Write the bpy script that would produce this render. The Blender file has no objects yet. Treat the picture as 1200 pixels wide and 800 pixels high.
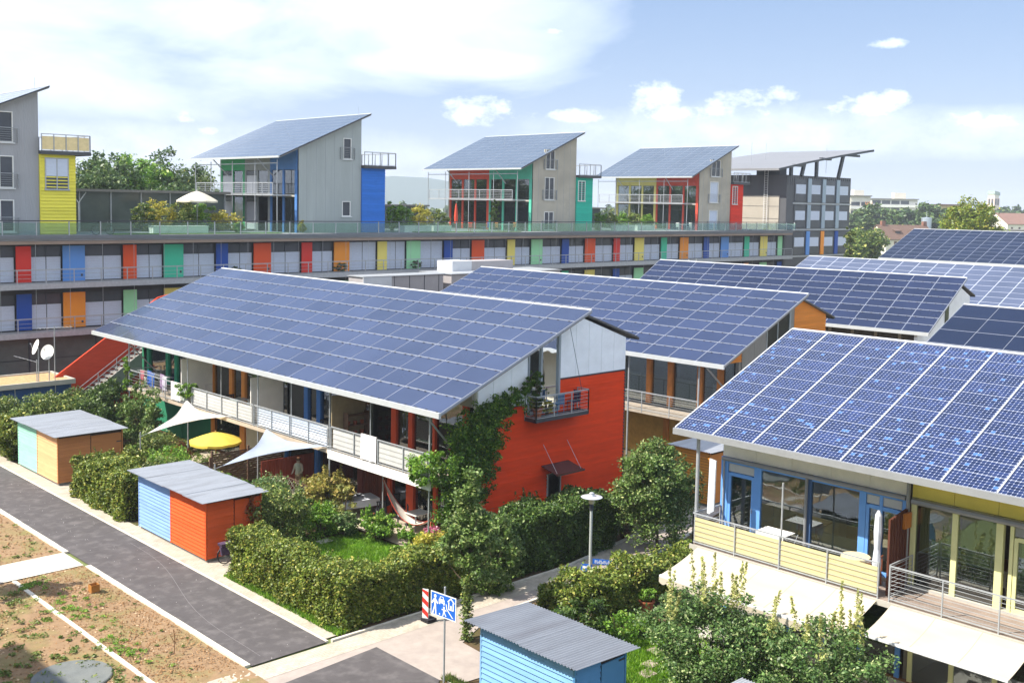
import bpy, math, random
import numpy as np
from mathutils import Vector, Matrix, Euler
R = math.radians
SC = bpy.context.scene
COL = SC.collection
rnd = random.Random(7)
NP = np.random.RandomState(11)

# ------------------------------------------------------------------ camera
cd = bpy.data.cameras.new('camera')
cam = bpy.data.objects.new('camera', cd)
COL.objects.link(cam)
cd.sensor_width = 36.0
cd.lens = 1266.0 / 1200.0 * 36.0
cd.shift_y = -62.0 / 1200.0
cd.clip_start = 0.3
cd.clip_end = 20000
HEAD, PITCH, ROLL = R(46.2886), R(4.5111), math.atan(0.0185)
_hd = Vector((math.cos(HEAD), math.sin(HEAD), 0)); _rt = Vector((math.sin(HEAD), -math.cos(HEAD), 0))
_f = (_hd * math.cos(PITCH) - Vector((0, 0, 1)) * math.sin(PITCH)).normalized()
_u = (_hd * math.sin(PITCH) + Vector((0, 0, 1)) * math.cos(PITCH)).normalized()
_c, _s = math.cos(ROLL), math.sin(ROLL)
_r2 = _rt * _c - _u * (-_s); _u2 = _u * _c + _rt * (-_s)
_r2 = (_rt * _c + _u * _s).normalized(); _u2 = (_u * _c - _rt * _s).normalized()
m = Matrix((( _r2.x, _u2.x, -_f.x, 0), (_r2.y, _u2.y, -_f.y, 0), (_r2.z, _u2.z, -_f.z, 14.0), (0, 0, 0, 1)))
cam.matrix_world = m
SC.camera = cam

# ------------------------------------------------------------------ light and sky
SUN_DIR = Vector((-0.866 * math.cos(R(50)), 0.5 * math.cos(R(50)), math.sin(R(50)))).normalized()
sd = bpy.data.lights.new('sun', 'SUN'); sun = bpy.data.objects.new('sun', sd); COL.objects.link(sun)
sd.energy = 3.6; sd.angle = R(0.53); sd.color = (1.0, 0.93, 0.82)
sun.rotation_euler = (-SUN_DIR).to_track_quat('-Z', 'Y').to_euler()
SC.view_settings.view_transform = 'Standard'
SC.view_settings.look = 'None'
SC.view_settings.gamma = 1.0
SC.view_settings.exposure = 1.32

W = bpy.data.worlds.new('World'); SC.world = W; W.use_nodes = True
nt = W.node_tree; nt.nodes.clear()
def wn(t, **k):
    n = nt.nodes.new(t)
    for a, b in k.items(): setattr(n, a, b)
    return n
def wm(op, a, b=None, c=None, clamp=False):
    n = wn('ShaderNodeMath', operation=op, use_clamp=clamp)
    for i, v in enumerate((a, b, c)):
        if v is None: continue
        if isinstance(v, (int, float)): n.inputs[i].default_value = v
        else: nt.links.new(v, n.inputs[i])
    return n.outputs[0]
SKY_S = 0.11
sky = wn('ShaderNodeTexSky', sky_type='NISHITA'); sky.sun_disc = False
sky.sun_elevation = R(50)
sky.sun_rotation = math.atan2(SUN_DIR.x, SUN_DIR.y)
sky.air_density = 1.0; sky.dust_density = 1.6; sky.ozone_density = 1.2; sky.altitude = 250
tc = wn('ShaderNodeTexCoord'); sx = wn('ShaderNodeSeparateXYZ'); nt.links.new(tc.outputs['Generated'], sx.inputs[0])
X_, Y_, Z_ = sx.outputs
az = wm('SUBTRACT', HEAD, wm('ARCTAN2', Y_, X_))           # to the right of the view heading
el = wm('ARCSINE', Z_)
# high veil
mp = wn('ShaderNodeCombineXYZ'); nt.links.new(wm('MULTIPLY', az, 2.2), mp.inputs[0]); nt.links.new(wm('MULTIPLY', el, 7.0), mp.inputs[1])
n1 = wn('ShaderNodeTexNoise'); n1.inputs['Scale'].default_value = 1.6; n1.inputs['Detail'].default_value = 7; n1.inputs['Roughness'].default_value = .55; n1.inputs['Distortion'].default_value = .5
nt.links.new(mp.outputs[0], n1.inputs['Vector'])
mp2 = wn('ShaderNodeCombineXYZ'); nt.links.new(wm('MULTIPLY', az, 26.0), mp2.inputs[0]); nt.links.new(wm('MULTIPLY', el, 40.0), mp2.inputs[1])
n2 = wn('ShaderNodeTexNoise'); n2.inputs['Scale'].default_value = 1.0; n2.inputs['Detail'].default_value = 8; n2.inputs['Roughness'].default_value = .68
nt.links.new(mp2.outputs[0], n2.inputs['Vector'])
def field(u, v, a, b):
    """soft elliptical cloud centre: azimuth u, elevation v, half sizes a, b (radians)"""
    du = wm('DIVIDE', wm('SUBTRACT', az, u), a); dv = wm('DIVIDE', wm('SUBTRACT', el, v), b)
    return wm('SUBTRACT', 1.0, wm('ADD', wm('MULTIPLY', du, du), wm('MULTIPLY', dv, dv)))
def fmax(l):
    o = l[0]
    for x in l[1:]: o = wm('MAXIMUM', o, x)
    return o
def px(x, y):      # small angle form of a direction in the view
    return ((x - 600) / 1266.0, (238 + .0185 * (x - 600) - y) / 1266.0)
veil = fmax([field(*px(150, 20), .42, .095), field(*px(400, -5), .28, .10), field(*px(500, 75), .13, .022), field(*px(40, -60), .5, .12)])
veil = wm('ADD', wm('MULTIPLY', wm('MAXIMUM', veil, -.6), .75), wm('MULTIPLY', wm('SUBTRACT', n1.outputs[0], .47), 3.2))
veil = wm('MULTIPLY', wm('ADD', veil, .12), 1.1, clamp=True)
gen = wm('MULTIPLY', wm('MULTIPLY', wm('SUBTRACT', n1.outputs[0], .38), 3.0, clamp=True), wm('MULTIPLY', wm('SUBTRACT', wm('ABSOLUTE', az), .45), 2.2, clamp=True))          # unseen veil outside the view, made denser to fill shaded walls with light
cs = [(560, 132, 48, 20), (545, 138, 26, 14), (752, 122, 38, 22), (775, 118, 20, 20), (790, 135, 80, 14), (868, 124, 60, 17), (905, 118, 22, 14),
      (840, 134, 80, 11), (1000, 128, 48, 13), (1022, 124, 22, 13), (965, 136, 60, 9), (1010, 65, 24, 7), (46, 88, 26, 12), (226, 143, 22, 10),
      (1170, 134, 17, 5), (1120, 152, 80, 12), (1105, 148, 16, 9), (1188, 150, 14, 10), (645, 42, 34, 5), (255, 158, 24, 7), (680, 138, 80, 10)]
cum = fmax([field(*px(a, b), c / 1266, d / 1266) for a, b, c, d in cs])
cum = wm('MULTIPLY', wm('ADD', wm('MAXIMUM', cum, -1.0), wm('MULTIPLY', wm('SUBTRACT', n2.outputs[0], .53), 4.6)), .8, clamp=True)
cum = wm('MULTIPLY', cum, .5)
band = wm('MULTIPLY', wm('MULTIPLY', fmax([field(*px(880, 160), .30, .036), field(*px(200, 190), .45, .05), field(*px(1130, 165), .2, .03)]), wm('ADD', .1, n2.outputs[0])), .45, clamp=True)
hz = wm('POWER', wm('SUBTRACT', 1.0, wm('MINIMUM', wm('MAXIMUM', wm('MULTIPLY', el, 3.2), 0.0), 1.0)), 2.0)
mask = wm('MAXIMUM', wm('MAXIMUM', wm('MULTIPLY', veil, .36), wm('MULTIPLY', gen, .85)), wm('MAXIMUM', cum, wm('MULTIPLY', hz, .15)))
mask = wm('MAXIMUM', mask, band)
# paler sky blue: the sky itself is hazy
mixh = wn('ShaderNodeMixRGB'); mixh.inputs[0].default_value = .8
nt.links.new(sky.outputs[0], mixh.inputs[1]); mixh.inputs[2].default_value = (.95, 1.5, 2.6, 1)
mixc = wn('ShaderNodeMixRGB'); nt.links.new(mask, mixc.inputs[0]); nt.links.new(mixh.outputs[0], mixc.inputs[1])
mixc.inputs[2].default_value = (9.0, 9.1, 9.3, 1)
bg = wn('ShaderNodeBackground'); bg.inputs[1].default_value = SKY_S; nt.links.new(mixc.outputs[0], bg.inputs[0])
wo = wn('ShaderNodeOutputWorld'); nt.links.new(bg.outputs[0], wo.inputs[0])

# ------------------------------------------------------------------ helpers
def lin(h):
    h = h.lstrip('#'); o = []
    for i in (0, 2, 4):
        c = int(h[i:i + 2], 16) / 255
        o.append(c / 12.92 if c <= .04045 else ((c + .055) / 1.055) ** 2.4)
    return tuple(o)

class MB:
    """collects vertices and faces of ONE object"""
    def __init__(s): s.v = []; s.f = []
    def add(s, vs, fs):
        n = len(s.v); s.v += [tuple(map(float, p)) for p in vs]; s.f += [tuple(i + n for i in f) for f in fs]; return s
    def box(s, x0, x1, y0, y1, z0, z1):
        if x0 > x1: x0, x1 = x1, x0
        if y0 > y1: y0, y1 = y1, y0
        if z0 > z1: z0, z1 = z1, z0
        return s.add([(x0, y0, z0), (x1, y0, z0), (x1, y1, z0), (x0, y1, z0), (x0, y0, z1), (x1, y0, z1), (x1, y1, z1), (x0, y1, z1)],
                     [(0, 3, 2, 1), (4, 5, 6, 7), (0, 1, 5, 4), (1, 2, 6, 5), (2, 3, 7, 6), (3, 0, 4, 7)])
    def beam(s, p, q, w, h, up=(0, 0, 1)):
        p = Vector(p); q = Vector(q); d = (q - p).normalized(); u = Vector(up)
        a = d.cross(u)
        if a.length < 1e-4: a = d.cross(Vector((1, 0, 0)))
        a.normalize(); b = a.cross(d)
        vs = []
        for o in (p, q):
            for sa, sb in ((-1, -1), (1, -1), (1, 1), (-1, 1)): vs.append(o + a * sa * w / 2 + b * sb * h / 2)
        return s.add(vs, [(0, 1, 2, 3), (7, 6, 5, 4), (0, 4, 5, 1), (1, 5, 6, 2), (2, 6, 7, 3), (3, 7, 4, 0)])
    def tube(s, pts, r, n=6, cap=True, r2=None):
        pts = [Vector(p) for p in pts]; k = len(pts); vs = []; fs = []
        prev = None
        for i, p in enumerate(pts):
            d = (pts[min(i + 1, k - 1)] - pts[max(i - 1, 0)]).normalized()
            a = d.cross(Vector((0, 0, 1)))
            if a.length < .05: a = d.cross(Vector((1, 0, 0)))
            a.normalize()
            if prev is not None and a.dot(prev) < 0: a = -a
            prev = a
            b = d.cross(a)
            rr = r if r2 is None else r + (r2 - r) * i / (k - 1)
            for j in range(n):
                t = 2 * math.pi * j / n; vs.append(p + a * math.cos(t) * rr + b * math.sin(t) * rr)
        for i in range(k - 1):
            for j in range(n): fs.append((i * n + j, i * n + (j + 1) % n, (i + 1) * n + (j + 1) % n, (i + 1) * n + j))
        if cap: fs.append(tuple(range(n))[::-1]); fs.append(tuple((k - 1) * n + j for j in range(n)))
        return s.add(vs, fs)
    def lathe(s, c, prof, n=16):
        c = Vector(c); vs = []; fs = []
        for r, z in prof:
            for j in range(n):
                t = 2 * math.pi * j / n; vs.append((c.x + r * math.cos(t), c.y + r * math.sin(t), c.z + z))
        for i in range(len(prof) - 1):
            for j in range(n): fs.append((i * n + j, i * n + (j + 1) % n, (i + 1) * n + (j + 1) % n, (i + 1) * n + j))
        fs.append(tuple(range(n))[::-1]); fs.append(tuple((len(prof) - 1) * n + j for j in range(n)))
        return s.add(vs, fs)
    def prism(s, poly, d):
        """poly: list of 3-D points in a plane, extruded by vector d"""
        d = Vector(d); k = len(poly); a = [Vector(p) for p in poly]
        vs = a + [p + d for p in a]
        fs = [tuple(range(k))[::-1], tuple(range(k, 2 * k))] + [(i, (i + 1) % k, (i + 1) % k + k, i + k) for i in range(k)]
        return s.add(vs, fs)
    def quad(s, a, b, c, d): return s.add([a, b, c, d], [(0, 1, 2, 3)])

def wloc(o):
    l = Vector((0, 0, 0))
    while o: l = l + Vector(o.location); o = o.parent
    return l

def mesh_of(name, mb, mat, off=(0, 0, 0), smooth=False):
    me = bpy.data.meshes.new(name)
    off = Vector(off)
    if isinstance(mb, tuple):            # numpy quads: verts (N*4,3)
        v = np.asarray(mb[0], dtype=np.float32) - np.array(off, dtype=np.float32); k = mb[1]
        nf = len(v) // k
        me.vertices.add(len(v)); me.vertices.foreach_set('co', v.ravel())
        me.loops.add(len(v)); me.loops.foreach_set('vertex_index', np.arange(len(v), dtype=np.int32))
        me.polygons.add(nf); me.polygons.foreach_set('loop_start', np.arange(0, len(v), k, dtype=np.int32))
        me.polygons.foreach_set('loop_total', np.full(nf, k, dtype=np.int32))
        me.update(calc_edges=True)
    else:
        me.from_pydata([(a - off.x, b - off.y, c - off.z) for a, b, c in mb.v], [], mb.f)
        me.update()
    if mat: me.materials.append(mat)
    if smooth: me.polygons.foreach_set('use_smooth', [True] * len(me.polygons))
    return me

def tag(o, label=None, cat=None, group=None, kind=None):
    if label: o['label'] = label
    if cat: o['category'] = cat
    if group: o['group'] = group
    if kind: o['kind'] = kind
    return o
def thing(name, label, cat, loc, rz=0, group=None):
    o = bpy.data.objects.new(name, None); COL.objects.link(o); o.location = loc; o.rotation_euler = (0, 0, rz)
    o.empty_display_size = .2
    return tag(o, label, cat, group)
def part(name, mb, mat, parent, kind=None, label=None, smooth=False):
    """mb in world coordinates (before any turn of its root)"""
    o = bpy.data.objects.new(name, mesh_of(name, mb, mat, wloc(parent), smooth)); COL.objects.link(o); o.parent = parent
    return tag(o, label, None, None, kind)
def single(name, mb, mat, label, cat, loc, group=None, kind=None, smooth=False):
    o = bpy.data.objects.new(name, mesh_of(name, mb, mat, loc, smooth)); COL.objects.link(o); o.location = loc
    return tag(o, label, cat, group, kind)
def struct(name, mb, mat, parent=None, smooth=False, kind='structure'):
    o = bpy.data.objects.new(name, mesh_of(name, mb, mat, (0, 0, 0), smooth)); COL.objects.link(o)
    if parent: o.parent = parent
    return tag(o, kind=kind)
def inst(name, me, parent, pos, rot=(0, 0, 0), label=None, scale=None):
    """one more piece that shares the mesh me; pos in world coordinates"""
    o = bpy.data.objects.new(name, me); COL.objects.link(o)
    o.location = Vector(pos) - (wloc(parent) if parent else Vector((0, 0, 0))); o.rotation_euler = rot
    if scale: o.scale = scale
    if parent: o.parent = parent
    if label: o['label'] = label
    return o
def copy_tree(o, parent=None):
    c = o.copy(); COL.objects.link(c); c.parent = parent
    for ch in list(o.children): copy_tree(ch, c)
    return c

# ------------------------------------------------------------------ materials
MATS = {}
def mat(name, col, rough=.6, metal=0.0, var=.10, scale=3.0, bump=0.0, bscale=40.0, spec=.3, streak=None, coat=0, trans=0, isl=0, dirt=None, coord='Object'):
    if name in MATS: return MATS[name]
    m = bpy.data.materials.new(name); m.use_nodes = True; t = m.node_tree; b = t.nodes['Principled BSDF']
    if isinstance(col, str): col = lin(col)
    L = t.links
    b.inputs['Roughness'].default_value = rough; b.inputs['Metallic'].default_value = metal
    b.inputs['Specular IOR Level'].default_value = spec
    if coat: b.inputs['Coat Weight'].default_value = coat; b.inputs['Coat Roughness'].default_value = .06
    c = t.nodes.new('ShaderNodeTexCoord'); mp = t.nodes.new('ShaderNodeMapping'); L.new(c.outputs[coord], mp.inputs[0])
    if streak: mp.inputs['Scale'].default_value = streak
    n = t.nodes.new('ShaderNodeTexNoise'); n.inputs['Scale'].default_value = scale; n.inputs['Detail'].default_value = 6; n.inputs['Roughness'].default_value = .62
    L.new(mp.outputs[0], n.inputs['Vector'])
    rp = t.nodes.new('ShaderNodeMapRange'); L.new(n.outputs[0], rp.inputs[0]); rp.inputs[1].default_value = .3; rp.inputs[2].default_value = .7
    rp.inputs[3].default_value = 1 - var; rp.inputs[4].default_value = 1 + var
    out = rp.outputs[0]
    if isl:
        g = t.nodes.new('ShaderNodeNewGeometry'); r2 = t.nodes.new('ShaderNodeMapRange'); L.new(g.outputs['Random Per Island'], r2.inputs[0])
        r2.inputs[3].default_value = 1 - isl; r2.inputs[4].default_value = 1 + isl
        mm = t.nodes.new('ShaderNodeMath'); mm.operation = 'MULTIPLY'; L.new(out, mm.inputs[0]); L.new(r2.outputs[0], mm.inputs[1]); out = mm.outputs[0]
    mx = t.nodes.new('ShaderNodeVectorMath'); mx.operation = 'SCALE'; mx.inputs[0].default_value = col; L.new(out, mx.inputs['Scale'])
    fin = mx.outputs[0]
    if dirt:      # (colour, amount, scale)
        n3 = t.nodes.new('ShaderNodeTexNoise'); n3.inputs['Scale'].default_value = dirt[2]; n3.inputs['Detail'].default_value = 8; L.new(mp.outputs[0], n3.inputs['Vector'])
        r3 = t.nodes.new('ShaderNodeMapRange'); L.new(n3.outputs[0], r3.inputs[0]); r3.inputs[1].default_value = .48; r3.inputs[2].default_value = .72; r3.inputs[4].default_value = dirt[1]
        q = t.nodes.new('ShaderNodeMixRGB'); L.new(r3.outputs[0], q.inputs[0]); L.new(fin, q.inputs[1]); q.inputs[2].default_value = (*lin(dirt[0]), 1); fin = q.outputs[0]
    L.new(fin, b.inputs['Base Color'])
    if bump:
        n2 = t.nodes.new('ShaderNodeTexNoise'); n2.inputs['Scale'].default_value = bscale; n2.inputs['Detail'].default_value = 5; L.new(mp.outputs[0], n2.inputs['Vector'])
        bp = t.nodes.new('ShaderNodeBump'); bp.inputs['Strength'].default_value = bump; bp.inputs['Distance'].default_value = .05
        L.new(n2.outputs[0], bp.inputs['Height']); L.new(bp.outputs[0], b.inputs['Normal'])
    if trans:
        tr = t.nodes.new('ShaderNodeBsdfTranslucent'); L.new(fin, tr.inputs[0]); mxs = t.nodes.new('ShaderNodeMixShader'); mxs.inputs[0].default_value = trans
        L.new(b.outputs[0], mxs.inputs[1]); L.new(tr.outputs[0], mxs.inputs[2]); L.new(mxs.outputs[0], t.nodes['Material Output'].inputs[0])
    MATS[name] = m
    return m

def leafmat(name, c1, c2, c3=None, trans=.28, rough=.45):
    if name in MATS: return MATS[name]
    m = bpy.data.materials.new(name); m.use_nodes = True; t = m.node_tree; L = t.links; b = t.nodes['Principled BSDF']
    b.inputs['Roughness'].default_value = rough; b.inputs['Specular IOR Level'].default_value = .35
    g = t.nodes.new('ShaderNodeNewGeometry'); cr = t.nodes.new('ShaderNodeValToRGB'); L.new(g.outputs['Random Per Island'], cr.inputs[0])
    e = cr.color_ramp.elements; e[0].color = (*lin(c1), 1); e[1].color = (*lin(c2), 1); e[1].position = .8 if c3 else 1
    if c3: x = e.new(.97); x.color = (*lin(c3), 1)
    c = t.nodes.new('ShaderNodeTexCoord'); n = t.nodes.new('ShaderNodeTexNoise'); n.inputs['Scale'].default_value = 1.6; n.inputs['Detail'].default_value = 4; L.new(c.outputs['Object'], n.inputs['Vector'])
    rp = t.nodes.new('ShaderNodeMapRange'); L.new(n.outputs[0], rp.inputs[0]); rp.inputs[1].default_value = .3; rp.inputs[2].default_value = .7; rp.inputs[3].default_value = .72; rp.inputs[4].default_value = 1.3
    mx = t.nodes.new('ShaderNodeVectorMath'); mx.operation = 'SCALE'; L.new(cr.outputs[0], mx.inputs[0]); L.new(rp.outputs[0], mx.inputs['Scale'])
    L.new(mx.outputs[0], b.inputs['Base Color'])
    tr = t.nodes.new('ShaderNodeBsdfTranslucent'); L.new(mx.outputs[0], tr.inputs[0]); s = t.nodes.new('ShaderNodeMixShader'); s.inputs[0].default_value = trans
    L.new(b.outputs[0], s.inputs[1]); L.new(tr.outputs[0], s.inputs[2]); L.new(s.outputs[0], t.nodes['Material Output'].inputs[0])
    MATS[name] = m
    return m

def glassmat(name, tint=(.72, .78, .76), amount=.11, rough=.02, body=(.05, .06, .055), bodyamt=.10, fr=1.0):
    """window pane: partly see-through, partly mirror"""
    if name in MATS: return MATS[name]
    m = bpy.data.materials.new(name); m.use_nodes = True; t = m.node_tree; L = t.links; t.nodes.remove(t.nodes['Principled BSDF'])
    tr = t.nodes.new('ShaderNodeBsdfTransparent'); tr.inputs[0].default_value = (*tint, 1)
    gl = t.nodes.new('ShaderNodeBsdfGlossy'); gl.inputs['Roughness'].default_value = rough; gl.inputs[0].default_value = (.9, .95, 1, 1)
    lw = t.nodes.new('ShaderNodeFresnel'); lw.inputs[0].default_value = 1.5
    c = t.nodes.new('ShaderNodeTexCoord'); n = t.nodes.new('ShaderNodeTexNoise'); n.inputs['Scale'].default_value = .7; L.new(c.outputs['Object'], n.inputs['Vector'])
    bp = t.nodes.new('ShaderNodeBump'); bp.inputs['Strength'].default_value = .03; bp.inputs['Distance'].default_value = .3; L.new(n.outputs[0], bp.inputs['Height']); L.new(bp.outputs[0], gl.inputs['Normal'])
    mr = t.nodes.new('ShaderNodeMath'); mr.operation = 'MULTIPLY_ADD'; L.new(lw.outputs[0], mr.inputs[0]); mr.inputs[1].default_value = fr; mr.inputs[2].default_value = amount; mr.use_clamp = True
    df = t.nodes.new('ShaderNodeBsdfDiffuse'); df.inputs[0].default_value = (*body, 1)
    a = t.nodes.new('ShaderNodeMixShader'); a.inputs[0].default_value = bodyamt; L.new(tr.outputs[0], a.inputs[1]); L.new(df.outputs[0], a.inputs[2])
    s = t.nodes.new('ShaderNodeMixShader'); L.new(mr.outputs[0], s.inputs[0]); L.new(a.outputs[0], s.inputs[1]); L.new(gl.outputs[0], s.inputs[2]); L.new(s.outputs[0], t.nodes['Material Output'].inputs[0])
    MATS[name] = m
    return m

def pvmat(name, base, mode='film', var=.12, rough=.16, coat=.5, spec=.5):
    """photovoltaic glass.  'film': plain blue; 'cells': 12 x 5 square cells with clipped corners, in local metres (x down the slope, y along)"""
    if name in MATS: return MATS[name]
    m = bpy.data.materials.new(name); m.use_nodes = True; t = m.node_tree; L = t.links; b = t.nodes['Principled BSDF']
    b.inputs['Roughness'].default_value = rough; b.inputs['Coat Weight'].default_value = coat; b.inputs['Coat Roughness'].default_value = .05; b.inputs['Specular IOR Level'].default_value = spec
    def M(op, a, bb=None, clamp=False):
        n = t.nodes.new('ShaderNodeMath'); n.operation = op; n.use_clamp = clamp
        for i, v in enumerate((a, bb)):
            if v is None: continue
            if isinstance(v, (int, float)): n.inputs[i].default_value = v
            else: L.new(v, n.inputs[i])
        return n.outputs[0]
    oi = t.nodes.new('ShaderNodeObjectInfo'); c = t.nodes.new('ShaderNodeTexCoord')
    add = t.nodes.new('ShaderNodeVectorMath'); add.operation = 'ADD'; L.new(c.outputs['Object'], add.inputs[0]); L.new(oi.outputs['Location'], add.inputs[1])
    n = t.nodes.new('ShaderNodeTexNoise'); n.inputs['Scale'].default_value = .35; n.inputs['Detail'].default_value = 5; L.new(add.outputs[0], n.inputs['Vector'])
    f = M('ADD', M('MULTIPLY', M('SUBTRACT', oi.outputs['Random'], .5), var * 1.2), M('ADD', 1.0, M('MULTIPLY', M('SUBTRACT', n.outputs[0], .5), .5)))
    mx = t.nodes.new('ShaderNodeVectorMath'); mx.operation = 'SCALE'; mx.inputs[0].default_value = lin(base); L.new(f, mx.inputs['Scale']); col = mx.outputs[0]
    if mode == 'cells':
        s = t.nodes.new('ShaderNodeSeparateXYZ'); L.new(c.outputs['Object'], s.inputs[0])
        u = M('MULTIPLY', M('ADD', s.outputs[0], 10.0), 1 / .1290); v = M('MULTIPLY', M('ADD', s.outputs[1], 9.9975), 1 / .1225)
        fu = M('ABSOLUTE', M('SUBTRACT', M('FRACT', u), .5)); fv = M('ABSOLUTE', M('SUBTRACT', M('FRACT', v), .5))
        line = M('GREATER_THAN', M('MAXIMUM', fu, fv), .47); corner = M('GREATER_THAN', M('ADD', fu, fv), .83)
        g = M('MAXIMUM', M('MULTIPLY', line, .5), corner)
        # a few paler cells
        cu = t.nodes.new('ShaderNodeCombineXYZ'); L.new(M('FLOOR', u), cu.inputs[0]); L.new(M('FLOOR', v), cu.inputs[1]); L.new(oi.outputs['Random'], cu.inputs[2])
        wnz = t.nodes.new('ShaderNodeTexWhiteNoise'); L.new(cu.outputs[0], wnz.inputs['Vector'])
        sc = t.nodes.new('ShaderNodeVectorMath'); sc.operation = 'ADD'; L.new(cu.outputs[0], sc.inputs[0]); L.new(oi.outputs['Location'], sc.inputs[1])
        nn = t.nodes.new('ShaderNodeTexNoise'); nn.inputs['Scale'].default_value = .55; nn.inputs['Detail'].default_value = 1; L.new(sc.outputs[0], nn.inputs['Vector'])
        pale = M('MULTIPLY', M('GREATER_THAN', M('ADD', nn.outputs[0], M('MULTIPLY', wnz.outputs[0], .10)), .735), .75)
        tone = M('ADD', .65, M('MULTIPLY', wnz.outputs[0], .8))
        m0 = t.nodes.new('ShaderNodeVectorMath'); m0.operation = 'SCALE'; L.new(col, m0.inputs[0]); L.new(tone, m0.inputs['Scale'])
        q0 = t.nodes.new('ShaderNodeMixRGB'); L.new(pale, q0.inputs[0]); L.new(m0.outputs[0], q0.inputs[1]); q0.inputs[2].default_value = (*lin('4f78b4'), 1)
        q = t.nodes.new('ShaderNodeMixRGB'); L.new(g, q.inputs[0]); L.new(q0.outputs[0], q.inputs[1]); q.inputs[2].default_value = (*lin('aab2c8'), 1); col = q.outputs[0]
    L.new(col, b.inputs['Base Color'])
    MATS[name] = m
    return m

steel = mat('galvanised_steel', 'a9adb1', .45, .25, .12, 6)
steel_d = mat('dark_steel', '4a4e55', .5, .5, .12, 5)
white_met = mat('white_metal', 'd4d6d6', .5, 0, .05, 4)
white_paint = mat('white_paint', 'e4e4e0', .6, 0, .05, 2, dirt=('b9b8b0', .35, 1.3))
concrete = mat('concrete', '8a8a86', .85, 0, .14, 1.2, .15, 30, dirt=('6e6e6a', .5, .6))
concrete_l = mat('light_concrete', 'b4b0a6', .85, 0, .10, 1.5, .15, 30, dirt=('8f8b80', .4, .8))
asphalt = mat('asphalt', (.088, .080, .081), .9, 0, .14, 1.2, .06, 150, dirt=('7a7574', .45, 2.2))
asphalt_p = mat('pale_asphalt', 'a59a92', .9, 0, .10, 2.5, .25, 120, dirt=('8a807c', .4, 1.2))
def joints(m, bw=.2, bh=.1, dark=.72):
    """pale paving: add fine staggered joints"""
    t = m.node_tree; b = t.nodes['Principled BSDF']; src = b.inputs['Base Color'].links[0].from_socket
    c = t.nodes.new('ShaderNodeTexCoord'); br = t.nodes.new('ShaderNodeTexBrick'); t.links.new(c.outputs['Object'], br.inputs['Vector'])
    br.inputs['Scale'].default_value = 1; br.inputs['Brick Width'].default_value = bw; br.inputs['Row Height'].default_value = bh; br.inputs['Mortar Size'].default_value = .006; br.inputs['Mortar Smooth'].default_value = .3
    br.inputs['Color1'].default_value = (1, 1, 1, 1); br.inputs['Color2'].default_value = (.86, .86, .86, 1); br.inputs['Mortar'].default_value = (dark, dark, dark, 1)
    x = t.nodes.new('ShaderNodeMixRGB'); x.blend_type = 'MULTIPLY'; x.inputs[0].default_value = 1; t.links.new(src, x.inputs[1]); t.links.new(br.outputs['Color'], x.inputs[2]); t.links.new(x.outputs[0], b.inputs['Base Color'])
    return m
paving = joints(mat('pale_paving', 'bcb3a4', .9, 0, .12, 3, .2, 60, dirt=('9a917f', .5, 1.3)), .21, .105, .55)
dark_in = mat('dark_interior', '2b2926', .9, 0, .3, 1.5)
wood_in = mat('interior_floor_wood', '8a6440', .6, 0, .2, 3)
glass = glassmat('window_glass')
glass_d = glassmat('dark_window_glass', (.35, .42, .42), .04, .03, (.03, .04, .04), .3)
# ------------------------------------------------------------------ ground, paths, kerbs
soil = mat('dry_soil', '92785c', .95, 0, .20, 4, .5, 60, dirt=('6f7a3c', .55, .8))
def groundmat():
    m = mat('garden_soil', '5b4a34', .95, 0, .25, 3, .4, 60, dirt=('4c5b26', .8, .6))
    return m
far_green = mat('far_ground', '6b7548', .95, 0, .3, .02, dirt=('75745a', .5, .01))
def sheet(x0, x1, y0, y1, z): return MB().quad((x0, y0, z), (x1, y0, z), (x1, y1, z), (x0, y1, z))
g = MB().quad((-3500, -3500, -.06), (4200, -3500, -.06), (4200, 4200, -.06), (-3500, 4200, -.06))
struct('ground', g, far_green)

def relief(x0, x1, y0, y1, nx, ny, amp, z, seed, sc=1.0):
    r = np.random.RandomState(seed)
    X, Y = np.meshgrid(np.linspace(x0, x1, nx), np.linspace(y0, y1, ny))
    Z = np.zeros_like(X)
    for k in range(26):
        f = sc * (0.6 + 7 * r.rand() ** 1.3); a = r.rand() * 6.28; p = r.rand() * 6.28
        Z += np.sin(f * (X * math.cos(a) + Y * math.sin(a)) + p) / (1 + f)
    Z = Z / np.abs(Z).max() * amp + z + amp + r.randn(*Z.shape) * amp * .18
    v = np.stack([X, Y, Z], -1).reshape(-1, 3)
    mb = MB(); mb.v = [tuple(p) for p in v]
    mb.f = [(j * nx + i, j * nx + i + 1, (j + 1) * nx + i + 1, (j + 1) * nx + i) for j in range(ny - 1) for i in range(nx - 1)]
    return mb
struct('soil', relief(5, 16.06, 20, 40.05, 120, 210, .035, -.05, 3), soil, smooth=True)
struct('soil', relief(5, 16.06, 42.0, 70, 110, 240, .035, -.05, 5), soil, smooth=True)
struct('garden_ground', sheet(19.5, 140, -30, 75.2, -.045), groundmat())
struct('road', sheet(16.25, 18.95, 28.05, 74, -.012), asphalt)
struct('road', MB().add([(15.9, 20, -.014), (19.9, 23.6, -.014), (19.92, 26.72, -.014), (16.3, 26.4, -.014), (12, 26.0, -.014), (12, 20, -.014)], [(0, 1, 2, 3, 4, 5)]), asphalt)
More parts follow.
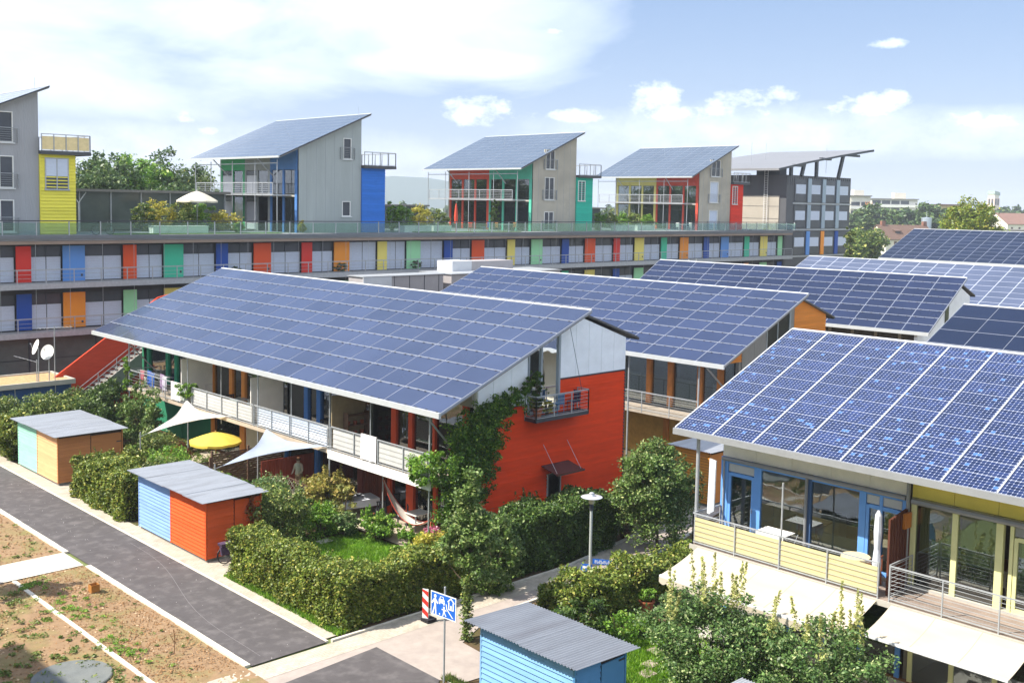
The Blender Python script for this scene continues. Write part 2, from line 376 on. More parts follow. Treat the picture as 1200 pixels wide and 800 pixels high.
# pale concrete yard at the crossing and the path that runs on to the right
pl = [(12.0, 26.0), (16.3, 26.4), (19.92, 26.72), (19.9, 23.6), (20.3, 23.0), (22.0, 22.8), (22.2, 25.2), (24.5, 26.3), (30, 26.55), (35, 27.0), (38.2, 27.9), (44, 29.4), (60, 31), (60, 32.2), (44, 31), (40.2, 29.55), (37, 29.2), (34.0, 28.6), (30.0, 27.92), (26, 27.9), (19.4, 27.9), (16, 27.95), (12, 27.9)]
struct('path', MB().add([(x, y, -.018) for x, y in pl], [tuple(range(len(pl)))]), asphalt_p)
pb = [(12, 26.95), (19.6, 27.0), (26, 27.0), (30, 27.1), (34.0, 27.8), (37, 28.35), (40.2, 28.75), (44, 30.2), (44, 31), (40.2, 29.55), (37, 29.2), (34.0, 28.6), (30.0, 27.92), (26, 27.9), (19.4, 27.9), (12, 27.95)]
struct('pavement', MB().add([(x, y, -.012) for x, y in pb], [tuple(range(len(pb)))]), paving)
# kerbs, stone by stone
kerb_m = mat('kerb_stone', 'cfcabd', .85, 0, .08, 3, .1, 60, dirt=('a59d8e', .4, 2), isl=.05)
def kerb(pts, w=.16, ln=1.0, z=.03, h=.18, wob=.0):
    root = bpy.data.objects.new('kerb', None); COL.objects.link(root); root['kind'] = 'structure'
    me = {}
    for a, b in zip(pts[:-1], pts[1:]):
        a = Vector((*a, 0)); b = Vector((*b, 0)); d = b - a; n = max(1, round(d.length / ln)); l = d.length / n
        key = round(l, 3)
        if key not in me:
            q = MB().box(.006, l - .006, -w / 2, w / 2, -h, 0); me[key] = mesh_of('kerb_stone', q, kerb_m)
        for i in range(n):
            p = a + d * (i / n)
            inst('kerb_stone', me[key], root, (p.x, p.y + rnd.uniform(-1, 1) * wob, z + rnd.uniform(-.004, .004)), (0, rnd.uniform(-.004, .004), math.atan2(d.y, d.x) + rnd.uniform(-1, 1) * wob * .4))
kerb([(16.16, 28.1), (16.16, 39.9)], .2)
kerb([(16.16, 42.0), (16.16, 66)], .2)
kerb([(13.5, 26.2), (13.5, 40.0)], .15, .95, .02, .18, .012)
kerb([(19.0, 28.1), (19.0, 66)], .1, 1.0, 0.0)
kerb([(19.1, 28.0), (25, 27.97), (29.9, 27.98), (34.0, 28.66), (37, 29.26), (40.2, 29.62), (44, 31.05)], .1, 1.0, .05)
kerb([(20.0, 23.3), (20.0, 21.2)], .12, .8, .02); kerb([(24.5, 26.22), (30, 26.45), (35, 26.9), (38.2, 27.8)], .1, 1, .03)
struct('pavement', sheet(19.06, 19.75, 28.3, 66, -.010), paving)
struct('pavement', sheet(19.75, 22.6, 36.0, 43.6, -.016), paving)
struct('pavement', sheet(19.75, 23.6, 51.0, 57.6, -.016), paving)
struct('pavement', sheet(12.6, 16.06, 40.05, 42.0, .02), joints(mat('crossing_paving', 'd0c8ba', .9, 0, .10, 4, .2, 60, dirt=('b0a592', .5, 1.6)), .3, .15, .7))
struct('pavement', sheet(5, 13.4, 40.6, 41.9, .018), MATS['crossing_paving'])
# round slab in the weeds
single('round_slab', MB().lathe((11.95, 30.75, -.05), [(1.12, 0), (1.12, .09), (1.09, .11), (.0, .112)], 40), mat('slab_grey', '6c706f', .8, 0, .12, 3, .2, 60, dirt=('7c7d76', .3, 1.5)),
       'round flat grey concrete slab lying in the weedy soil', 'slab', (11.95, 30.75, -.05))
# painted parking marks on the shaded path
mk = MB()
for x, y in ((28.6, 27.2), (31.6, 27.5), (34.6, 28.1), (36.6, 28.5)): mk.add([(x, y - .5, -.006), (x + .1, y - .5, -.006), (x + .16, y + .25, -.006), (x + .06, y + .25, -.006)], [(0, 1, 2, 3)])
struct('path_marking', mk, white_paint)
# thin pale repair line and crumbs on the road
ln = []
for i in range(26):
    t = i / 25; ln.append((18.55 - 1.9 * t + .25 * math.sin(t * 7), 41.5 - 13.0 * t))
tr = MB()
for (a, b), (c, d) in zip(ln[:-1], ln[1:]): tr.quad((a, b, -.006), (a + .02, b, -.006), (c + .02, d, -.006), (c, d, -.006))
struct('road_seam', tr, mat('seam_grey', '757172', .9, 0, .2, 8))
def debris(name, n, x0, x1, y0, y1, s0, s1, m, z=0.0, seed=1):
    r = random.Random(seed); mb = MB()
    for i in range(n):
        x = r.uniform(x0, x1); y = r.uniform(y0, y1); s = r.uniform(s0, s1); t = r.uniform(0, 6.28); h = s * r.uniform(.3, .8)
        vs = [(x + s * math.cos(t + k * 1.57) * r.uniform(.6, 1.2), y + s * math.sin(t + k * 1.57) * r.uniform(.6, 1.2), z) for k in range(4)] + [(x, y, z + h)]
        mb.add(vs, [(0, 1, 4), (1, 2, 4), (2, 3, 4), (3, 0, 4)])
    struct(name, mb, m, kind='stuff')
stone_m = mat('soil_stone', 'c4ab8c', .9, 0, .15, 5, isl=.35)
debris('clod', 3600, 13.6, 16.0, 28.2, 40, .012, .045, mat('soil_clod', '93714f', .95, 0, .2, 5, isl=.4), .0, 2)
debris('pebble', 500, 9, 16.0, 27, 40, .015, .05, stone_m, .0, 3)
debris('clod', 2600, 8, 13.4, 27, 40, .012, .05, MATS['soil_clod'], .0, 4)
debris('clod', 1500, 12, 16.0, 42.1, 56, .02, .06, MATS['soil_clod'], .0, 5)
debris('grit', 110, 16.3, 18.9, 28.1, 56, .01, .03, mat('grit', 'a9a5a3', .9, 0, .2, 5), -.012, 6)

# ------------------------------------------------------------------ foliage maker
def leafquads(C, size, r, up=.35, flat=None, asp=.55):
    """C: (N,3) centres -> diamond leaves with random directions; up: bias of the normal to the sky"""
    N = len(C)
    n = r.randn(N, 3); n /= np.linalg.norm(n, axis=1)[:, None] + 1e-9
    n[:, 2] = np.abs(n[:, 2]) + up; n /= np.linalg.norm(n, axis=1)[:, None]
    a = r.randn(N, 3); a -= n * (a * n).sum(1)[:, None]; a /= np.linalg.norm(a, axis=1)[:, None] + 1e-9
    b = np.cross(n, a)
    s = size * (.6 + .8 * r.rand(N))[:, None]
    v = np.empty((N, 4, 3))
    fold = n * s * .12
    v[:, 0] = C - a * s; v[:, 1] = C - b * s * asp + fold; v[:, 2] = C + a * s; v[:, 3] = C + b * s * asp + fold
    return v.reshape(-1, 3)
def pts_clumps(centres, rad, per, r, squash=.75, shell=.55):
    out = []
    for c, R0 in zip(centres, rad):
        d = r.randn(per, 3); d /= np.linalg.norm(d, axis=1)[:, None]
        q = R0 * (shell + (1 - shell) * r.rand(per) ** .7)[:, None] * (1 + .25 * r.randn(per)[:, None])
        p = d * q; p[:, 2] *= squash
        out.append(np.asarray(c) + p)
    return np.concatenate(out)
def crown_clumps(c, rx, ry, rz, n, r, conical=0.0, hollow=.45):
    """clump centres filling an uneven ellipsoid"""
    cs = []
    ph = r.rand(6) * 6.28
    while len(cs) < n:
        d = r.randn(3); d /= np.linalg.norm(d)
        q = (hollow + (1 - hollow) * r.rand()) * (1 + .12 * math.sin(3 * math.atan2(d[1], d[0]) + ph[0]) + .1 * math.sin(5 * d[2] + ph[1]) + .1 * math.sin(4 * d[0] + ph[2]))
        k = 1 - conical * max(0, d[2] * q) if d[2] > 0 else 1
        cs.append((c[0] + d[0] * rx * q * k, c[1] + d[1] * ry * q * k, c[2] + d[2] * rz * q))
    return cs
# ------------------------------------------------------------------ house helpers
def paint(h, name=None): return mat(name or ('paint_' + h), h, .65, 0, .07, 1.5, .04, 60, isl=.03)
def siding(name, h, **k): return mat(name, h, .75, 0, .08, 1.2, .05, 30, streak=(1, 1, 6), isl=.07, spec=.12, dirt=k.get('dirt'))
def boards_y(mb, Y, out, xr, z0, z1, pitch, depth=.03):
    """lap boards on a wall in the plane y=Y that faces out (-1 or +1); xr(z) gives the ends"""
    pitch *= 1.16; n = max(1, round((z1 - z0) / pitch)); h = (z1 - z0) / n
    for i in range(n):
        a = z0 + i * h + .012; b = z0 + (i + 1) * h
        xa0, xa1 = xr(a); xb0, xb1 = xr(b)
        yo = Y + out * depth * 1.9; yi = Y + out * .004
        mb.add([(xa0, yo, a), (xa1, yo, a), (xb1, yi, b), (xb0, yi, b), (xa0, Y, a), (xa1, Y, a)], [(0, 1, 2, 3) if out < 0 else (3, 2, 1, 0), (4, 5, 1, 0) if out < 0 else (0, 1, 5, 4)])
    return mb
def boards_x(mb, X, out, yr, z0, z1, pitch, depth=.03):
    pitch *= 1.16; n = max(1, round((z1 - z0) / pitch)); h = (z1 - z0) / n
    for i in range(n):
        a = z0 + i * h + .024; b = z0 + (i + 1) * h
        ya0, ya1 = yr(a); yb0, yb1 = yr(b)
        xo = X + out * depth * 1.9; xi = X + out * .004
        mb.add([(xo, ya0, a), (xo, ya1, a), (xi, yb1, b), (xi, yb0, b), (X, ya0, a), (X, ya1, a)], [(3, 2, 1, 0) if out < 0 else (0, 1, 2, 3), (0, 1, 5, 4) if out < 0 else (4, 5, 1, 0)])
    return mb

pv_near = pvmat('pv_cells', '1f2b50', 'cells', .30, .2, .15)
pv_film = pvmat('pv_film', '3d4660', 'film', .22, .15, .2)
pv_film2 = pvmat('pv_film_blue', '333c58', 'film', .24, .15, .15)
pv_dark = pvmat('pv_film_dark', '1b2238', 'film', .24, .16, .1)
pv_grey = pvmat('pv_film_grey', '50586e', 'film', .14, .14, .3)
frame_al = mat('panel_frame', '9ea3ae', .45, .35, .05, 5)
frame_w = mat('panel_frame_white', 'c4c8cf', .5, 0, .04, 5)
frame_d = mat('panel_frame_dim', '8d93a3', .45, .3, .05, 5)
clip_m = mat('rail_clip', '33363c', .6, .3, .1, 5)
roof_under = mat('roof_underside', '8d8a85', .7, 0, .1, 2)

def solar_roof(root, E, zE, Rr, zR, Y0, Y1, nc, nr, pv, fr, gapx=.03, gapy=.06, rails=True, gutter=mat('eave_gutter', 'b4b8ba', .5, .1, .05, 3), thick=.16, skip=None, joined=False, fh=.22, trim=None):
    """roof rising from (E,zE) to (Rr,zR), from Y0 to Y1, covered with nc x nr modules, each a piece of its own"""
    dx, dz = Rr - E, zR - zE; L = math.hypot(dx, dz); s = Vector((dx / L, 0, dz / L)); n = Vector((-dz / L, 0, dx / L))
    def P(a, y, h): return Vector((E, y, zE)) + s * a + n * h
    slab = MB().prism([P(.02, Y0 + .02, -thick), P(L - .02, Y0 + .02, -thick), P(L - .02, Y0 + .02, -.045), P(.02, Y0 + .02, -.045)], (0, Y1 - Y0 - .04, 0))
    rf = part('roof', slab, roof_under, root)
    cw = (Y1 - Y0) / nc; rh = L / nr
    ang = math.atan2(dz, dx)
    q = MB().box(-(rh - gapy) / 2, (rh - gapy) / 2, -(cw - gapx) / 2, (cw - gapx) / 2, -.02, .0)
    if joined:
        mb = MB()
        for j in range(nc):
            for i in range(nr):
                y = Y0 + (j + .5) * cw; a = (i + .5) * rh
                c = [P(a - rh / 2 + gapy / 2, y - cw / 2 + gapx / 2, 0), P(a + rh / 2 - gapy / 2, y - cw / 2 + gapx / 2, 0), P(a + rh / 2 - gapy / 2, y + cw / 2 - gapx / 2, 0), P(a - rh / 2 + gapy / 2, y + cw / 2 - gapx / 2, 0)]
                lo = [p - n * .03 for p in c]
                mb.add(c + lo, [(0, 1, 2, 3), (7, 6, 5, 4), (0, 4, 5, 1), (1, 5, 6, 2), (2, 6, 7, 3), (3, 7, 4, 0)])
        part('solar_panels', mb, pv, root, kind='stuff')
    else:
        me = mesh_of('solar_panel', q, pv)
        for j in range(nc):
            for i in range(nr):
                if skip and skip(i, j): continue
                y = Y0 + (j + .5) * cw; a = (i + .5) * rh
                inst('solar_panel', me, root, P(a, y, 0) + n * rnd.uniform(-.002, .002), (0, -ang + rnd.uniform(-.006, .006), rnd.uniform(-.0008, .0008)))
    # metal sheet the modules lie on: shows as the light lines between them
    fm = MB(); fm.add([P(0, Y0, -.008), P(L, Y0, -.008), P(L, Y1, -.008), P(0, Y1, -.008), P(0, Y0, -.044), P(L, Y0, -.044), P(L, Y1, -.044), P(0, Y1, -.044)],
                      [(0, 1, 2, 3), (7, 6, 5, 4), (0, 4, 5, 1), (1, 5, 6, 2), (2, 6, 7, 3), (3, 7, 4, 0)])
    part('panel_frame', fm, fr, root)
    if rails:
        rl = MB(); cl = MB()
        for i in range(0, nr):
            a = i * rh + .015
            if i: rl.beam(P(a, Y0, .006), P(a, Y1, .006), .032, .02, n)
            k = int((Y1 - Y0) / .6)
            for t in range(k):
                y = Y0 + (t + .5 + rnd.uniform(-.15, .15)) * (Y1 - Y0) / k
                p = P(a - (.05 if i else -.01), y, .012); cl.add([p + Vector(v) for v in ((-.035, -.05, 0), (.035, -.05, 0), (.035, .05, 0), (-.035, .05, 0))] + [p + n * .03], [(0, 1, 4), (1, 2, 4), (2, 3, 4), (3, 0, 4)])
        part('mounting_rails', rl, frame_al, root, kind='stuff'); part('mounting_clips', cl, clip_m, root, kind='stuff')
    e = MB().box(E - .10, E + .015, Y0 - .03, Y1 + .03, zE - fh, zE - .0); part('gutter', e, gutter, root)
    for y in (Y0, Y1): part('verge_trim', MB().beam(P(-.03, y, -.05), P(L + .03, y, -.05), .03, .09, n), trim or frame_al, root)
    rc = MB().beam(P(L, Y0, .0), P(L, Y1, .0), .10, .06, n); part('ridge_cap', rc, frame_w, root)
    return P, n, L

def railing(name, parent, pts, zb, h=1.0, nw=7, posts=1.6, m=steel, r=.022, wr=.006, low=.1):
    """rail with posts and thin horizontal rods: one mesh each for posts, hand rail and rods"""
    rt = part(name, MB(), m, parent)
    po = MB(); ro = MB(); hr = MB()
    for a, b in zip(pts[:-1], pts[1:]):
        a = Vector((*a, zb)); b = Vector((*b, zb)); d = b - a; k = max(1, round(d.length / posts))
        for i in range(k + 1):
            p = a + d * (i / k); po.beam(p - Vector((0, 0, .12)), p + Vector((0, 0, h)), r * 2, r * 1.6, (0, 1, .01))
        for i in range(nw):
            z = low + (h - low - .06) * i / max(1, nw - 1) if nw > 1 else h / 2
            ro.beam(a + Vector((0, 0, z)), b + Vector((0, 0, z)), wr * 2, wr * 2)
        hr.beam(a + Vector((0, 0, h)), b + Vector((0, 0, h)), r * 2.1, r * 1.8)
    part('rail_posts', po, m, rt, kind='stuff'); 
    if nw: part('rods', ro, m, rt, kind='stuff')
    part('handrail', hr, m, rt)
    # give the carrier itself the base rail so that it has a shape
    bm = MB()
    for a, b in zip(pts[:-1], pts[1:]): bm.beam((*a, zb + .03), (*b, zb + .03), .03, .03)
    old = rt.data; rt.data = mesh_of(name, bm, m, wloc(rt)); bpy.data.meshes.remove(old)
    return rt

def post_y(root, X, y, z0, z1, w, d, m, name='window_post'): return part(name, MB().box(X - d, X + .02, y - w / 2, y + w / 2, z0, z1), m, root)

def glazing(root, X, y0, y1, z0, z1, gm=glass, blind=None, bz=None, name='window', frame=None, fw=.06, recess=.05):
    """window in a wall facing -X: frame (if any), pane, blind behind it"""
    if frame:
        f = MB().box(X - .03, X + .03, y0, y1, z0, z0 + fw).box(X - .03, X + .03, y0, y1, z1 - fw, z1).box(X - .03, X + .03, y0, y0 + fw, z0 + fw, z1 - fw).box(X - .03, X + .03, y1 - fw, y1, z0 + fw, z1 - fw)
        w = part(name, f, frame, root)
        part('pane', MB().box(X + .0, X + .012, y0 + fw, y1 - fw, z0 + fw, z1 - fw), gm, w)
    else:
        w = part('pane', MB().box(X + recess, X + recess + .012, y0, y1, z0, z1), gm, root)
    if blind:
        zz = bz if bz is not None else z0 + (z1 - z0) * .35
        part('blind', MB().box(X + recess + .08, X + recess + .09, y0 + .04, y1 - .04, zz, z1 - .05), blind, w if frame else root)
    return w

# ================================================================== red row house
red_c = siding('red_cladding', 'e4461a', dirt=('b83a1a', .25, .5)); board_w = paint('f2f5f6', 'white_wall_panel')
W1 = dict(E=26.42, zE=5.91, R=34.93, zR=9.42, Y0=31.5, Y1=64.0, XF=29.12, YG=32.4, XR=38.3)
h1 = thing('terraced_house', 'terraced row with big solar roof, red clad end wall and white balconies', 'house', (29.12, 32.4, 0), group=None)
def roofz(w, x, rear=True):
    if x <= w['R']: return w['zE'] + (x - w['E']) * (w['zR'] - w['zE']) / (w['R'] - w['E'])
    return w['zR'] - .12 - (x - w['R']) * .36
def party_body(root, w, Ya, Yb, wall_m, rear_m, nparty, floor_z=2.95):
    """rear wall, party walls, floors and interior of a row; open glazed front at XF"""
    XF, XR = w['XF'], w['XR']
    zt = roofz(w, XR) - .12
    part('rear_wall', MB().box(XR - .25, XR, Ya + .26, Yb, 0, zt), rear_m, root)
    pw = MB()
    def gab(y, t=.25):
        pw.prism([(XF + .12, y, 0), (XR - .26, y, 0), (XR - .26, y, roofz(w, XR) - .25), (w['R'], y, w['zR'] - .4), (XF + .12, y, roofz(w, XF) - .35)], (0, t, 0))
    for i in range(nparty + 1):
        y = Ya + .27 + (Yb - Ya - .54) * i / nparty
        gab(y)
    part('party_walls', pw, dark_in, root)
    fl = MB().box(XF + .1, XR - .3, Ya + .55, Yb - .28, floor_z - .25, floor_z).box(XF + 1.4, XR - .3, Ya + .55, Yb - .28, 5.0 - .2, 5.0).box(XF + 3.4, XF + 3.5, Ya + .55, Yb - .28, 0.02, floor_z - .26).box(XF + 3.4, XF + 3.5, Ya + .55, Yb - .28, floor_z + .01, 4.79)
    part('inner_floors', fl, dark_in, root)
    part('ground_floor_slab', MB().box(XF - .02, XR - .3, Ya + .3, Yb - .3, -.03, .06), wood_in, root)
def rear_roof(root, w, m):
    R0, z0 = w['R'], w['zR'] - .04; X1 = w['XR'] + .75; z1 = z0 - (X1 - R0) * .36
    part('rear_roof', MB().prism([(R0 - .1, w['Y0'] + .74, z0 - .10), (X1, w['Y0'] + .74, z1 - .09), (X1, w['Y0'] + .74, z1), (R0 - .1, w['Y0'] + .74, z0 - .01)], (0, w['Y1'] - w['Y0'] - 1.1, 0)), m, root)
    part('gutter', MB().tube([(X1 + .06, w['Y0'] + .76, z1 - .1), (X1 + .06, w['Y1'] - .4, z1 - .1)], .07, 8), steel_d, root)
w = W1
solar_roof(h1, w['E'], w['zE'], w['R'], w['zR'], w['Y0'], w['Y1'], 18, 8, pv_film, frame_d, .055, .045)
rear_roof(h1, w, mat('grey_sheet_roof', '5e5d5b', .6, .2, .1, 2))
party_body(h1, w, w['YG'], 63.4, red_c, board_w, 5)
# gable: plain wall behind, red boards below, white panels above
YG = w['YG']
sill_z = lambda x: 5.45 if x < 33.95 else 6.35
under = lambda x: roofz(w, x) - .22
wx0, wx1, wz0 = 32.05, 33.85, 5.0      # balcony door opening
part('gable_wall', MB().prism([(29.12, YG + .02, 0), (wx0, YG + .02, 0), (wx0, YG + .02, under(wx0)), (29.12, YG + .02, under(29.12))], (0, .2, 0)).prism([(wx0, YG + .02, 0), (wx1, YG + .02, 0), (wx1, YG + .02, wz0), (wx0, YG + .02, wz0)], (0, .2, 0))
     .prism([(wx1, YG + .02, 0), (38.3, YG + .02, 0), (38.3, YG + .02, roofz(w, 38.3) - .2), (w['R'], YG + .02, w['zR'] - .35), (wx1, YG + .02, under(wx1))], (0, .2, 0)), board_w, h1)
rb = MB()
dx0, dx1, dz1 = 33.25, 34.15, 2.25      # ground floor door
boards_y(rb, YG, -1, lambda z: (29.08, dx0), .12, 2.25, .135); boards_y(rb, YG, -1, lambda z: (dx1, 38.34), .12, 2.25, .135)
boards_y(rb, YG, -1, lambda z: (29.08, 38.34), 2.25, 5.0, .135)
boards_y(rb, YG, -1, lambda z: (29.08, wx0 - .1), 5.0, 5.45, .15); boards_y(rb, YG, -1, lambda z: (wx1 + .1, 38.34), 5.0, 6.35, .135)
part('red_boards', rb, red_c, h1, kind='stuff')
part('corner_trim', MB().box(38.29, 38.36, YG - .05, YG + .1, .1, 6.35), steel_d, h1); part('corner_trim', MB().box(29.06, 29.12, YG - .045, YG + .1, .1, 5.45), steel_d, h1)
part('flashing', MB().box(wx1 + .1, 38.38, YG - .06, YG - .0, 6.35, 6.40).box(29.06, wx0 - .1, YG - .05, YG, 5.45, 5.49), steel_d, h1)
# white panels, each one proud with a joint
xs = [29.14, 30.0, 31.03, wx0 - .08]
for a, b in zip(xs[:-1], xs[1:]):
    part('wall_panel', MB().prism([(a + .01, YG - .03, 5.50), (b - .01, YG - .03, 5.50), (b - .01, YG - .03, under(b) + .02), (a + .01, YG - .03, under(a) + .02)], (0, .05, 0)), board_w, h1)
xs = [wx1 + .12, 34.95, 35.8, 36.65, 37.5, 38.34]
for a, b in zip(xs[:-1], xs[1:]):
    za = w['zR'] - .3 - max(0, a - w['R']) * .36 + (min(a, w['R']) - w['R']) * .41; zb = w['zR'] - .3 - max(0, b - w['R']) * .36
    part('wall_panel', MB().prism([(a + .008, YG - .03, 6.41), (b - .008, YG - .03, 6.41), (b - .008, YG - .03, zb), (a + .008, YG - .03, za)], (0, .05, 0)), board_w, h1)
# tall gable window with french balcony
gb = part('gable_window', MB().box(wx0 - .07, wx0 + .02, YG - .06, YG + .2, 5.0, under(wx0) + .02).box(wx1 - .02, wx1 + .10, YG - .06, YG + .2, 5.0, under(wx1) + .02).box(32.78, 32.88, YG - .02, YG + .1, 5.0, under(32.8)).box(wx0, wx1, YG - .05, YG + .2, 4.97, 5.05), mat('window_frame_grey', '9aa3a8', .5, .2, .05, 3), h1)
part('pane', MB().prism([(wx0 + .02, YG + .05, 5.05), (32.78, YG + .05, 5.05), (32.78, YG + .05, under(32.78)), (wx0 + .02, YG + .05, under(wx0))], (0, .012, 0)), glass, gb)
part('pane', MB().prism([(32.88, YG + .02, 5.05), (wx1 - .02, YG + .02, 5.05), (wx1 - .02, YG + .02, under(wx1)), (32.88, YG + .02, under(32.88))], (0, .012, 0)), glass, gb)
part('curtain', MB().prism([(wx0 + .1, YG + .3, 5.05), (wx1 - .1, YG + .3, 5.05), (wx1 - .1, YG + .3, under(wx1) - .1), (wx0 + .1, YG + .3, under(wx0) - .1)], (0, .012, 0)), mat('pale_green_curtain', 'a9bdb2', .8, 0, .15, 5), gb)
bx0, bx1, by = 31.8, 35.05, YG - .75
bal = part('gable_balcony', MB().box(bx0, bx1, by, YG - .06, 4.86, 4.93).box(bx0, bx1, by - .02, by + .04, 4.80, 4.95).box(bx0 - .02, bx0 + .04, by, YG - .06, 4.80, 4.95).box(bx1 - .04, bx1 + .02, by, YG - .06, 4.80, 4.95), steel_d, h1)
def rail_part(parent, pts, zb, **k): return railing('railing', parent, pts, zb, **k)
railing('balcony_railing', h1, [(bx0, YG - .08), (bx0, by), (bx1, by), (bx1, YG - .08)], 4.95, h=.95, nw=6, posts=1.25)
part('stay_cable', MB().tube([(34.35, YG - .1, 9.0), (34.6, by, 5.9)], .012, 4), steel_d, h1)
# canopy and door in the red wall
part('door', MB().box(dx0 + .06, dx1 - .06, YG + .02, YG + .08, .1, 2.2), mat('door_glass_green', 'a9bdb2', .3, 0, .2, 2), h1)
part('door_frame', MB().box(dx0, dx0 + .1, YG - .05, YG + .1, .1, 2.25).box(dx1 - .06, dx1, YG - .05, YG + .1, .1, 2.25).box(dx0 + .06, dx1 - .06, YG - .05, YG + .1, 2.2, 2.25), steel, h1)
cn = part('canopy', MB().prism([(32.9, YG - 1.0, 2.42), (32.9, YG - .04, 2.64), (32.9, YG - .04, 2.68), (32.9, YG - 1.0, 2.46)], (1.7, 0, 0)).box(32.88, 34.62, YG - 1.03, YG - .98, 2.39, 2.48), mat('canopy_glass_dark', '5e4646', .25, .3, .1, 3), h1)
part('canopy_rods', MB().tube([(33.0, YG - .9, 2.48), (33.0, YG - .03, 3.6)], .014, 4).tube([(34.5, YG - .9, 2.48), (34.5, YG - .03, 3.6)], .014, 4), steel, h1)
# ---- garden front
XF = w['XF']
teal = paint('2d9a78', 'green_window_wood'); orange = paint('dc8f44', 'orange_window_wood'); blue = paint('3f74b8', 'blue_window_wood'); brown = paint('7c3a2c', 'brown_window_wood'); redo = paint('d1512c', 'red_window_wood')
grn_c = paint('2f7f5e', 'green_wall'); tan_w = mat('larch_wood', 'b48a4e', .6, 0, .15, 3, .1, 30, streak=(1, 1, .2))
blind_g = mat('grey_green_blind', 'a4ada4', .7, 0, .08, 3); blind_w = mat('white_blind', 'cbcfd0', .7, 0, .06, 3)
# (unit start Y, end Y, colour) near to far
units = [(32.6, 39.8, redo), (39.8, 46.8, blue), (46.8, 54.6, orange), (54.6, 63.2, teal)]
posts1 = [(36.6, redo, .28), (37.8, redo, .34), (40.3, brown, .3), (43.75, blue, .34), (44.85, blue, .34), (47.3, blue, .2), (50.9, orange, .36), (52.2, orange, .34), (54.2, orange, .2), (58.6, teal, .3), (59.7, teal, .3), (62.2, teal, .3), (33.0, redo, .3), (35.0, redo, .16)]
for y, m_, wd in posts1: post_y(h1, XF, y, 2.95, 5.65, wd, .12, m_)
posts0 = [(33.0, redo, .3), (36.6, redo, .5), (34.9, redo, .2), (38.1, redo, .2), (40.3, brown, .4), (43.9, blue, .3), (46.7, blue, .2), (51.0, orange, .5), (54.3, orange, .2), (58.2, grn_c, .6), (62.2, grn_c, .5)]
for y, m_, wd in posts0: post_y(h1, XF, y, .05, 2.7, wd, .12, m_)
part('lintel_beam', MB().box(XF - .1, XF + .1, 32.6, 63.2, 5.65, 6.45), mat('fascia_board_grey', 'a7a49c', .7, 0, .1, 2), h1)
part('floor_edge', MB().box(XF - .02, XF + .12, 32.6, 63.2, 2.68, 2.95), concrete_l, h1)
ys = sorted([p[0] for p in posts1] + [39.6, 46.6])
bl = {1: None}
for i, (a, b) in enumerate(zip(ys[:-1], ys[1:])):
    part('pane', MB().box(XF, XF + .012, a + .1, b - .1, 2.98, 5.65), glass, h1)
for a, b, bz, m_ in ((38.0, 40.1, 2.96, blind_g), (45.0, 46.6, 3.0, blind_w), (52.4, 54.0, 3.0, blind_g), (41.2, 43.5, 4.9, blind_w), (60.0, 61.9, 3.0, blind_g), (33.2, 34.9, 4.6, blind_g)):
    q = MB()
    k = int((5.6 - bz) / .16)
    for i in range(k): q.box(XF + .12 + .015 * (i % 2), XF + .15, a, b, bz + i * .16, bz + i * .16 + .15)
    part('blind', q, m_, h1)
y0s = sorted([p[0] for p in posts0])
for a, b in zip(y0s[:-1], y0s[1:]): part('pane', MB().box(XF + .02, XF + .032, a + .15, b - .15, .1, 2.66), glass, h1)
part('wall', MB().box(XF - .04, XF + .08, 46.9, 50.7, .05, 2.66), mat('pale_render', 'cfc8b8', .8, 0, .08, 2), h1, label='pale rendered ground floor wall behind the yellow parasol')
part('wall', MB().box(XF - .05, XF + .08, 54.5, 63.2, .05, 2.66), grn_c, h1, label='green painted ground floor wall')
slat = MB()
for i in range(26): slat.box(XF - .06 - .02 * (i % 2), XF + .06, 38.4 + i * .07, 38.4 + i * .07 + .055, .05, 2.6)
part('slatted_wall', slat, mat('red_brown_slats', '7b3d26', .65, 0, .15, 4, isl=.15), h1, kind='stuff')
# balcony: floor, white front beam, posts, screens, rail
XB = 27.0
part('balcony_floor', MB().box(XB, XF - .12, 32.75, 60.6, 2.82, 2.9), mat('balcony_boards', 'a59a8c', .8, 0, .12, 3), h1)
part('fascia', MB().box(XB - .06, XB, 32.7, 39.9, 2.52, 2.9), white_paint, h1)
part('fascia', MB().box(XB - .04, XB, 39.9, 60.6, 2.74, 2.9), mat('balcony_edge_beam', 'b9aa97', .7, 0, .1, 3), h1)
for y in (32.85, 39.85, 46.0, 53.2, 60.4):
    part('balcony_post', MB().tube([(XB + .02, y, 0), (XB + .02, y, 6.0)], .035, 8), steel, h1)
for y in (36.8, 43.0, 49.6):
    part('balcony_post', MB().tube([(XB + .02, y, 2.5), (XB + .02, y, 6.0)], .025, 8), steel, h1)
for y in (33.2, 60.6): part('roof_strut', MB().tube([(XF - .3, y, 3.6), (w['E'] + .3, y, 5.85)], .04, 6), steel, h1)
scr = paint('efece4', 'pale_screen')
for y, zt, m_ in ((39.9, 5.3, mat('tan_screen', '97876a', .7, 0, .12, 3)), (46.9, 5.2, scr), (54.2, 5.25, scr)):
    part('privacy_screen', MB().box(XB + .15, XF - .13, y - .03, y + .03, 2.92, zt), m_, h1)
railing('balcony_railing', h1, [(XB, 32.8), (XB, 39.7)], 2.95, h=1.02, nw=5, posts=1.75, wr=.004)
railing('balcony_railing', h1, [(XB, 39.95), (XB, 46.3)], 2.95, h=1.0, nw=8, posts=1.6)
railing('balcony_railing', h1, [(XB, 46.4), (XB, 60.5), (XF - .1, 60.5)], 2.95, h=1.0, nw=6, posts=1.6, wr=.004)
cloth_w = mat('white_canvas', 'dad9d6', .8, 0, .07, 2, trans=.3); cloth_b = mat('blue_white_canvas', 'a6b1c4', .8, 0, .08, 2, trans=.25)
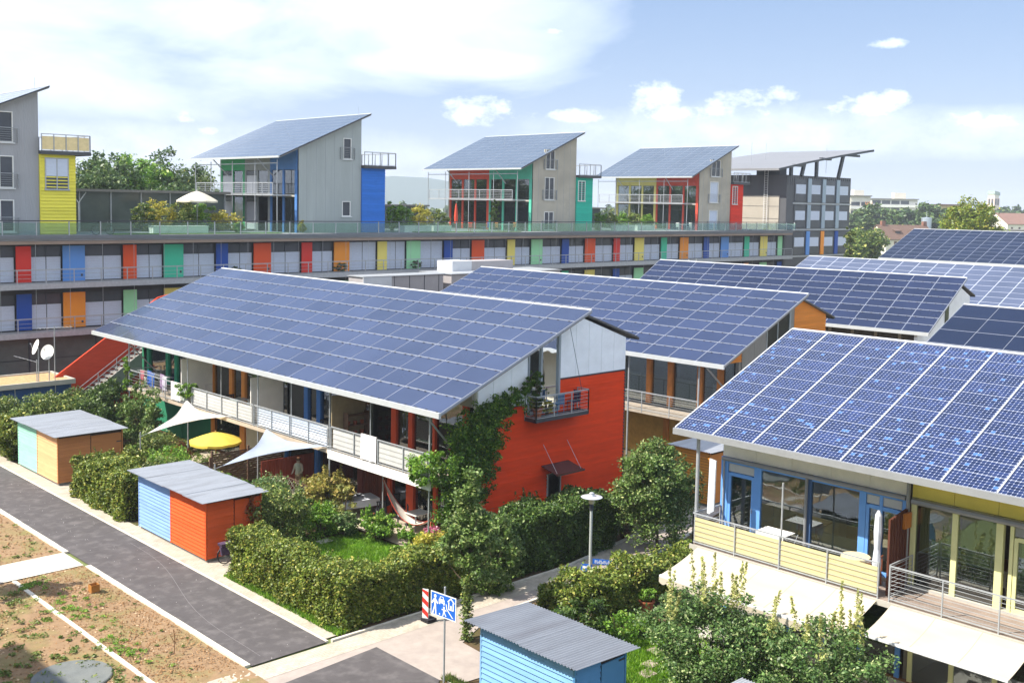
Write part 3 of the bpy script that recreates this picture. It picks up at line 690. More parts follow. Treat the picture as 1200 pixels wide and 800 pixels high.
part('balcony_canvas', MB().box(XB + .035, XB + .045, 33.0, 39.6, 3.05, 3.9), cloth_w, h1)
sl = MB()
for i in range(8): sl.box(XB + .03, XB + .045, 40.1, 46.1, 3.04 + i * .11, 3.04 + i * .11 + .085)
part('balcony_slats', sl, paint('d2dcea', 'white_slats'), h1, kind='stuff')
part('balcony_canvas', MB().box(XB + .035, XB + .045, 46.6, 52.9, 3.05, 3.85), cloth_w, h1)
# far end wall of the row
part('end_wall', MB().prism([(29.2, 63.2, 0), (38.3, 63.2, 0), (38.3, 63.2, 7.9), (w['R'], 63.2, 9.1), (29.2, 63.2, 6.75)], (0, .2, 0)), grn_c, h1)

# ================================================================== second row, orange gable
W2 = dict(E=44.7, zE=6.14, R=52.3, zR=9.37, Y0=31.3, Y1=58.0, XF=47.3, YG=32.2, XR=55.7)
w = W2
h2 = thing('terraced_house', 'second terraced row with solar roof, orange and grey end wall and wooden balcony posts', 'house', (47.3, 32.2, 0))
solar_roof(h2, w['E'], w['zE'], w['R'], w['zR'], w['Y0'], w['Y1'], 15, 8, pv_film2, frame_d, .06, .045)
rear_roof(h2, w, MATS['grey_sheet_roof'])
or_c = siding('orange_cladding', 'd98a3a'); tin = mat('grey_tin_panel', '8b8c8b', .5, .3, .08, 2, streak=(1, 1, .3))
party_body(h2, w, w['YG'], 57.2, or_c, tan_w, 4)
YG = w['YG']; under2 = lambda x: roofz(w, x) - .22
ob = MB()
boards_y(ob, YG, -1, lambda z: (52.4 if z < 9.0 else 52.4 + (z - 9.0) * .3, 55.75 if z < roofz(w, 55.7) - .25 else min(55.75, 52.3 + (9.25 - z) / .36 + .1)), 5.0, 9.1, .15)
boards_y(ob, YG, -1, lambda z: (47.3, 55.75), .1, 5.0, .15)
boards_y(ob, YG, -1, lambda z: (45.1 + max(0, z - 6.2) / .425, 47.45), 5.95, 6.85, .15)
part('orange_boards', ob, or_c, h2, kind='stuff')
part('gable_wall', MB().prism([(47.3, YG + .02, 0), (55.7, YG + .02, 0), (55.7, YG + .02, roofz(w, 55.7) - .25), (w['R'], YG + .02, w['zR'] - .3), (47.3, YG + .02, under2(47.3))], (0, .2, 0)), tin, h2)
xs = [47.5, 48.6, 49.7]
for a, b in zip(xs[:-1], xs[1:]):
    part('wall_panel', MB().prism([(a + .01, YG - .03, 5.02), (b - .01, YG - .03, 5.02), (b - .01, YG - .03, under2(b)), (a + .01, YG - .03, under2(a))], (0, .05, 0)), tin, h2)
gw = part('gable_window', MB().box(49.7, 49.8, YG - .05, YG + .0, 5.0, under2(49.7)).box(51.9, 52.05, YG - .05, YG + .0, 5.0, under2(51.9)).box(50.75, 50.83, YG - .04, YG + .0, 5.0, under2(50.8)), mat('window_frame_grey', '9aa3a8'), h2)
part('pane', MB().prism([(49.8, YG - .01, 5.0), (51.9, YG - .01, 5.0), (51.9, YG - .01, under2(51.9)), (49.8, YG - .01, under2(49.8))], (0, .012, 0)), mat('dark_glass_solid', '2c3536', .06, 0, .3, 1.2), gw)
part('wall_panel', MB().prism([(52.05, YG - .03, 5.0), (52.38, YG - .03, 5.0), (52.38, YG - .03, under2(52.2)), (52.05, YG - .03, under2(52.0))], (0, .05, 0)), tin, h2)
XF = w['XF']; ow = mat('oiled_larch_posts', 'cb8140', .5, 0, .2, 6, .1, 20, streak=(1, 1, .3))
for y in (33.3, 34.6, 36.6, 38.1, 41.4, 45.0, 48.0): post_y(h2, XF, y, 2.95, 5.9, .34, .14, ow)
for y in (33.3, 36.8, 41.4, 46.0): post_y(h2, XF, y, .05, 2.7, .34, .14, ow)
part('lintel_beam', MB().box(XF - .1, XF + .1, 32.4, 57.2, 5.9, 6.7), mat('fascia_board_grey', 'a7a49c'), h2)
part('wall', MB().box(XF - .03, XF + .09, 34, 57, .05, 2.68), mat('ochre_plywood', 'c4964c', .7, 0, .18, 2.5), h2)
part('floor_edge', MB().box(XF - .02, XF + .12, 32.4, 57.2, 2.68, 2.95), concrete_l, h2)
for a, b in ((32.5, 33.1), (33.5, 34.4), (34.8, 36.4), (36.8, 37.9), (38.3, 41.2), (41.6, 44.8)):
    part('pane', MB().box(XF, XF + .012, a, b, 2.98, 5.9), glass, h2)
for a, b, bz in ((34.8, 36.4, 2.98), (38.3, 41.2, 2.98), (33.5, 33.9, 3.0)): part('blind', MB().box(XF + .12, XF + .14, a, b, bz, 4.55), blind_g, h2)
XB = 45.2
part('balcony_floor', MB().box(XB, XF - .15, 33, 57, 2.78, 2.92), mat('balcony_boards', 'a59a8c'), h2)
part('privacy_screen', MB().box(XB + .15, XF - .15, 41.5, 41.56, 2.94, 5.2), mat('grey_screen', 'b5b2ab', .7, 0, .08, 2), h2)
for y in (33.2, 37.9, 41.6, 46, 50): part('balcony_post', MB().tube([(XB, y, 0), (XB, y, 6.0)], .05, 8), steel, h2)
railing('balcony_railing', h2, [(XB, 33.2), (XB, 50)], 2.95, h=1.0, nw=8, posts=1.9)
part('roof_strut', MB().tube([(XF - .3, 33.0, 4.6), (w['E'] + .3, 32.8, 6.0)], .05, 6), steel, h2)

# ================================================================== third row, white gable
pv_film3 = pvmat('pv_film_deep', '252d47', 'film', .24, .15, .1)
W3 = dict(E=67.4, zE=6.16, R=73.6, zR=9.47, Y0=31.5, Y1=57.0, XF=69.8, YG=32.3, XR=76.6)
w = W3
h3 = thing('terraced_house', 'third terraced row with dark blue solar roof and plain white end wall', 'house', (67.4, 31.5, 0), rz=R(3.5))
solar_roof(h3, w['E'], w['zE'], w['R'], w['zR'], w['Y0'], w['Y1'], 14, 8, pv_film3, frame_d, .06, .045)
rear_roof(h3, w, MATS['grey_sheet_roof'])
YG = w['YG']
part('gable_wall', MB().prism([(67.6, YG + .02, 5.4), (69.8, YG + .02, 0), (76.6, YG + .02, 0), (76.6, YG + .02, roofz(w, 76.6) - .25), (w['R'], YG + .02, w['zR'] - .3), (67.6, YG + .02, roofz(w, 67.6) - .22)], (0, .2, 0)), board_w, h3)
part('gable_window', MB().box(72.1, 72.7, YG - .03, YG + .01, 5.2, 8.4), mat('dark_glass_solid', '2c3536'), h3)
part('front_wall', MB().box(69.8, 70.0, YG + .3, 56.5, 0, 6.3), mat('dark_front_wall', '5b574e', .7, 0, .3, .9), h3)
part('rear_wall', MB().box(76.4, 76.6, YG + .3, 56.5, 0, 8.1), board_w, h3)
fr = MB()
for i in range(14): fr.box(69.72, 69.8, 32.6 + i * 1.7, 32.8 + i * 1.7, 2.9, 5.9)
part('window_posts', fr, paint('b9b6ab', 'pale_window_post'), h3, kind='stuff')
for i in range(12):
    part('window', MB().box(69.77, 69.8, 33.0 + i * 1.7, 34.1 + i * 1.7, 3.2, 5.3), mat('dark_glass_solid', '2c3536') if i % 3 else blind_w, h3)

# ================================================================== rows farther right
def plain_row(label, E, zE, Rr, zR, Y0, Y1, nc, nr, pv, fr, wall, rz=0, rails=True, gx=.04, gy=.05, depth=8.5, joined=False):
    h = thing('terraced_house', label, 'house', (E, Y1, 0), rz=rz)
    solar_roof(h, E, zE, Rr, zR, Y0, Y1, nc, nr, pv, fr, gx, gy, rails=False, joined=joined)
    XF, XR = E + 2.2, Rr + 2.6
    part('walls', MB().prism([(XF, Y0 + .7, 0), (XR, Y0 + .7, 0), (XR, Y0 + .7, zR - 1.2), (Rr, Y0 + .7, zR - .3), (XF, Y0 + .7, zE + (XF - E) * (zR - zE) / (Rr - E) - .25)], (0, Y1 - Y0 - 1.4, 0)), wall, h)
    part('rear_roof', MB().prism([(Rr - .1, Y0, zR - .2), (XR + .5, Y0, zR - 1.2), (XR + .5, Y0, zR - 1.04), (Rr - .1, Y0, zR - .04)], (0, Y1 - Y0, 0)), MATS['grey_sheet_roof'], h)
    n = int((Y1 - Y0 - 2) / 2.4)
    for i in range(n):
        for z in (.6, 3.2):
            part('window', MB().box(XF - .05, XF - .005, Y0 + 1.2 + i * 2.4, Y0 + 2.9 + i * 2.4, z, z + 2.0), mat('dark_glass_solid', '2c3536'), h)
    return h
cream = paint('d8d2bd', 'cream_wall')
plain_row('pale grey solar roof of the fourth row seen beyond the dark blue one', 84.9, 6.1, 92.9, 9.45, 31.6, 55.7, 15, 9, pv_grey, mat('panel_frame_cool', 'aab0c0', .5, .1, .05, 4), cream, gx=.08, gy=.06)
plain_row('tallest row far right, its dark solar roof right behind the pale one', 128.4, 8.0, 137.6, 11.6, 44, 67.0, 15, 9, pv_dark, frame_d, cream, gx=.06, gy=.06)
plain_row('row at the right edge with large dark solar modules just behind the near roof', 44.2, 5.75, 53.1, 9.42, 2.0, 23.1, 12, 7, pv_dark, frame_al, cream, gx=.03, gy=.05, rz=0)

# ================================================================== near house, blue and yellow front
WB = dict(E=28.47, zE=6.68, R=35.4, zR=9.5, Y0=2.2, Y1=21.8)
w = WB
hb = thing('terraced_house', 'nearest terraced house with blue framed windows, yellow neighbour bay and cream awnings', 'house', (30.2, 21.1, 0))
def near_roof():
    solar_roof(hb, w['E'], w['zE'], w['R'], w['zR'], w['Y0'], w['Y1'], 13, 11, pv_near, frame_al, .05, .025, rails=False, gutter=mat('grey_gutter', '9a9c9e', .5, .3, .06, 3), fh=.2)
near_roof()
# light cover strips between the module columns
dx, dz = w['R'] - w['E'], w['zR'] - w['zE']; L = math.hypot(dx, dz); nn = Vector((-dz / L, 0, dx / L)); cw = (w['Y1'] - w['Y0']) / 13
for j in range(14):
    y = w['Y0'] + j * cw
    part('cover_strip', MB().beam(Vector((w['E'], y, w['zE'])) + nn * .014, Vector((w['R'], y, w['zR'])) + nn * .014, .042, .03, nn), frame_w, hb)
XF = 30.2; F = 2.9
bluew = paint('69a0e4', 'light_blue_window_wood'); yel = paint('dad9a0', 'pale_yellow_window_wood'); yelp = paint('f2de6c', 'yellow_wall_panel'); beige = paint('f4f0e4', 'beige_wall_panel')
gt = mat('awning_housing_grey', '8f9296', .5, .3, .06, 3)
# fascia panels above the windows
for a, b, m_ in [(21.05, 19.75, beige), (19.75, 18.4, beige), (18.4, 17.0, beige), (17.0, 15.7, beige), (15.7, 14.45, beige), (14.35, 13.1, yelp), (13.1, 11.85, yelp), (11.85, 10.6, yelp), (10.6, 9.35, yelp), (9.35, 8.1, yelp)]:
    part('wall_panel', MB().box(XF - .03, XF + .05, b + .006, a - .006, 5.62, 6.9), m_, hb)
part('floor_slab', MB().box(XF - .02, 38.6, 2.9, 20.9, F - .25, F), wood_in, hb)
part('ground_floor_slab', MB().box(XF - .02, 38.6, 2.9, 20.9, -.03, .05), wood_in, hb)
part('awning_housing', MB().tube([(XF - .12, 21.0, 5.56), (XF - .12, 14.5, 5.56)], .07, 8).tube([(XF - .14, 14.3, 5.52), (XF - .14, 8, 5.52)], .09, 8), gt, hb)
part('side_wall', MB().prism([(XF, 20.85, 0), (38.6, 20.85, 0), (38.6, 20.85, 8.2), (w['R'], 20.85, 9.2), (XF, 20.85, 7.0)], (0, .22, 0)), bluew, hb)
part('side_wall', MB().prism([(XF, 2.9, 0), (38.6, 2.9, 0), (38.6, 2.9, 8.2), (w['R'], 2.9, 9.2), (XF, 2.9, 7.0)], (0, .22, 0)), beige, hb)
part('rear_wall', MB().box(38.4, 38.6, 3.2, 20.8, 0, 8.2), beige, hb)
part('rear_roof', MB().prism([(35.3, 2.4, 9.3), (39.2, 2.4, 7.9), (39.2, 2.4, 8.05), (35.3, 2.4, 9.46)], (0, 19.2, 0)), MATS['grey_sheet_roof'], hb)
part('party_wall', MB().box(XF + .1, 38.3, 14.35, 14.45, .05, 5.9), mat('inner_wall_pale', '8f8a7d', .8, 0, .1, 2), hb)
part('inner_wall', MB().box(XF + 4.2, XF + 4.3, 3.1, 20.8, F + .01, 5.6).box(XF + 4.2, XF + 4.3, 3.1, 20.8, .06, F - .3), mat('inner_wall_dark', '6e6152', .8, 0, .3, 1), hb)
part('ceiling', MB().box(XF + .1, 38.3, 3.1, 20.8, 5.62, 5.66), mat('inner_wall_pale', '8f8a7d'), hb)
# posts and frames
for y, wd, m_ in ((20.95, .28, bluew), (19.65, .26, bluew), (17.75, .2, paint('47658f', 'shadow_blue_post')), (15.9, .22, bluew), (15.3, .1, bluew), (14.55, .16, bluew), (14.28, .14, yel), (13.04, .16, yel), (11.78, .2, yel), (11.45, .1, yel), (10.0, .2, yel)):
    part('window_post', MB().box(XF - .06, XF + .1, y - wd / 2, y + wd / 2, F + .02, 5.6), m_, hb)
part('head_rail', MB().box(XF - .05, XF + .08, 14.64, 20.8, 5.42, 5.6), bluew, hb)
part('head_rail', MB().box(XF - .05, XF + .08, 8, 14.2, 5.42, 5.6), yel, hb)
part('threshold', MB().box(XF - .08, XF + .1, 8, 20.8, F + .0, F + .1), concrete_l, hb)
def door_u(y0, y1, m_, top):
    f = part('door', MB().box(XF - .05, XF + .05, y0, y0 + .1, F + .1, 5.1).box(XF - .05, XF + .05, y1 - .1, y1, F + .1, 5.1).box(XF - .05, XF + .05, y0 + .1, y1 - .1, 5.0, 5.12).box(XF - .05, XF + .05, y0 + .1, y1 - .1, F + .1, F + .22), m_, hb)
    part('pane', MB().box(XF, XF + .012, y0 + .1, y1 - .1, F + .22, 5.0), glass, f)
    part('handle', MB().box(XF - .09, XF - .06, y0 + .04, y0 + .06, F + 1.0, F + 1.16), steel, f)
    part('transom_panel', MB().box(XF - .02, XF + .02, y0, y1, 5.14, 5.4), top, hb)
door_u(19.78, 20.8, bluew, mat('transom_grey', 'b8bcbc', .5, 0, .05, 3)); door_u(14.66, 15.78, bluew, MATS['transom_grey']); door_u(10.3, 11.38, yel, mat('transom_dark', '8d8f8c', .5, 0, .05, 3))
for a, b in ((17.85, 19.5), (16.02, 17.63), (13.13, 14.2), (11.88, 12.95), (8.2, 9.9)):
    part('pane', MB().box(XF, XF + .012, a, b, F + .12, 5.4), glass, hb)
# roller blinds behind the yellow panes, low pale rail behind the blue ones
gb_ = mat('olive_roller_blind', 'd0ce88', .8, 0, .06, 4)
for a, b, z in ((13.15, 14.15, 4.0), (11.9, 12.93, 4.0), (10.45, 11.25, 4.1)):
    bo = part('roller_blind', MB().box(XF + .15, XF + .16, a, b, z, 5.4), gb_, hb); part('blind_bar', MB().box(XF + .14, XF + .17, a, b, z - .04, z), white_paint, bo)
part('interior_cabinet', MB().box(XF + 2.2, XF + 2.7, 17.9, 20.4, F + .02, F + .85), mat('pale_cabinet', 'b9c9b4', .6, 0, .1, 2), hb)
part('interior_cabinet', MB().box(XF + .5, XF + .55, 16.1, 17.6, F + .02, F + .8), mat('pale_cabinet', 'b9c9b4'), hb)
part('interior_shelf', MB().box(XF + 3.8, XF + 4.1, 16.2, 17.4, F + .02, F + 2.0), mat('shelf_wood', '5e4630', .6, 0, .2, 3), hb)
tb = part('interior_table', MB().box(XF + 1.0, XF + 2.0, 18.0, 19.3, F + .7, F + .74).box(XF + 1.05, XF + 1.1, 18.05, 18.1, F, F + .7).box(XF + 1.9, XF + 1.95, 19.2, 19.25, F, F + .7), mat('table_wood', 'a4703a', .5, 0, .15, 3), hb)
part('interior_lamp', MB().tube([(XF + 1.2, 18.9, F + .74), (XF + 1.2, 18.9, F + 1.35), (XF + 1.15, 18.75, F + 1.5), (XF + 1.1, 18.62, F + 1.35)], .012, 5).lathe((XF + 1.1, 18.62, F + 1.22), [(.1, 0), (.05, .1), (.02, .14)], 10), white_met, hb)
# balcony
XB = 28.6
bf = MB()
for i in range(12): bf.box(XB + .02 + i * .132, XB + .02 + i * .132 + .12, 8.0, 21.1, F - .05, F)
part('deck_boards', bf, mat('weathered_deck', '94857b', .8, 0, .12, 3, isl=.1), hb, kind='stuff')
part('deck_edge', MB().box(XB - .04, XB, 8.0, 21.15, F - .18, F - .01), concrete_l, hb)
part('balcony_post', MB().tube([(XB + .25, 21.12, 0), (XB + .25, 21.12, 6.68)], .06, 10), steel, hb)
part('balcony_post', MB().tube([(XF - .1, 20.95, F), (XF - .1, 20.95, 5.5)], .03, 8), steel, hb)
part('balcony_post', MB().tube([(XB + .05, 17.75, F), (XB + .05, 17.75, 5.6)], .03, 8), steel, hb)
part('downpipe', MB().tube([(XF - .18, 14.4, F), (XF - .18, 14.4, 6.6)], .06, 8), gt, hb)
part('downpipe', MB().tube([(XF - .14, 17.78, F), (XF - .14, 17.78, 5.6)], .05, 8), gt, hb)
railing('balcony_railing', hb, [(XF - .1, 21.05), (XB, 21.05), (XB, 14.5)], F + .05, h=.98, nw=6, posts=1.5, r=.02, wr=.005)
yc = mat('cream_balcony_cloth', 'd9cfa0', .8, 0, .04, 3, trans=.25)
cv = MB()
for i in range(8): cv.box(XB + .03, XB + .04, 14.55, 21.0, F + .1 + i * .1, F + .1 + i * .1 + .095)
part('balcony_cloth', cv, yc, hb)
railing('balcony_railing', hb, [(XB, 14.15), (XB, 8.0)], F + .05, h=.98, nw=8, posts=1.7, r=.02)
railing('inner_railing', hb, [(XB + .08, 14.2), (XF - .15, 14.2)], F + .05, h=.98, nw=8, posts=1.4, r=.015)
sb = MB()
for i in range(14): sb.box(XB + .35 + i * .085, XB + .35 + i * .085 + .075, 14.38 - .02 * (i % 2), 14.44, F + .02, 5.15 + .012 * i)
part('privacy_screen', sb, mat('dark_brown_boards', '5a3326', .7, 0, .15, 5, isl=.1), hb)
part('wall_box', MB().box(XF - .55, XF - .15, 14.28, 14.36, 4.75, 5.2), mat('copper_wall_box', 'b5702f', .5, 0, .1, 5), hb)
# awnings: cloth, front bar, scalloped hem, arms
aw = mat('cream_awning_cloth', 'd9cfbc', .85, 0, .06, 1.2, streak=(2, .6, 1), trans=.3, dirt=('bfb298', .3, .9))
def awning(y0, y1, xa, za, xb, zb, hem=True):
    n = 24; mb = MB()
    for i in range(n + 1):
        y = y0 + (y1 - y0) * i / n
        for k in range(6):
            t = k / 5; mb.v.append((xa + (xb - xa) * t, y, za + (zb - za) * t - .05 * math.sin(math.pi * t)))
    for i in range(n):
        for k in range(5): mb.f.append((i * 6 + k, (i + 1) * 6 + k, (i + 1) * 6 + k + 1, i * 6 + k + 1))
    a = part('awning', mb, aw, hb, smooth=True)
    k_ = max(2, int(abs(y1 - y0) / 1.2))
    for i in range(1, k_):
        yy = y0 + (y1 - y0) * i / k_; pr = [(xa + (xb - xa) * q / 5, za + (zb - za) * q / 5 - .05 * math.sin(math.pi * q / 5) + .004) for q in range(6)]; sm_ = MB()
        for (ax, az_), (bx_, bz_) in zip(pr[:-1], pr[1:]): sm_.quad((ax, yy - .012, az_), (ax, yy + .012, az_), (bx_, yy + .012, bz_), (bx_, yy - .012, bz_))
        part('seam', sm_, mat('awning_seam', 'b5a98f', .85, 0, .05, 3), a)
    part('front_bar', MB().box(xb - .04, xb + .02, min(y0, y1), max(y0, y1), zb - .05, zb + .02), white_met, a)
    sc = MB(); m_ = int(abs(y1 - y0) / .28) if hem else 0
    for i in range(m_):
        ya = y0 + (y1 - y0) * i / m_; yb = y0 + (y1 - y0) * (i + 1) / m_
        p = [(xb - .045, ya, zb - .05), (xb - .045, yb, zb - .05), (xb - .045, yb, zb - .2)] + [(xb - .045, yb + (ya - yb) * k / 4, zb - .2 - .07 * math.sin(math.pi * k / 4)) for k in range(1, 4)] + [(xb - .045, ya, zb - .2)]
        sc.add(p, [tuple(range(7))])
    if hem: part('hem', sc, aw, a)
    ar = MB()
    for y in (y0 - .6 if y0 > y1 else y0 + .6, y1 + .6 if y0 > y1 else y1 - .6): ar.beam((xa, y, za - .1), ((xa + xb) / 2, y + .25, (za + zb) / 2 - .12), .05, .04).beam(((xa + xb) / 2, y + .25, (za + zb) / 2 - .12), (xb, y, zb - .02), .05, .04)
    part('awning_arms', ar, white_met, a)
awning(20.8, 14.5, 28.54, 2.84, 26.6, 2.36)
awning(14.05, 10.15, 28.54, 2.84, 27.0, 2.42, False)
# ground floor front of the near house, in the awnings' shade
for a, b, m_ in ((14.6, 20.8, bluew), (8, 14.2, yel)):
    q = MB()
    for i in range(6):
        y = a + (b - a) * i / 5; q.box(XF - .03, XF + .05, y - .07, y + .07, .05, 2.6)
    part('window_frame', q, m_, hb); part('pane', MB().box(XF, XF + .012, a, b, .1, 2.6), glass, hb)
struct('terrace', MB().box(27.6, 30.1, 8, 21.0, -.05, .03), concrete_l)
# ================================================================== long colourful building behind
Z0, ZD = 0.0, 11.2
ss = thing('long_commercial_building', 'long two storey glazed building with coloured panels, galleries and glass railed roof terrace', 'building', (50, 76.5, 0))
dk = mat('dark_glazing', '4b4f57', .25, 0, .2, .5); lb = mat('blue_grey_blind', 'c8d2e2', .7, 0, .06, 3, streak=(1, 1, 5))
sof = mat('deck_edge_grey', '85878a', .8, 0, .10, .8, dirt=('6c6d6e', .5, .3)); soffit_w = mat('soffit_wood', '8f7f72', .8, 0, .12, 1)
part('body', MB().box(-16, 121, 76.6, 93, 0, 10.9), mat('dark_wall_backing', '45474c', .8, 0, .1, 1), ss)
part('roof_deck', MB().box(-16, 121, 75.0, 93, 10.86, 11.2), sof, ss)
part('deck_fascia', MB().box(-16, 121, 74.94, 75.0, 10.98, 11.22), mat('fascia_metal', '6e7378', .5, .3, .08, 1), ss)
part('soffit', MB().box(-16, 121, 75.0, 76.6, 10.62, 10.84), soffit_w, ss)
for zg in (7.93, 4.62):
    part('gallery', MB().box(-16, 121, 74.95, 76.55, zg - .28, zg), mat('gallery_slab', '8b8e90', .75, .1, .12, .8), ss)
    part('gallery_edge', MB().box(-16, 121, 74.9, 74.95, zg - .34, zg + .03), steel, ss)
    railing('gallery_railing', ss, [(-16, 74.98), (121, 74.98)], zg + .03, h=.95, nw=4, posts=1.9, r=.028, wr=.010)
gl_r = mat('rail_glass_body', '9fb6b4', .1, 0, .05, 2)
railglass = glassmat('green_rail_glass', (.74, .86, .83), .02, .04, (.30, .42, .40), .10, .35)
cols = dict(R='dc3326', B='5f96dc', O='e6541c', T='40c49c', N='1a4ca4', A='f0962a', Y='efdf74', G='a0e2ac')
pm = {k: mat('panel_' + k, v, .5, 0, .05, .8, isl=.04) for k, v in cols.items()}
panels = [(26.23, .84, 'R', 'N'), (29.38, 1.44, 'B', 'A'), (33.74, .84, 'O', 'G'), (36.86, 1.47, 'T', 'Y'), (41.15, .95, 'N', 'R'), (44.42, 1.47, 'O', 'B'), (48.86, .91, 'R', 'T'), (52.05, 1.57, 'A', 'G'),
          (56.58, .93, 'Y', 'N'), (59.79, 1.56, 'G', 'O'), (64.16, 1.0, 'N', 'Y'), (67.57, 1.57, 'O', 'B'), (72.17, .92, 'Y', 'R'), (75.44, 1.6, 'G', 'A'), (79.85, 1.1, 'N', 'T'), (83.33, 1.6, 'O', 'Y'),
          (87.86, 1.05, 'R', 'N'), (91.34, 1.68, 'Y', 'G'), (95.95, 1.08, 'T', 'R'), (99.38, 1.7, 'A', 'B'), (103.94, 1.18, 'N', 'Y'), (107.34, 1.9, 'B', 'O'), (112.22, 1.1, 'T', 'A'), (115.65, 1.71, 'Y', 'G'), (119.6, 1.1, 'G', 'N'),
          (22.0, 1.4, 'Y', 'T'), (18.5, .84, 'N', 'O')]
pms = {}
def panel_mesh(wd, k, h):
    key = (wd, k, h)
    if key not in pms: pms[key] = mesh_of('coloured_panel', MB().box(0, wd, -.09, 0, 0, h), pm[k])
    return pms[key]
for x, wd, a, b in panels:
    wd = 1.0 if wd < 1.25 else 1.55
    inst('coloured_panel', panel_mesh(wd, a, 2.48), ss, (x, 76.3, 7.98)); inst('coloured_panel', panel_mesh(wd, b, 2.48), ss, (x, 76.3, 4.7))
    if wd > 1.2:
        for z in (8.3, 5.0): part('vent', MB().box(x + wd - .3, x + wd - .16, 76.19, 76.21, z, z + .16), dk, ss)
px_ = sorted([p[:2] for p in panels])
bm = {}
def share(key, fn, m, nm):
    if (key, nm) not in bm: bm[(key, nm)] = mesh_of(nm, fn(), m)
    return bm[(key, nm)]
for (x, wd), (x2, _) in zip(px_[:-1], px_[1:]):
    a = x + (1.0 if wd < 1.25 else 1.55) + .05; b = x2 - .05
    n = 2
    for zz in (8.02, 4.72):
        for i in range(n):
            wa = (b - a) / n; ya = a + i * wa
            blind_h = 1.78
            if abs(x - 56) < 5 or abs(x - 52) < 1: blind_h = 2.4
            key = (round(wa, 2), blind_h)
            inst('pane', share(round(wa, 2), lambda: MB().box(.02, wa - .02, 0, .015, 0, 2.42), dk, 'pane'), ss, (ya, 76.5, zz))
            def bl():
                q = MB(); k = int(blind_h / .12)
                for j in range(k): q.box(.03, wa - .03, .0, .03 + .012 * (j % 2), j * .12, j * .12 + .115)
                return q
            inst('blind', share(key, bl, lb, 'blind'), ss, (ya, 76.44, zz + .0))
            inst('mullion', share('m', lambda: MB().box(-.03, .03, -.05, .0, 0, 2.45), steel_d, 'mullion'), ss, (ya, 76.5, zz))
# rope-thin bracing wires before the gallery and the ground floor glass wall
gw_ = mat('dark_green_glass_wall', '56605c', .15, 0, .25, .4)
for i in range(16):
    x = -10 + i * 4.6
    part('ground_floor_pane', MB().box(x + .05, x + 4.55, 75.6, 75.66, 0.1, 2.7), gw_, ss); part('ground_floor_pane', MB().box(x + .05, x + 4.55, 75.6, 75.66, 2.76, 4.2), gw_, ss)
    part('mullion', MB().box(x - .04, x + .04, 75.52, 75.6, 0, 4.2), steel_d, ss)
q = MB()
for i in range(58): q.tube([(-12 + i * 2.3, 75.02, 4.3), (-12 + i * 2.3, 75.02, 10.9)], .012, 4, cap=False)
part('bracing_wires', q, steel, ss, kind='stuff')
# terrace railing of green glass, plate by plate
rr = part('terrace_railing', MB().box(-16, 121.6, 75.05, 75.11, 12.18, 12.25), steel_d, ss)
gme = mesh_of('glass_plate', MB().box(.04, 2.16, -.006, .006, 0, .82), railglass)
pme = mesh_of('rail_post', MB().box(-.035, .035, -.03, .03, 0, 1.0), steel)
for i in range(62):
    x = -14.6 + i * 2.2
    inst('glass_plate', gme, rr, (x, 75.08, 11.27)); inst('rail_post', pme, rr, (x, 75.08, 11.2))
part('end_railing', MB().box(118.5, 121.6, 75.15, 75.2, 11.9, 11.95).box(118.5, 121.6, 75.15, 75.2, 11.6, 11.65).box(121.5, 121.6, 75.1, 75.2, 11.2, 12.2), white_met, ss)

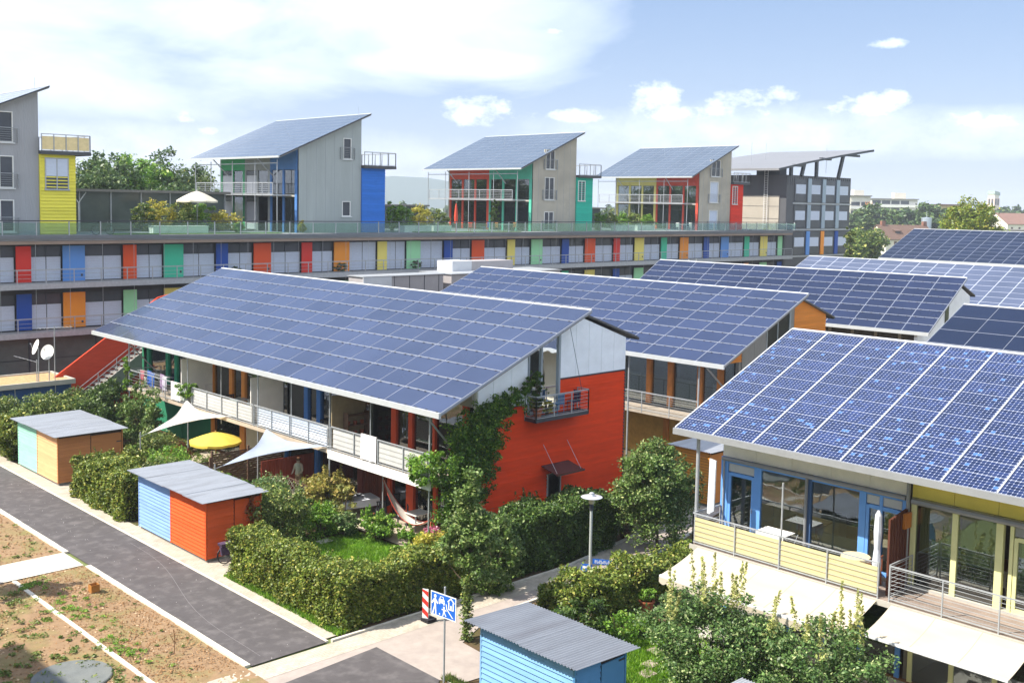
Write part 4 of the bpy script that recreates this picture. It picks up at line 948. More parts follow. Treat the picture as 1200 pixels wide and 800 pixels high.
# ------------------------------------------------------------------ penthouses on the deck
ph_pv = pvmat('pv_penthouse', '59636f', 'film', .1, .14, .5)
def planks_gable(root, m, E, YG, zt, x0, x1, wins, rz, name='cladding'):
    pass
def penthouse(E, label, wall, tower_c, bays, gwins, tw=None, dY=0, terr=True, slabcol=None):
    Y0, Y1, YG = 77.0, 92.4, 77.6
    h = thing('penthouse', label, 'house', (E + 2, YG, 11.2))
    zE, zR, Rr = 17.5, 21.5, E + 9.1
    solar_roof(h, E, zE, Rr, zR, Y0, Y1, 11, 12, ph_pv, frame_al, .05, .05, rails=False, joined=True, fh=.16, trim=steel_d)
    rz = lambda x: zE + (x - E) * (zR - zE) / 9.1 - .2
    x0, x1 = E + 2.1, E + 8.55
    # gable wall built round its windows, in vertical strips
    cuts = sorted(set([x0, x1] + [c for wn_ in gwins for c in (E + wn_[0], E + wn_[1])]))
    gm = MB()
    for a, b in zip(cuts[:-1], cuts[1:]):
        segs = sorted([(wn_[2], wn_[3]) for wn_ in gwins if E + wn_[0] <= a + .01 and E + wn_[1] >= b - .01])
        z = 11.2
        for (za, zb) in segs:
            gm.prism([(a, YG, z), (b, YG, z), (b, YG, za), (a, YG, za)], (0, .25, 0)); z = zb
        gm.prism([(a, YG, z), (b, YG, z), (b, YG, rz(b)), (a, YG, rz(a))], (0, .25, 0))
    part('gable_wall', gm, wall, h)
    nseam = 7
    sm = MB()
    for i in range(1, nseam):
        x = x0 + (x1 - x0) * i / nseam
        if any(E + w_[0] - .05 < x < E + w_[1] + .05 for w_ in gwins): continue
        sm.prism([(x - .012, YG - .012, 11.2), (x + .012, YG - .012, 11.2), (x + .012, YG - .012, rz(x)), (x - .012, YG - .012, rz(x))], (0, .012, 0))
    if sm.v: part('seams', sm, MATS['galvanised_steel'], h, kind='stuff')
    for a, b, za, zb, kind in gwins:
        f = part('window', MB().box(E + a, E + a + .07, YG - .04, YG + .1, za, zb).box(E + b - .07, E + b, YG - .04, YG + .1, za, zb).box(E + a + .07, E + b - .07, YG - .04, YG + .1, zb - .07, zb).box(E + a + .07, E + b - .07, YG - .04, YG + .1, za, za + .07), white_paint, h)
        part('pane', MB().box(E + a + .07, E + b - .07, YG + .06, YG + .07, za + .07, zb - .07), lb if kind == 'closed' else dk, f)
        if kind == 'split': part('sash', MB().box(E + (a + b) / 2 - .04, E + (a + b) / 2 + .04, YG - .02, YG + .05, za, zb), white_paint, f)
        part('sill', MB().box(E + a - .1, E + b + .1, YG - .12, YG - .04, za - .08, za), white_met, f)
        if kind != 'small': 
            q = MB()
            for i in range(6): q.box(E + a - .3, E + b + .3, YG - .16, YG - .14, za + .1 + i * .15, za + .115 + i * .15)
            q.box(E + a - .3, E + a - .27, YG - .16, YG - .02, za, za + 1.0).box(E + b + .27, E + b + .3, YG - .16, YG - .02, za, za + 1.0).box(E + a - .3, E + b + .3, YG - .17, YG - .13, za + .98, za + 1.02)
            part('window_rail', q, steel, f, kind='stuff')
    part('rear_wall', MB().box(x1 - .25, x1, YG + .26, 90.3, 11.2, rz(x1)), wall, h)
    part('far_wall', MB().prism([(x0, 90.3, 11.2), (x1, 90.3, 11.2), (x1, 90.3, rz(x1)), (x0, 90.3, rz(x0))], (0, .25, 0)), wall, h)
    part('inner_wall', MB().box(x0 + 1.2, x0 + 1.3, YG + .3, 90.2, 11.25, 18.2), mat('inner_wall_pale', '8f8a7d'), h)
    part('floor', MB().box(x0, x1 - .3, YG + .3, 90.2, 14.2, 14.4), concrete_l, h)
    # front facing -X: bays of colour
    n = len(bays); yb = [YG + .0 + (90.3 - YG) * i / n for i in range(n + 1)]
    for i, (cm, kinds) in enumerate(bays):
        a, b = yb[i], yb[i + 1]
        part('upper_wall', MB().box(x0 - .04, x0 + .1, a, b, 16.45, rz(x0)), cm, h)
        part('window_post', MB().box(x0 - .06, x0 + .12, a, a + .34, 11.2, 16.44), cm if i == 0 else cm, h)
        k = len(kinds); sw = (b - a - .28) / k
        for j, kd in enumerate(kinds):
            c, d = a + .28 + j * sw, a + .28 + (j + 1) * sw
            part('window_post', MB().box(x0 - .05, x0 + .12, d - .24, d, 11.2, 16.44), cm, h)
            for z_a, z_b in ((11.3, 14.1), (14.45, 16.4)):
                if kd == 'w': part('shutter', MB().box(x0 - .0, x0 + .04, c, d - .24, z_a, z_b - .4), mat('shutter_grey_white', 'bfc0c6', .7, 0, .06, 2), h); part('pane', MB().box(x0 + .01, x0 + .03, c, d - .24, z_b - .38, z_b), dk, h)
                else: part('pane', MB().box(x0 + .02, x0 + .035, c, d - .24, z_a, z_b), glass, h)
    xb = E + .35
    part('balcony', MB().box(xb, x0 - .06, YG + .9, 91.8, 14.26, 14.36), steel, h)
    railing('balcony_railing', h, [(xb, YG + 1.0), (xb, 91.7)], 14.38, h=.95, nw=6, posts=1.7, r=.028, wr=.012)
    for y in (YG + .3, 81.4, 85.2, 89.0, 91.9): part('balcony_post', MB().tube([(xb, y, 11.2), (xb, y, 17.2)], .038, 6), steel, h)
    part('post_beam', MB().box(xb - .03, xb + .03, YG + .3, 91.9, 16.9, 16.97), steel, h)
    for y in (81.4, 89): part('roof_strut', MB().tube([(x0 - .05, y, 16.0), (E + .4, y, 17.55)], .05, 6), steel, h)
    # stair tower with roof terrace
    tx0, tx1 = x1 + .01, E + 11.05; zt = 17.05; ty0, ty1 = YG - .1, 82.4
    tm = MB()
    boards_y(tm, ty0, -1, lambda z: (tx0, tx1), 11.25, zt - .25, .2, .03)
    boards_x(tm, tx1, 1, lambda z: (ty0, ty1), 11.25, zt - .25, .2, .03)
    part('tower_boards', tm, tower_c, h, kind='stuff')
    part('tower', MB().box(tx0, tx1 - .01, ty0 + .01, ty1, 11.2, zt - .25), tower_c, h)
    part('tower_roof', MB().box(tx0, tx1 + 1.0, ty0 - .35, ty1, zt - .25, zt), mat('terrace_slab_dark', '4f5154', .7, 0, .1, 2), h)
    railing('terrace_railing', h, [(tx0 + .05, ty0 - .3), (tx1 + .95, ty0 - .3), (tx1 + .95, ty1 - .1), (tx0 + .05, ty1 - .1)], zt, h=1.15, nw=2 if not slabcol else 0, posts=.95, r=.03)
    if slabcol: part('terrace_screen', MB().box(tx0 + .08, tx1 + .9, ty0 - .27, ty0 - .25, zt + .08, zt + 1.0), slabcol, h)
    if tw:
        a, b, za, zb, closed = tw
        f = part('tower_window', MB().box(tx0 + a, tx0 + a + .08, ty0 - .07, ty0, za, zb).box(tx0 + b - .08, tx0 + b, ty0 - .07, ty0, za, zb).box(tx0 + a, tx0 + b, ty0 - .07, ty0, zb, zb + .08).box(tx0 + a - .05, tx0 + b + .05, ty0 - .12, ty0, za - .1, za).box(tx0 + (a + b) / 2 - .04, tx0 + (a + b) / 2 + .04, ty0 - .07, ty0, za, zb), white_paint if not closed else steel, h)
        part('pane', MB().box(tx0 + a + .06, tx0 + b - .06, ty0 - .04, ty0 - .034, za, zb), dk, f)
        if closed: part('blind', MB().box(tx0 + a + .06, tx0 + b - .06, ty0 - .06, ty0 - .045, za + .9, zb), lb, f)
    part('ridge_aerial', MB().tube([(Rr - .6, Y0 + 1, zR - .2), (Rr - .6, Y0 + 1, zR + .6)], .012, 4).tube([(Rr - 3, Y0 + 9, zR - 1.2), (Rr - 3, Y0 + 9, zR - .4)], .012, 4), steel, h)
    return h
g_wall = mat('grey_corrugated_wall', 'a1a2a5', .6, .15, .07, 1.5, .35, 14, streak=(1, 1, .15)); s_wall = mat('silver_panel_wall', 'a5acaa', .5, .1, .08, .8, .15, 6, streak=(1.4, 1, .25))
p_wall = mat('plywood_grey_wall', 'b3ad9e', .7, 0, .12, 1.0, .12, 8, dirt=('857f76', .5, .5))
ylw = siding('yellow_tower', 'ebdf55'); blu = siding('blue_tower', '3578d0'); tea = siding('teal_tower', '33b89e'); rdt = siding('red_tower', 'e23a24')
grp = paint('3a9a66', 'green_bay'); gry = paint('8d9191', 'grey_bay'); bl2 = paint('4a78b4', 'blue_bay'); org = paint('cb4a30', 'red_bay'); te2 = paint('55b59a', 'teal_bay'); ybay = paint('d8d07f', 'yellow_bay'); rb2 = paint('c84d3a', 'warm_red_bay')
penthouse(19.8, 'grey penthouse with yellow tower at the left edge of the roof terrace', g_wall, ylw, [(gry, 'gg'), (gry, 'gg')], [(3.2, 4.35, 12.0, 14.6, 'open'), (3.2, 4.35, 14.95, 17.3, 'open'), (3.2, 4.35, 17.6, 19.0, 'open')][0:0] + [(5.9, 6.85, 11.4, 13.6, 'open'), (5.9, 6.85, 14.4, 16.6, 'open'), (5.9, 6.85, 17.5, 19.6, 'open')], tw=(.35, 2.0, 14.4, 16.5, True), slabcol=mat('straw_mat', 'ead5a0', .8, 0, .1, 3))
penthouse(47.2, 'penthouse with silver end wall and bright blue tower, second from the left', s_wall, blu, [(bl2, 'gg'), (gry, 'gw'), (grp, 'gw')], [(6.65, 7.5, 17.5, 19.3, 'open'), (6.55, 7.45, 12.6, 13.9, 'small')])
penthouse(74.6, 'penthouse with teal tower and red and green garden front, in the middle of the deck', p_wall, tea, [(te2, 'ggg'), (org, 'ggg')], [(3.9, 5.3, 11.3, 13.2, 'split'), (3.9, 5.3, 14.4, 16.7, 'split'), (4.0, 5.3, 17.5, 19.5, 'split')], tw=(.2, 1.3, 14.4, 16.4, False))
penthouse(102.3, 'penthouse with red tower and yellow garden front, nearest the grey office block', p_wall, rdt, [(rb2, 'ggg'), (ybay, 'ggg')], [(4.3, 6.0, 11.3, 13.6, 'closed'), (4.3, 6.0, 14.5, 17.0, 'closed'), (4.5, 6.3, 17.6, 19.6, 'split')], tw=(.2, 1.3, 14.4, 16.5, False))
# stair hall of dark glass between the first two penthouses
sh = thing('glass_stair_hall', 'low dark glass hall with flat roof between the yellow and the blue towers', 'building', (35, 84, 11.2))
part('roof', MB().box(31.2, 46.5, 83.6, 90.5, 14.3, 14.5), mat('flat_roof_grey', '77756f', .8, 0, .1, 1), sh)
for i in range(6): part('pane', MB().box(31.4 + i * 2.5, 33.8 + i * 2.5, 84.4, 84.44, 11.3, 14.3), gw_, sh); 
for i in range(7): part('mullion', MB().box(31.3 + i * 2.5, 31.4 + i * 2.5, 84.3, 84.44, 11.2, 14.3), steel, sh)
part('back_wall', MB().box(31.4, 46.4, 90.0, 90.2, 11.2, 14.3), gw_, sh)
part('roof_column', MB().tube([(33.6, 83.9, 11.2), (33.6, 83.9, 13.4), (33.0, 83.9, 14.25)], .05, 6).tube([(33.6, 83.9, 13.4), (34.2, 83.9, 14.25)], .04, 6), white_met, sh)
for xa, xb in ((61, 72), (88.5, 100)):
    s2 = thing('link_pavilion', 'low glass pavilion behind the shrubs %s' % ('left of the red and green penthouse' if xa < 70 else 'left of the yellow fronted penthouse'), 'building', (xa, 88, 11.2))
    part('roof', MB().box(xa, xb, 88, 91, 13.5, 13.65), MATS['flat_roof_grey'], s2)
    for i in range(4): part('pane', MB().box(xa + .1 + i * 2.7, xa + 2.6 + i * 2.7, 88.4, 88.44, 11.25, 13.5), gw_, s2)
# ------------------------------------------------------------------ grey office block at the right
ob_ = thing('office_block', 'dark grey office block with tilted roof on slanted struts and blue pilasters', 'building', (120.8, 76, 0))
tin_d = mat('dark_tin_cladding', '5a5c60', .6, .2, .10, 1.0, .1, 5, streak=(1, 1, .2)); conc_p = mat('pale_precast', 'a8a296', .85, 0, .08, .6)
part('body', MB().box(120.8, 136.8, 76, 92, 0, 18.25), tin_d, ob_)
part('precast_wall', MB().box(120.7, 120.8, 77.0, 83.3, 11.2, 15.6), conc_p, ob_)
for z in (12.6, 14.2): part('wall_joint', MB().box(120.68, 120.7, 77.0, 83.3, z, z + .04), steel_d, ob_)
part('ladder', (lambda q: q)(MB().box(120.45, 120.5, 78.6, 78.65, 11.2, 18.8).box(120.45, 120.5, 79.1, 79.15, 11.2, 18.8)), white_met, ob_)
q = MB()
for i in range(24): q.box(120.46, 120.49, 78.65, 79.1, 11.5 + i * .3, 11.53 + i * .3)
part('rungs', q, white_met, ob_, kind='stuff')
for k, z in enumerate((8.05, 11.5, 14.9)):
    part('string_course', MB().box(122.3, 136.9, 75.9, 76, z - .35, z - .15), steel, ob_)
    for i in range(4):
        xw = 122.6 + i * 3.6; part('window', MB().box(xw, xw + (3.0 if i else 2.6), 75.93, 75.97, z, z + 2.9), dk, ob_)
        part('blind', MB().box(xw + .3, xw + 2.6, 75.9, 75.93, z + 1.0, z + 2.2), lb, ob_)
        if i: part('pilaster', MB().box(xw - .55, xw + .25, 75.8, 75.92, z - .1, z + 3.0), [pm['B'], pm['A'], pm['N']][i - 1] if k == 0 else mat('pale_blue_pilaster', '9fb0bd', .6, 0, .06, 1), ob_)
ribs = MB()
for i in range(30): ribs.box(121 + i * .53, 121.04 + i * .53, 75.96, 76.0, 17.0, 18.2)
part('parapet_ribs', ribs, steel_d, ob_, kind='stuff')
ent = [(118.3, 19.0), (125, 20.1), (133, 21.25), (142.0, 22.4)]
rf = MB()
pr = [(x, 75.6, z) for x, z in ent] + [(x, 75.6, z - .28) for x, z in ent[::-1]]
rf.prism(pr, (0, 17, 0)); part('tilted_roof', rf, mat('pale_sheet_roof', '8e8f92', .5, .3, .06, 1.0, streak=(1, .3, 1)), ob_)
part('roof_edge', MB().beam((118.2, 75.55, 18.85), (125, 75.55, 19.97), .08, .2).beam((125, 75.55, 19.97), (133, 75.55, 21.1), .08, .2).beam((133, 75.55, 21.1), (142.0, 75.55, 22.27), .08, .3), steel_d, ob_)
for xa, xb, z in ((121.5, 121.5, 19.3), (124, 124.6, 19.9), (127.6, 127.6, 20.3), (133.2, 134.3, 21.2)): part('roof_strut', MB().beam((xa, 75.9, 18.2), (xb, 75.9, z), .5, .3, (0, 1, 0)), steel_d, ob_)
for a, b, z in ((122, 124.2, 19.35), (128.5, 131, 20.45), (135.5, 138.5, 21.2)): part('roof_beam', MB().box(a, b, 75.7, 76.1, z, z + .3), steel_d, ob_)
part('plant_box', MB().box(121.4, 123, 77.5, 81, 18.25, 19.1), steel_d, ob_)
for i, (x, y) in enumerate(((121.6, 82), (128, 84), (137, 80))): part('roof_aerial', MB().tube([(x, y, 19), (x, y, 22.6 + i * .2)], .025, 4), steel, ob_)
# plant rooms seen between rows one and two
pw_ = mat('white_panel_box', 'c9cccf', .6, 0, .05, 2); pg = mat('grey_panel_box', 'a29e9f', .7, 0, .06, 2)
pb1 = thing('plant_room', 'white and grey rooftop plant box left of the second solar roof', 'building', (58.0, 67, 0))
part('walls', MB().box(57.2, 70, 67.0, 71, 0, 8.1), pg, pb1); part('top_box', MB().box(59.4, 61.6, 69.5, 71.5, 8.11, 9.0), pw_, pb1); part('top_box', MB().box(61.62, 66.5, 69.5, 71.5, 8.11, 8.95), pg, pb1); part('roof_edge', MB().box(57.1, 70.1, 66.9, 71.1, 8.1, 8.16), steel, pb1)
pb2 = thing('plant_room', 'low white and mauve grey plant box peeking over the ridge of the first solar roof', 'building', (48.6, 67, 0))
part('walls', MB().box(48.6, 56.5, 67.2, 69.2, 0, 8.15), pg, pb2); part('end_panel', MB().box(48.5, 51.2, 67.12, 67.19, 7, 8.2), pw_, pb2)
for i in range(5): part('joint', MB().box(50 + i * 1.5, 50.04 + i * 1.5, 67.17, 67.2, 6, 8.15), steel_d, pb2)
part('roof_edge', MB().box(48.5, 56.6, 67.1, 69.3, 8.15, 8.2), steel, pb2)
# white gate frames standing on the gallery line
for (x, lab) in ((44.6, 'white ladder top left of the red panel, seen over the first ridge'), (99.5, 'white slanted ladder rail seen over the third ridge')):
    y = 70.0 if x < 60 else 71
    k = y / 75.0
    zt = 8.35
    t = thing('ladder_top', lab, 'ladder', (x * k, y, 0))
    part('rails', MB().tube([(x * k, y, 5), (x * k, y, zt)], .04, 6).tube([(x * k + 1.3, y, 5), (x * k + 1.3, y, zt)], .04, 6).tube([(x * k - 1.6, y, 7.1), (x * k, y, zt - .1)], .04, 6), white_met, t)
# ================================================================== sheds
def corrugated(mb, P0, du, dv, wl, amp, nrm=Vector((0, 0, 1)), seg=6):
    """sheet from P0 along du (waves run across du) and dv"""
    P0 = Vector(P0); du = Vector(du); dv = Vector(dv); n = int(du.length / wl * seg)
    base = len(mb.v)
    for i in range(n + 1):
        p = P0 + du * (i / n) + nrm * amp * math.sin(2 * math.pi * i / seg)
        mb.v += [tuple(p), tuple(p + dv)]
    for i in range(n): mb.f.append((base + 2 * i, base + 2 * i + 2, base + 2 * i + 3, base + 2 * i + 1))
    return mb
tinroof = mat('corrugated_tin', 'b0b4ba', .5, .08, .08, 1.5, streak=(.4, 2, 1), dirt=('8f8f92', .5, 1.2))
def shed(x0, x1, y0, y1, zf, zb, roof, label, left, right, rest, split=.5, over=(.35, .25, .35, .4), fr=None, pitch=.115, joints=2, cat='shed', slope='x', rm=None):
    """left / right: cladding of the two halves of the side facing -X"""
    s = thing('garden_shed', label, cat, (x0, y0, 0))
    part('plinth', MB().box(x0 + .04, x1 - .04, y0 + .04, y1 - .04, -.02, .1), concrete, s)
    ym = y0 + (y1 - y0) * split
    part('walls', MB().prism([(x0 + .02, y0 + .03, .08), (x1 - .02, y0 + .03, .08), (x1 - .02, y0 + .03, zb - .03), (x0 + .03, y0 + .03, zf - .03)], (0, y1 - y0 - .05, 0)), mat('shed_gap_shade', '4a4440', .9, 0, .1, 3), s)  # darkened backing: groove shade between the boards put into the colour
    if split > 0: a = boards_x(MB(), x0, -1, lambda z: (y0 + .04, ym - .02), .1, zf - .12, pitch, .022); part('boards', a, right, s, kind='stuff')
    a = boards_x(MB(), x0, -1, lambda z: (ym + .02, y1 - .04), .1, zf - .12, pitch, .022); part('boards', a, left, s, kind='stuff')
    xd = x0 + (x1 - x0) * .5
    a = boards_y(MB(), y0, -1, lambda z: (x0 + .04, xd - .02), .1, zf - .14, pitch, .022); part('boards', a, rest, s, kind='stuff')
    part('door', MB().box(xd + .02, x1 - .06, y0 - .035, y0 - .0, .1, min(zf, zb) - .2), fr or rest, s); part('handle', MB().box(xd + .1, xd + .13, y0 - .07, y0 - .035, 1.0, 1.15), steel_d, s)
    for zh in (.45, 1.75): part('hinge', MB().box(x1 - .3, x1 - .05, y0 - .05, y0 - .036, zh, zh + .05), steel_d, s)
    ct = MB().box(x0 - .03, x0 + .03, y0 - .03, y0 + .03, .08, zf - .06); part('corner_post', ct, fr or rest, s)
    part('corner_post', MB().box(x0 - .03, x0 + .03, y1 - .03, y1 + .03, .08, zf - .06), left, s)
    part('corner_post', MB().box(x1 - .03, x1 + .03, y0 - .03, y0 + .03, .08, zb - .06), fr or rest, s)
    if split > 0: part('centre_batten', MB().box(x0 - .035, x0 - .0, ym - .02, ym + .02, .08, zf - .1), fr or rest, s)
    xa, xb, ya, yb = x0 - over[0], x1 + over[1], y0 - over[2], y1 + over[3]
    k = (zb - zf) / (x1 - x0)
    za = zf + (xa - x0) * k; zbb = zf + (xb - x0) * k
    # rim boards under the roof
    part('eave_board', MB().box(x0 - .03, x0 - .005, y0, y1, zf - .12, zf - .0), left if fr is None else fr, s)
    rb_ = MB(); n = joints
    for i in range(n):
        yy = ya + (yb - ya) * i / n; corrugated(rb_, (xa, yy - (.05 if i else 0), za + .03 + .022 * (i % 2)), (0, (yb - ya) / n + (.05 if i else 0), 0), (xb - xa, 0, zbb - za), roof, .02)
    part('roof_sheet', rb_, rm or tinroof, s)
    part('rafter', MB().beam((xa + .05, y0 - .1, za - .01), (xb - .05, y0 - .1, zbb - .01), .05, .05), steel_d, s); part('rafter', MB().beam((xa + .05, y1 + .1, za - .01), (xb - .05, y1 + .1, zbb - .01), .05, .05), steel_d, s)
    return s
mint = siding('mint_boards', '93c7b2'); peach = siding('peach_boards', 'd9a87c'); tanb = siding('tan_boards', 'b47b4e'); lblue = siding('pale_blue_boards', '7f9fd0'); orb = siding('orange_red_boards', 'cf5a2d')
sky_b = siding('sky_blue_boards', '78a4cf'); tin_dull = mat('dull_tin', '868b94', .5, .1, .10, 1.2, streak=(.4, 2, 1), dirt=('6f6f76', .5, 1.0)); blue_d = paint('4f86b8', 'blue_door'); brn_o = siding('brown_orange_boards', 'bc5a30')
shed(19.72, 22.9, 52.1, 57.35, 2.42, 2.42, .076, 'mint green and peach garden shed beside the road, the farther of the two', mint, peach, tanb, split=.5, over=(.32, .15, .4, .35), joints=3, pitch=.13)
shed(19.72, 22.1, 37.4, 43.2, 2.42, 2.42, .076, 'pale blue and orange red garden shed beside the road, a bicycle behind it', lblue, orb, orb, split=.5, over=(.38, .1, .45, .35), joints=4, pitch=.13)
shed(20.05, 22.05, 18.35, 21.95, 2.13, 2.05, .115, 'light blue garden shed with corrugated roof, in the foreground by the blue traffic sign', sky_b, sky_b, blue_d, split=0, over=(.32, .25, .33, .4), fr=blue_d, pitch=.14, joints=2, rm=tin_dull)
orange_s = siding('orange_yellow_boards', 'd99540')
shed(41.1, 43.7, 29.4, 31.5, 2.6, 2.6, .09, 'orange garden shed with white roof behind the small round tree', orange_s, orange_s, paint('c9813a', 'orange_door'), split=0, over=(.25, .2, .25, .25), joints=1)

# blue container shed with a gravel roof, far left
cb = thing('flat_roof_shed', 'dark blue shed with gravelled flat roof behind the left hedge', 'shed', (21, 66.5, 0))
dblue = paint('274c7d', 'dark_blue_panel')
part('walls', MB().box(16, 26.2, 66.9, 70.4, 0, 2.35), dblue, cb)
part('roof_rim', MB().box(15.8, 26.4, 66.7, 66.85, 2.35, 2.65).box(15.8, 26.4, 70.45, 70.6, 2.35, 2.65).box(26.25, 26.4, 66.85, 70.45, 2.35, 2.65), concrete_l, cb)
part('gravel_bed', MB().box(15.8, 26.25, 66.85, 70.45, 2.4, 2.56), mat('roof_gravel', 'b99b72', .9, 0, .2, 6, .6, 30, dirt=('8d6f4d', .6, 5)), cb)
for i in range(4): part('panel_joint', MB().box(18 + i * 2.4, 18.05 + i * 2.4, 66.87, 66.9, 0, 2.35), steel, cb)
# red enclosed stair
st = thing('outdoor_stair', 'concrete stair with red side wall, climbing right at the far end of the red row', 'stairs', (27, 66.5, 0))
dk_red = siding('stair_red', 'c4452c')
part('side_wall', MB().prism([(25.6, 68.3, 0), (34, 68.3, 0), (34, 68.3, 7.6), (32.6, 68.3, 7.3), (25.6, 68.3, 2.5)], (0, .15, 0)), dk_red, st)
k = (6.2 - 0.1) / (34.0 - 25.2)
part('stringer', MB().prism([(25.2, 66.4, -.1), (26.4, 66.4, -.1), (34, 66.4, 5.2), (34, 66.4, 6.35), (25.2, 66.4, .3)], (0, .12, 0)), mat('stair_concrete', '8d8b86'), st)
sme = mesh_of('step', MB().box(0, .36, 0, 1.7, 0, .1), mat('stair_concrete', '8d8b86', .9, 0, .12, 2))
for i in range(26): inst('step', sme, st, (25.4 + i * .33, 66.53, .12 + i * .33 * k))
def slope_rail(nm, y):
    q = MB()
    for h in (.35, .68, 1.0): q.tube([(25.2, y, .2 + h), (34, y, 6.25 + h)], .02, 5)
    for i in range(8): x = 25.3 + i * 1.2; q.tube([(x, y, .15 + (x - 25.2) * k), (x, y, 1.2 + (x - 25.2) * k)], .025, 5)
    part(nm, q, steel, st, kind='stuff')
slope_rail('stair_rail', 66.42)
for i in range(3): part('column', MB().box(28 + i * 2.2, 28.15 + i * 2.2, 67.2, 67.35, 0, 1.8 + i * 1.5), dk_red, st)

# satellite dishes and aerials on the shed roof
def dish(x, y, z, yaw, r, label, tilt=.35):
    d = thing('satellite_dish', label, 'satellite dish', (x, y, 2.5), group=None)
    part('mast', MB().tube([(x, y, 2.5), (x, y, z)], .03, 6), steel, d)
    c = Vector((x, y, z)); ax = Vector((math.cos(yaw) * math.cos(tilt), math.sin(yaw) * math.cos(tilt), math.sin(tilt)))
    a = ax.cross(Vector((0, 0, 1))).normalized(); b = ax.cross(a)
    mb = MB(); n = 20; c0 = c + ax * .1
    mb.v.append(tuple(c0)); 
    for k in (1, 2, 3):
        rr = r * k / 3
        for j in range(n): t = 6.2832 * j / n; mb.v.append(tuple(c0 + a * math.cos(t) * rr + b * math.sin(t) * rr * 1.08 + ax * .16 * (k / 3) ** 2 * r))
    for j in range(n): mb.f.append((0, 1 + j, 1 + (j + 1) % n))
    for k in range(2):
        for j in range(n): mb.f.append((1 + k * n + j, 1 + (k + 1) * n + j, 1 + (k + 1) * n + (j + 1) % n, 1 + k * n + (j + 1) % n))
    part('reflector', mb, white_paint, d, smooth=True)
    part('feed_arm', MB().tube([c0 - b * r * (1 if b.z > 0 else -1), c0 + ax * r * .9 - b * .1], .012, 4).tube([c0 + ax * r * .85 - b * .1, c0 + ax * r * 1.0 - b * .1], .03, 6), steel, d)
    return d
dish(24.9, 66.0 - 1.6 + 2.6, 4.35, R(214), .44, 'white satellite dish facing the viewer, right one on the gravel roof')
dish(24.2, 66.8, 4.75, R(176), .44, 'white satellite dish seen nearly edge on, left one on the gravel roof')
aer = thing('tv_aerial', 'thin television aerial above the round satellite dish', 'aerial', (25.4, 67.4, 2.5))
part('mast', MB().tube([(25.4, 67.4, 2.5), (25.4, 67.4, 5.9)], .03, 6), steel, aer)
q = MB().tube([(24.4, 67.4, 5.85), (26.5, 67.5, 5.75)], .018, 4)
for i in range(9): q.tube([(24.5 + i * .24, 67.15, 5.82), (24.5 + i * .24, 67.65, 5.82)], .01, 4)
part('elements', q, steel, aer)
aer = thing('tv_aerial', 'small television aerial pointing left of the dishes', 'aerial', (23.6, 66.9, 2.5))
part('mast', MB().tube([(24.15, 66.95, 2.5), (24.15, 66.95, 4.0)], .03, 6), steel, aer)
q = MB().tube([(22.8, 66.9, 4.35), (24.15, 66.95, 3.85)], .018, 4)
for i in range(6): q.tube([(22.9 + i * .22, 66.7, 4.3 - i * .08), (22.9 + i * .22, 67.1, 4.3 - i * .08)], .01, 4)
part('elements', q, steel, aer)

# ================================================================== street things
lp = thing('street_lamp', 'slim pale post lamp with flat disc shade beside the path', 'street lamp', (29.9, 26.72, 0))
LX, LY = 29.9, 26.72
part('pole', MB().tube([(LX, LY, -.05), (LX, LY, 2.55)], .055, 12), mat('lamp_pole_paint', 'c3c9c6', .45, .3, .05, 3), lp)
part('collar', MB().lathe((LX, LY, 2.52), [(.075, 0), (.08, .02), (.08, .22), (.07, .25)], 14), steel_d, lp)
part('lens', MB().lathe((LX, LY, 2.77), [(.09, 0), (.11, .02), (.115, .22), (.1, .26)], 14), mat('lamp_lens', 'c8bfa0', .2, 0, .08, 6), lp)
part('disc_shade', MB().lathe((LX, LY, 3.0), [(.12, 0), (.4, .02), (.41, .035), (.3, .06), (.12, .075), (.11, .11), (.1, .13)], 28), mat('lamp_disc', 'cfd2d4', .35, .4, .05, 3), lp, smooth=False)
part('top_cap', MB().lathe((LX, LY, 3.13), [(.1, 0), (.1, .05), (.06, .08)], 14), steel, lp)
sblue = mat('sign_blue', '1c62c4', .35, 0, .04, 3); swhite = mat('sign_white', 'e4e8ea', .4, 0, .03, 3)
def plate(mb, o, u, v, w, h, n, t=.004): return mb.prism([o, o + u * w, o + u * w + v * h, o + v * h], n * t)
# street name plates on the lamp post (too small in the photograph to read: strokes only)
sn = thing('street_name_sign', 'long blue street name plate with white lettering on the lamp post', 'sign', (LX, LY, 0))
u = Vector((.55, -.83, 0)).normalized(); v = Vector((0, 0, 1)); nrm = Vector((-.83, -.55, 0)).normalized(); o = Vector((LX, LY, .47)) + u * .09
part('plate', plate(MB(), o, u, v, .82, .2, nrm, .012), sblue, sn)
q = MB(); a = .09
for wd, hh in ((.05, .12), (.07, .12), (.05, .12), (.06, .12), (.05, .12), (.07, .12), (.05, .12), (.06, .12)):
    plate(q, o + u * a + v * .04 + nrm * .012, u, v, .018, hh, nrm, .003); plate(q, o + u * a + v * .04 + nrm * .012, u, v, wd, .02, nrm, .0031); plate(q, o + u * (a + wd - .018) + v * (.04 if wd > .055 else .09) + nrm * .012, u, v, .018, .07, nrm, .0032); a += wd + .026
part('lettering', q, swhite, sn)
plates = thing('parking_plate', 'small blue square plate low on the lamp post', 'sign', (LX, LY, 0))
o = Vector((LX, LY, .13)) - u * .34 + nrm * .02
part('plate', plate(MB(), o, u, v, .42, .32, nrm, .012), sblue, plates)
q = MB(); plate(q, o + u * .06 + v * .04 + nrm * .012, u, v, .1, .2, nrm, .003); plate(q, o + u * .06 + v * .16 + nrm * .012, u, v, .3, .07, nrm, .0031); plate(q, o + u * .24 + v * .04 + nrm * .012, u, v, .1, .12, nrm, .0032)
part('symbol', q, swhite, plates)

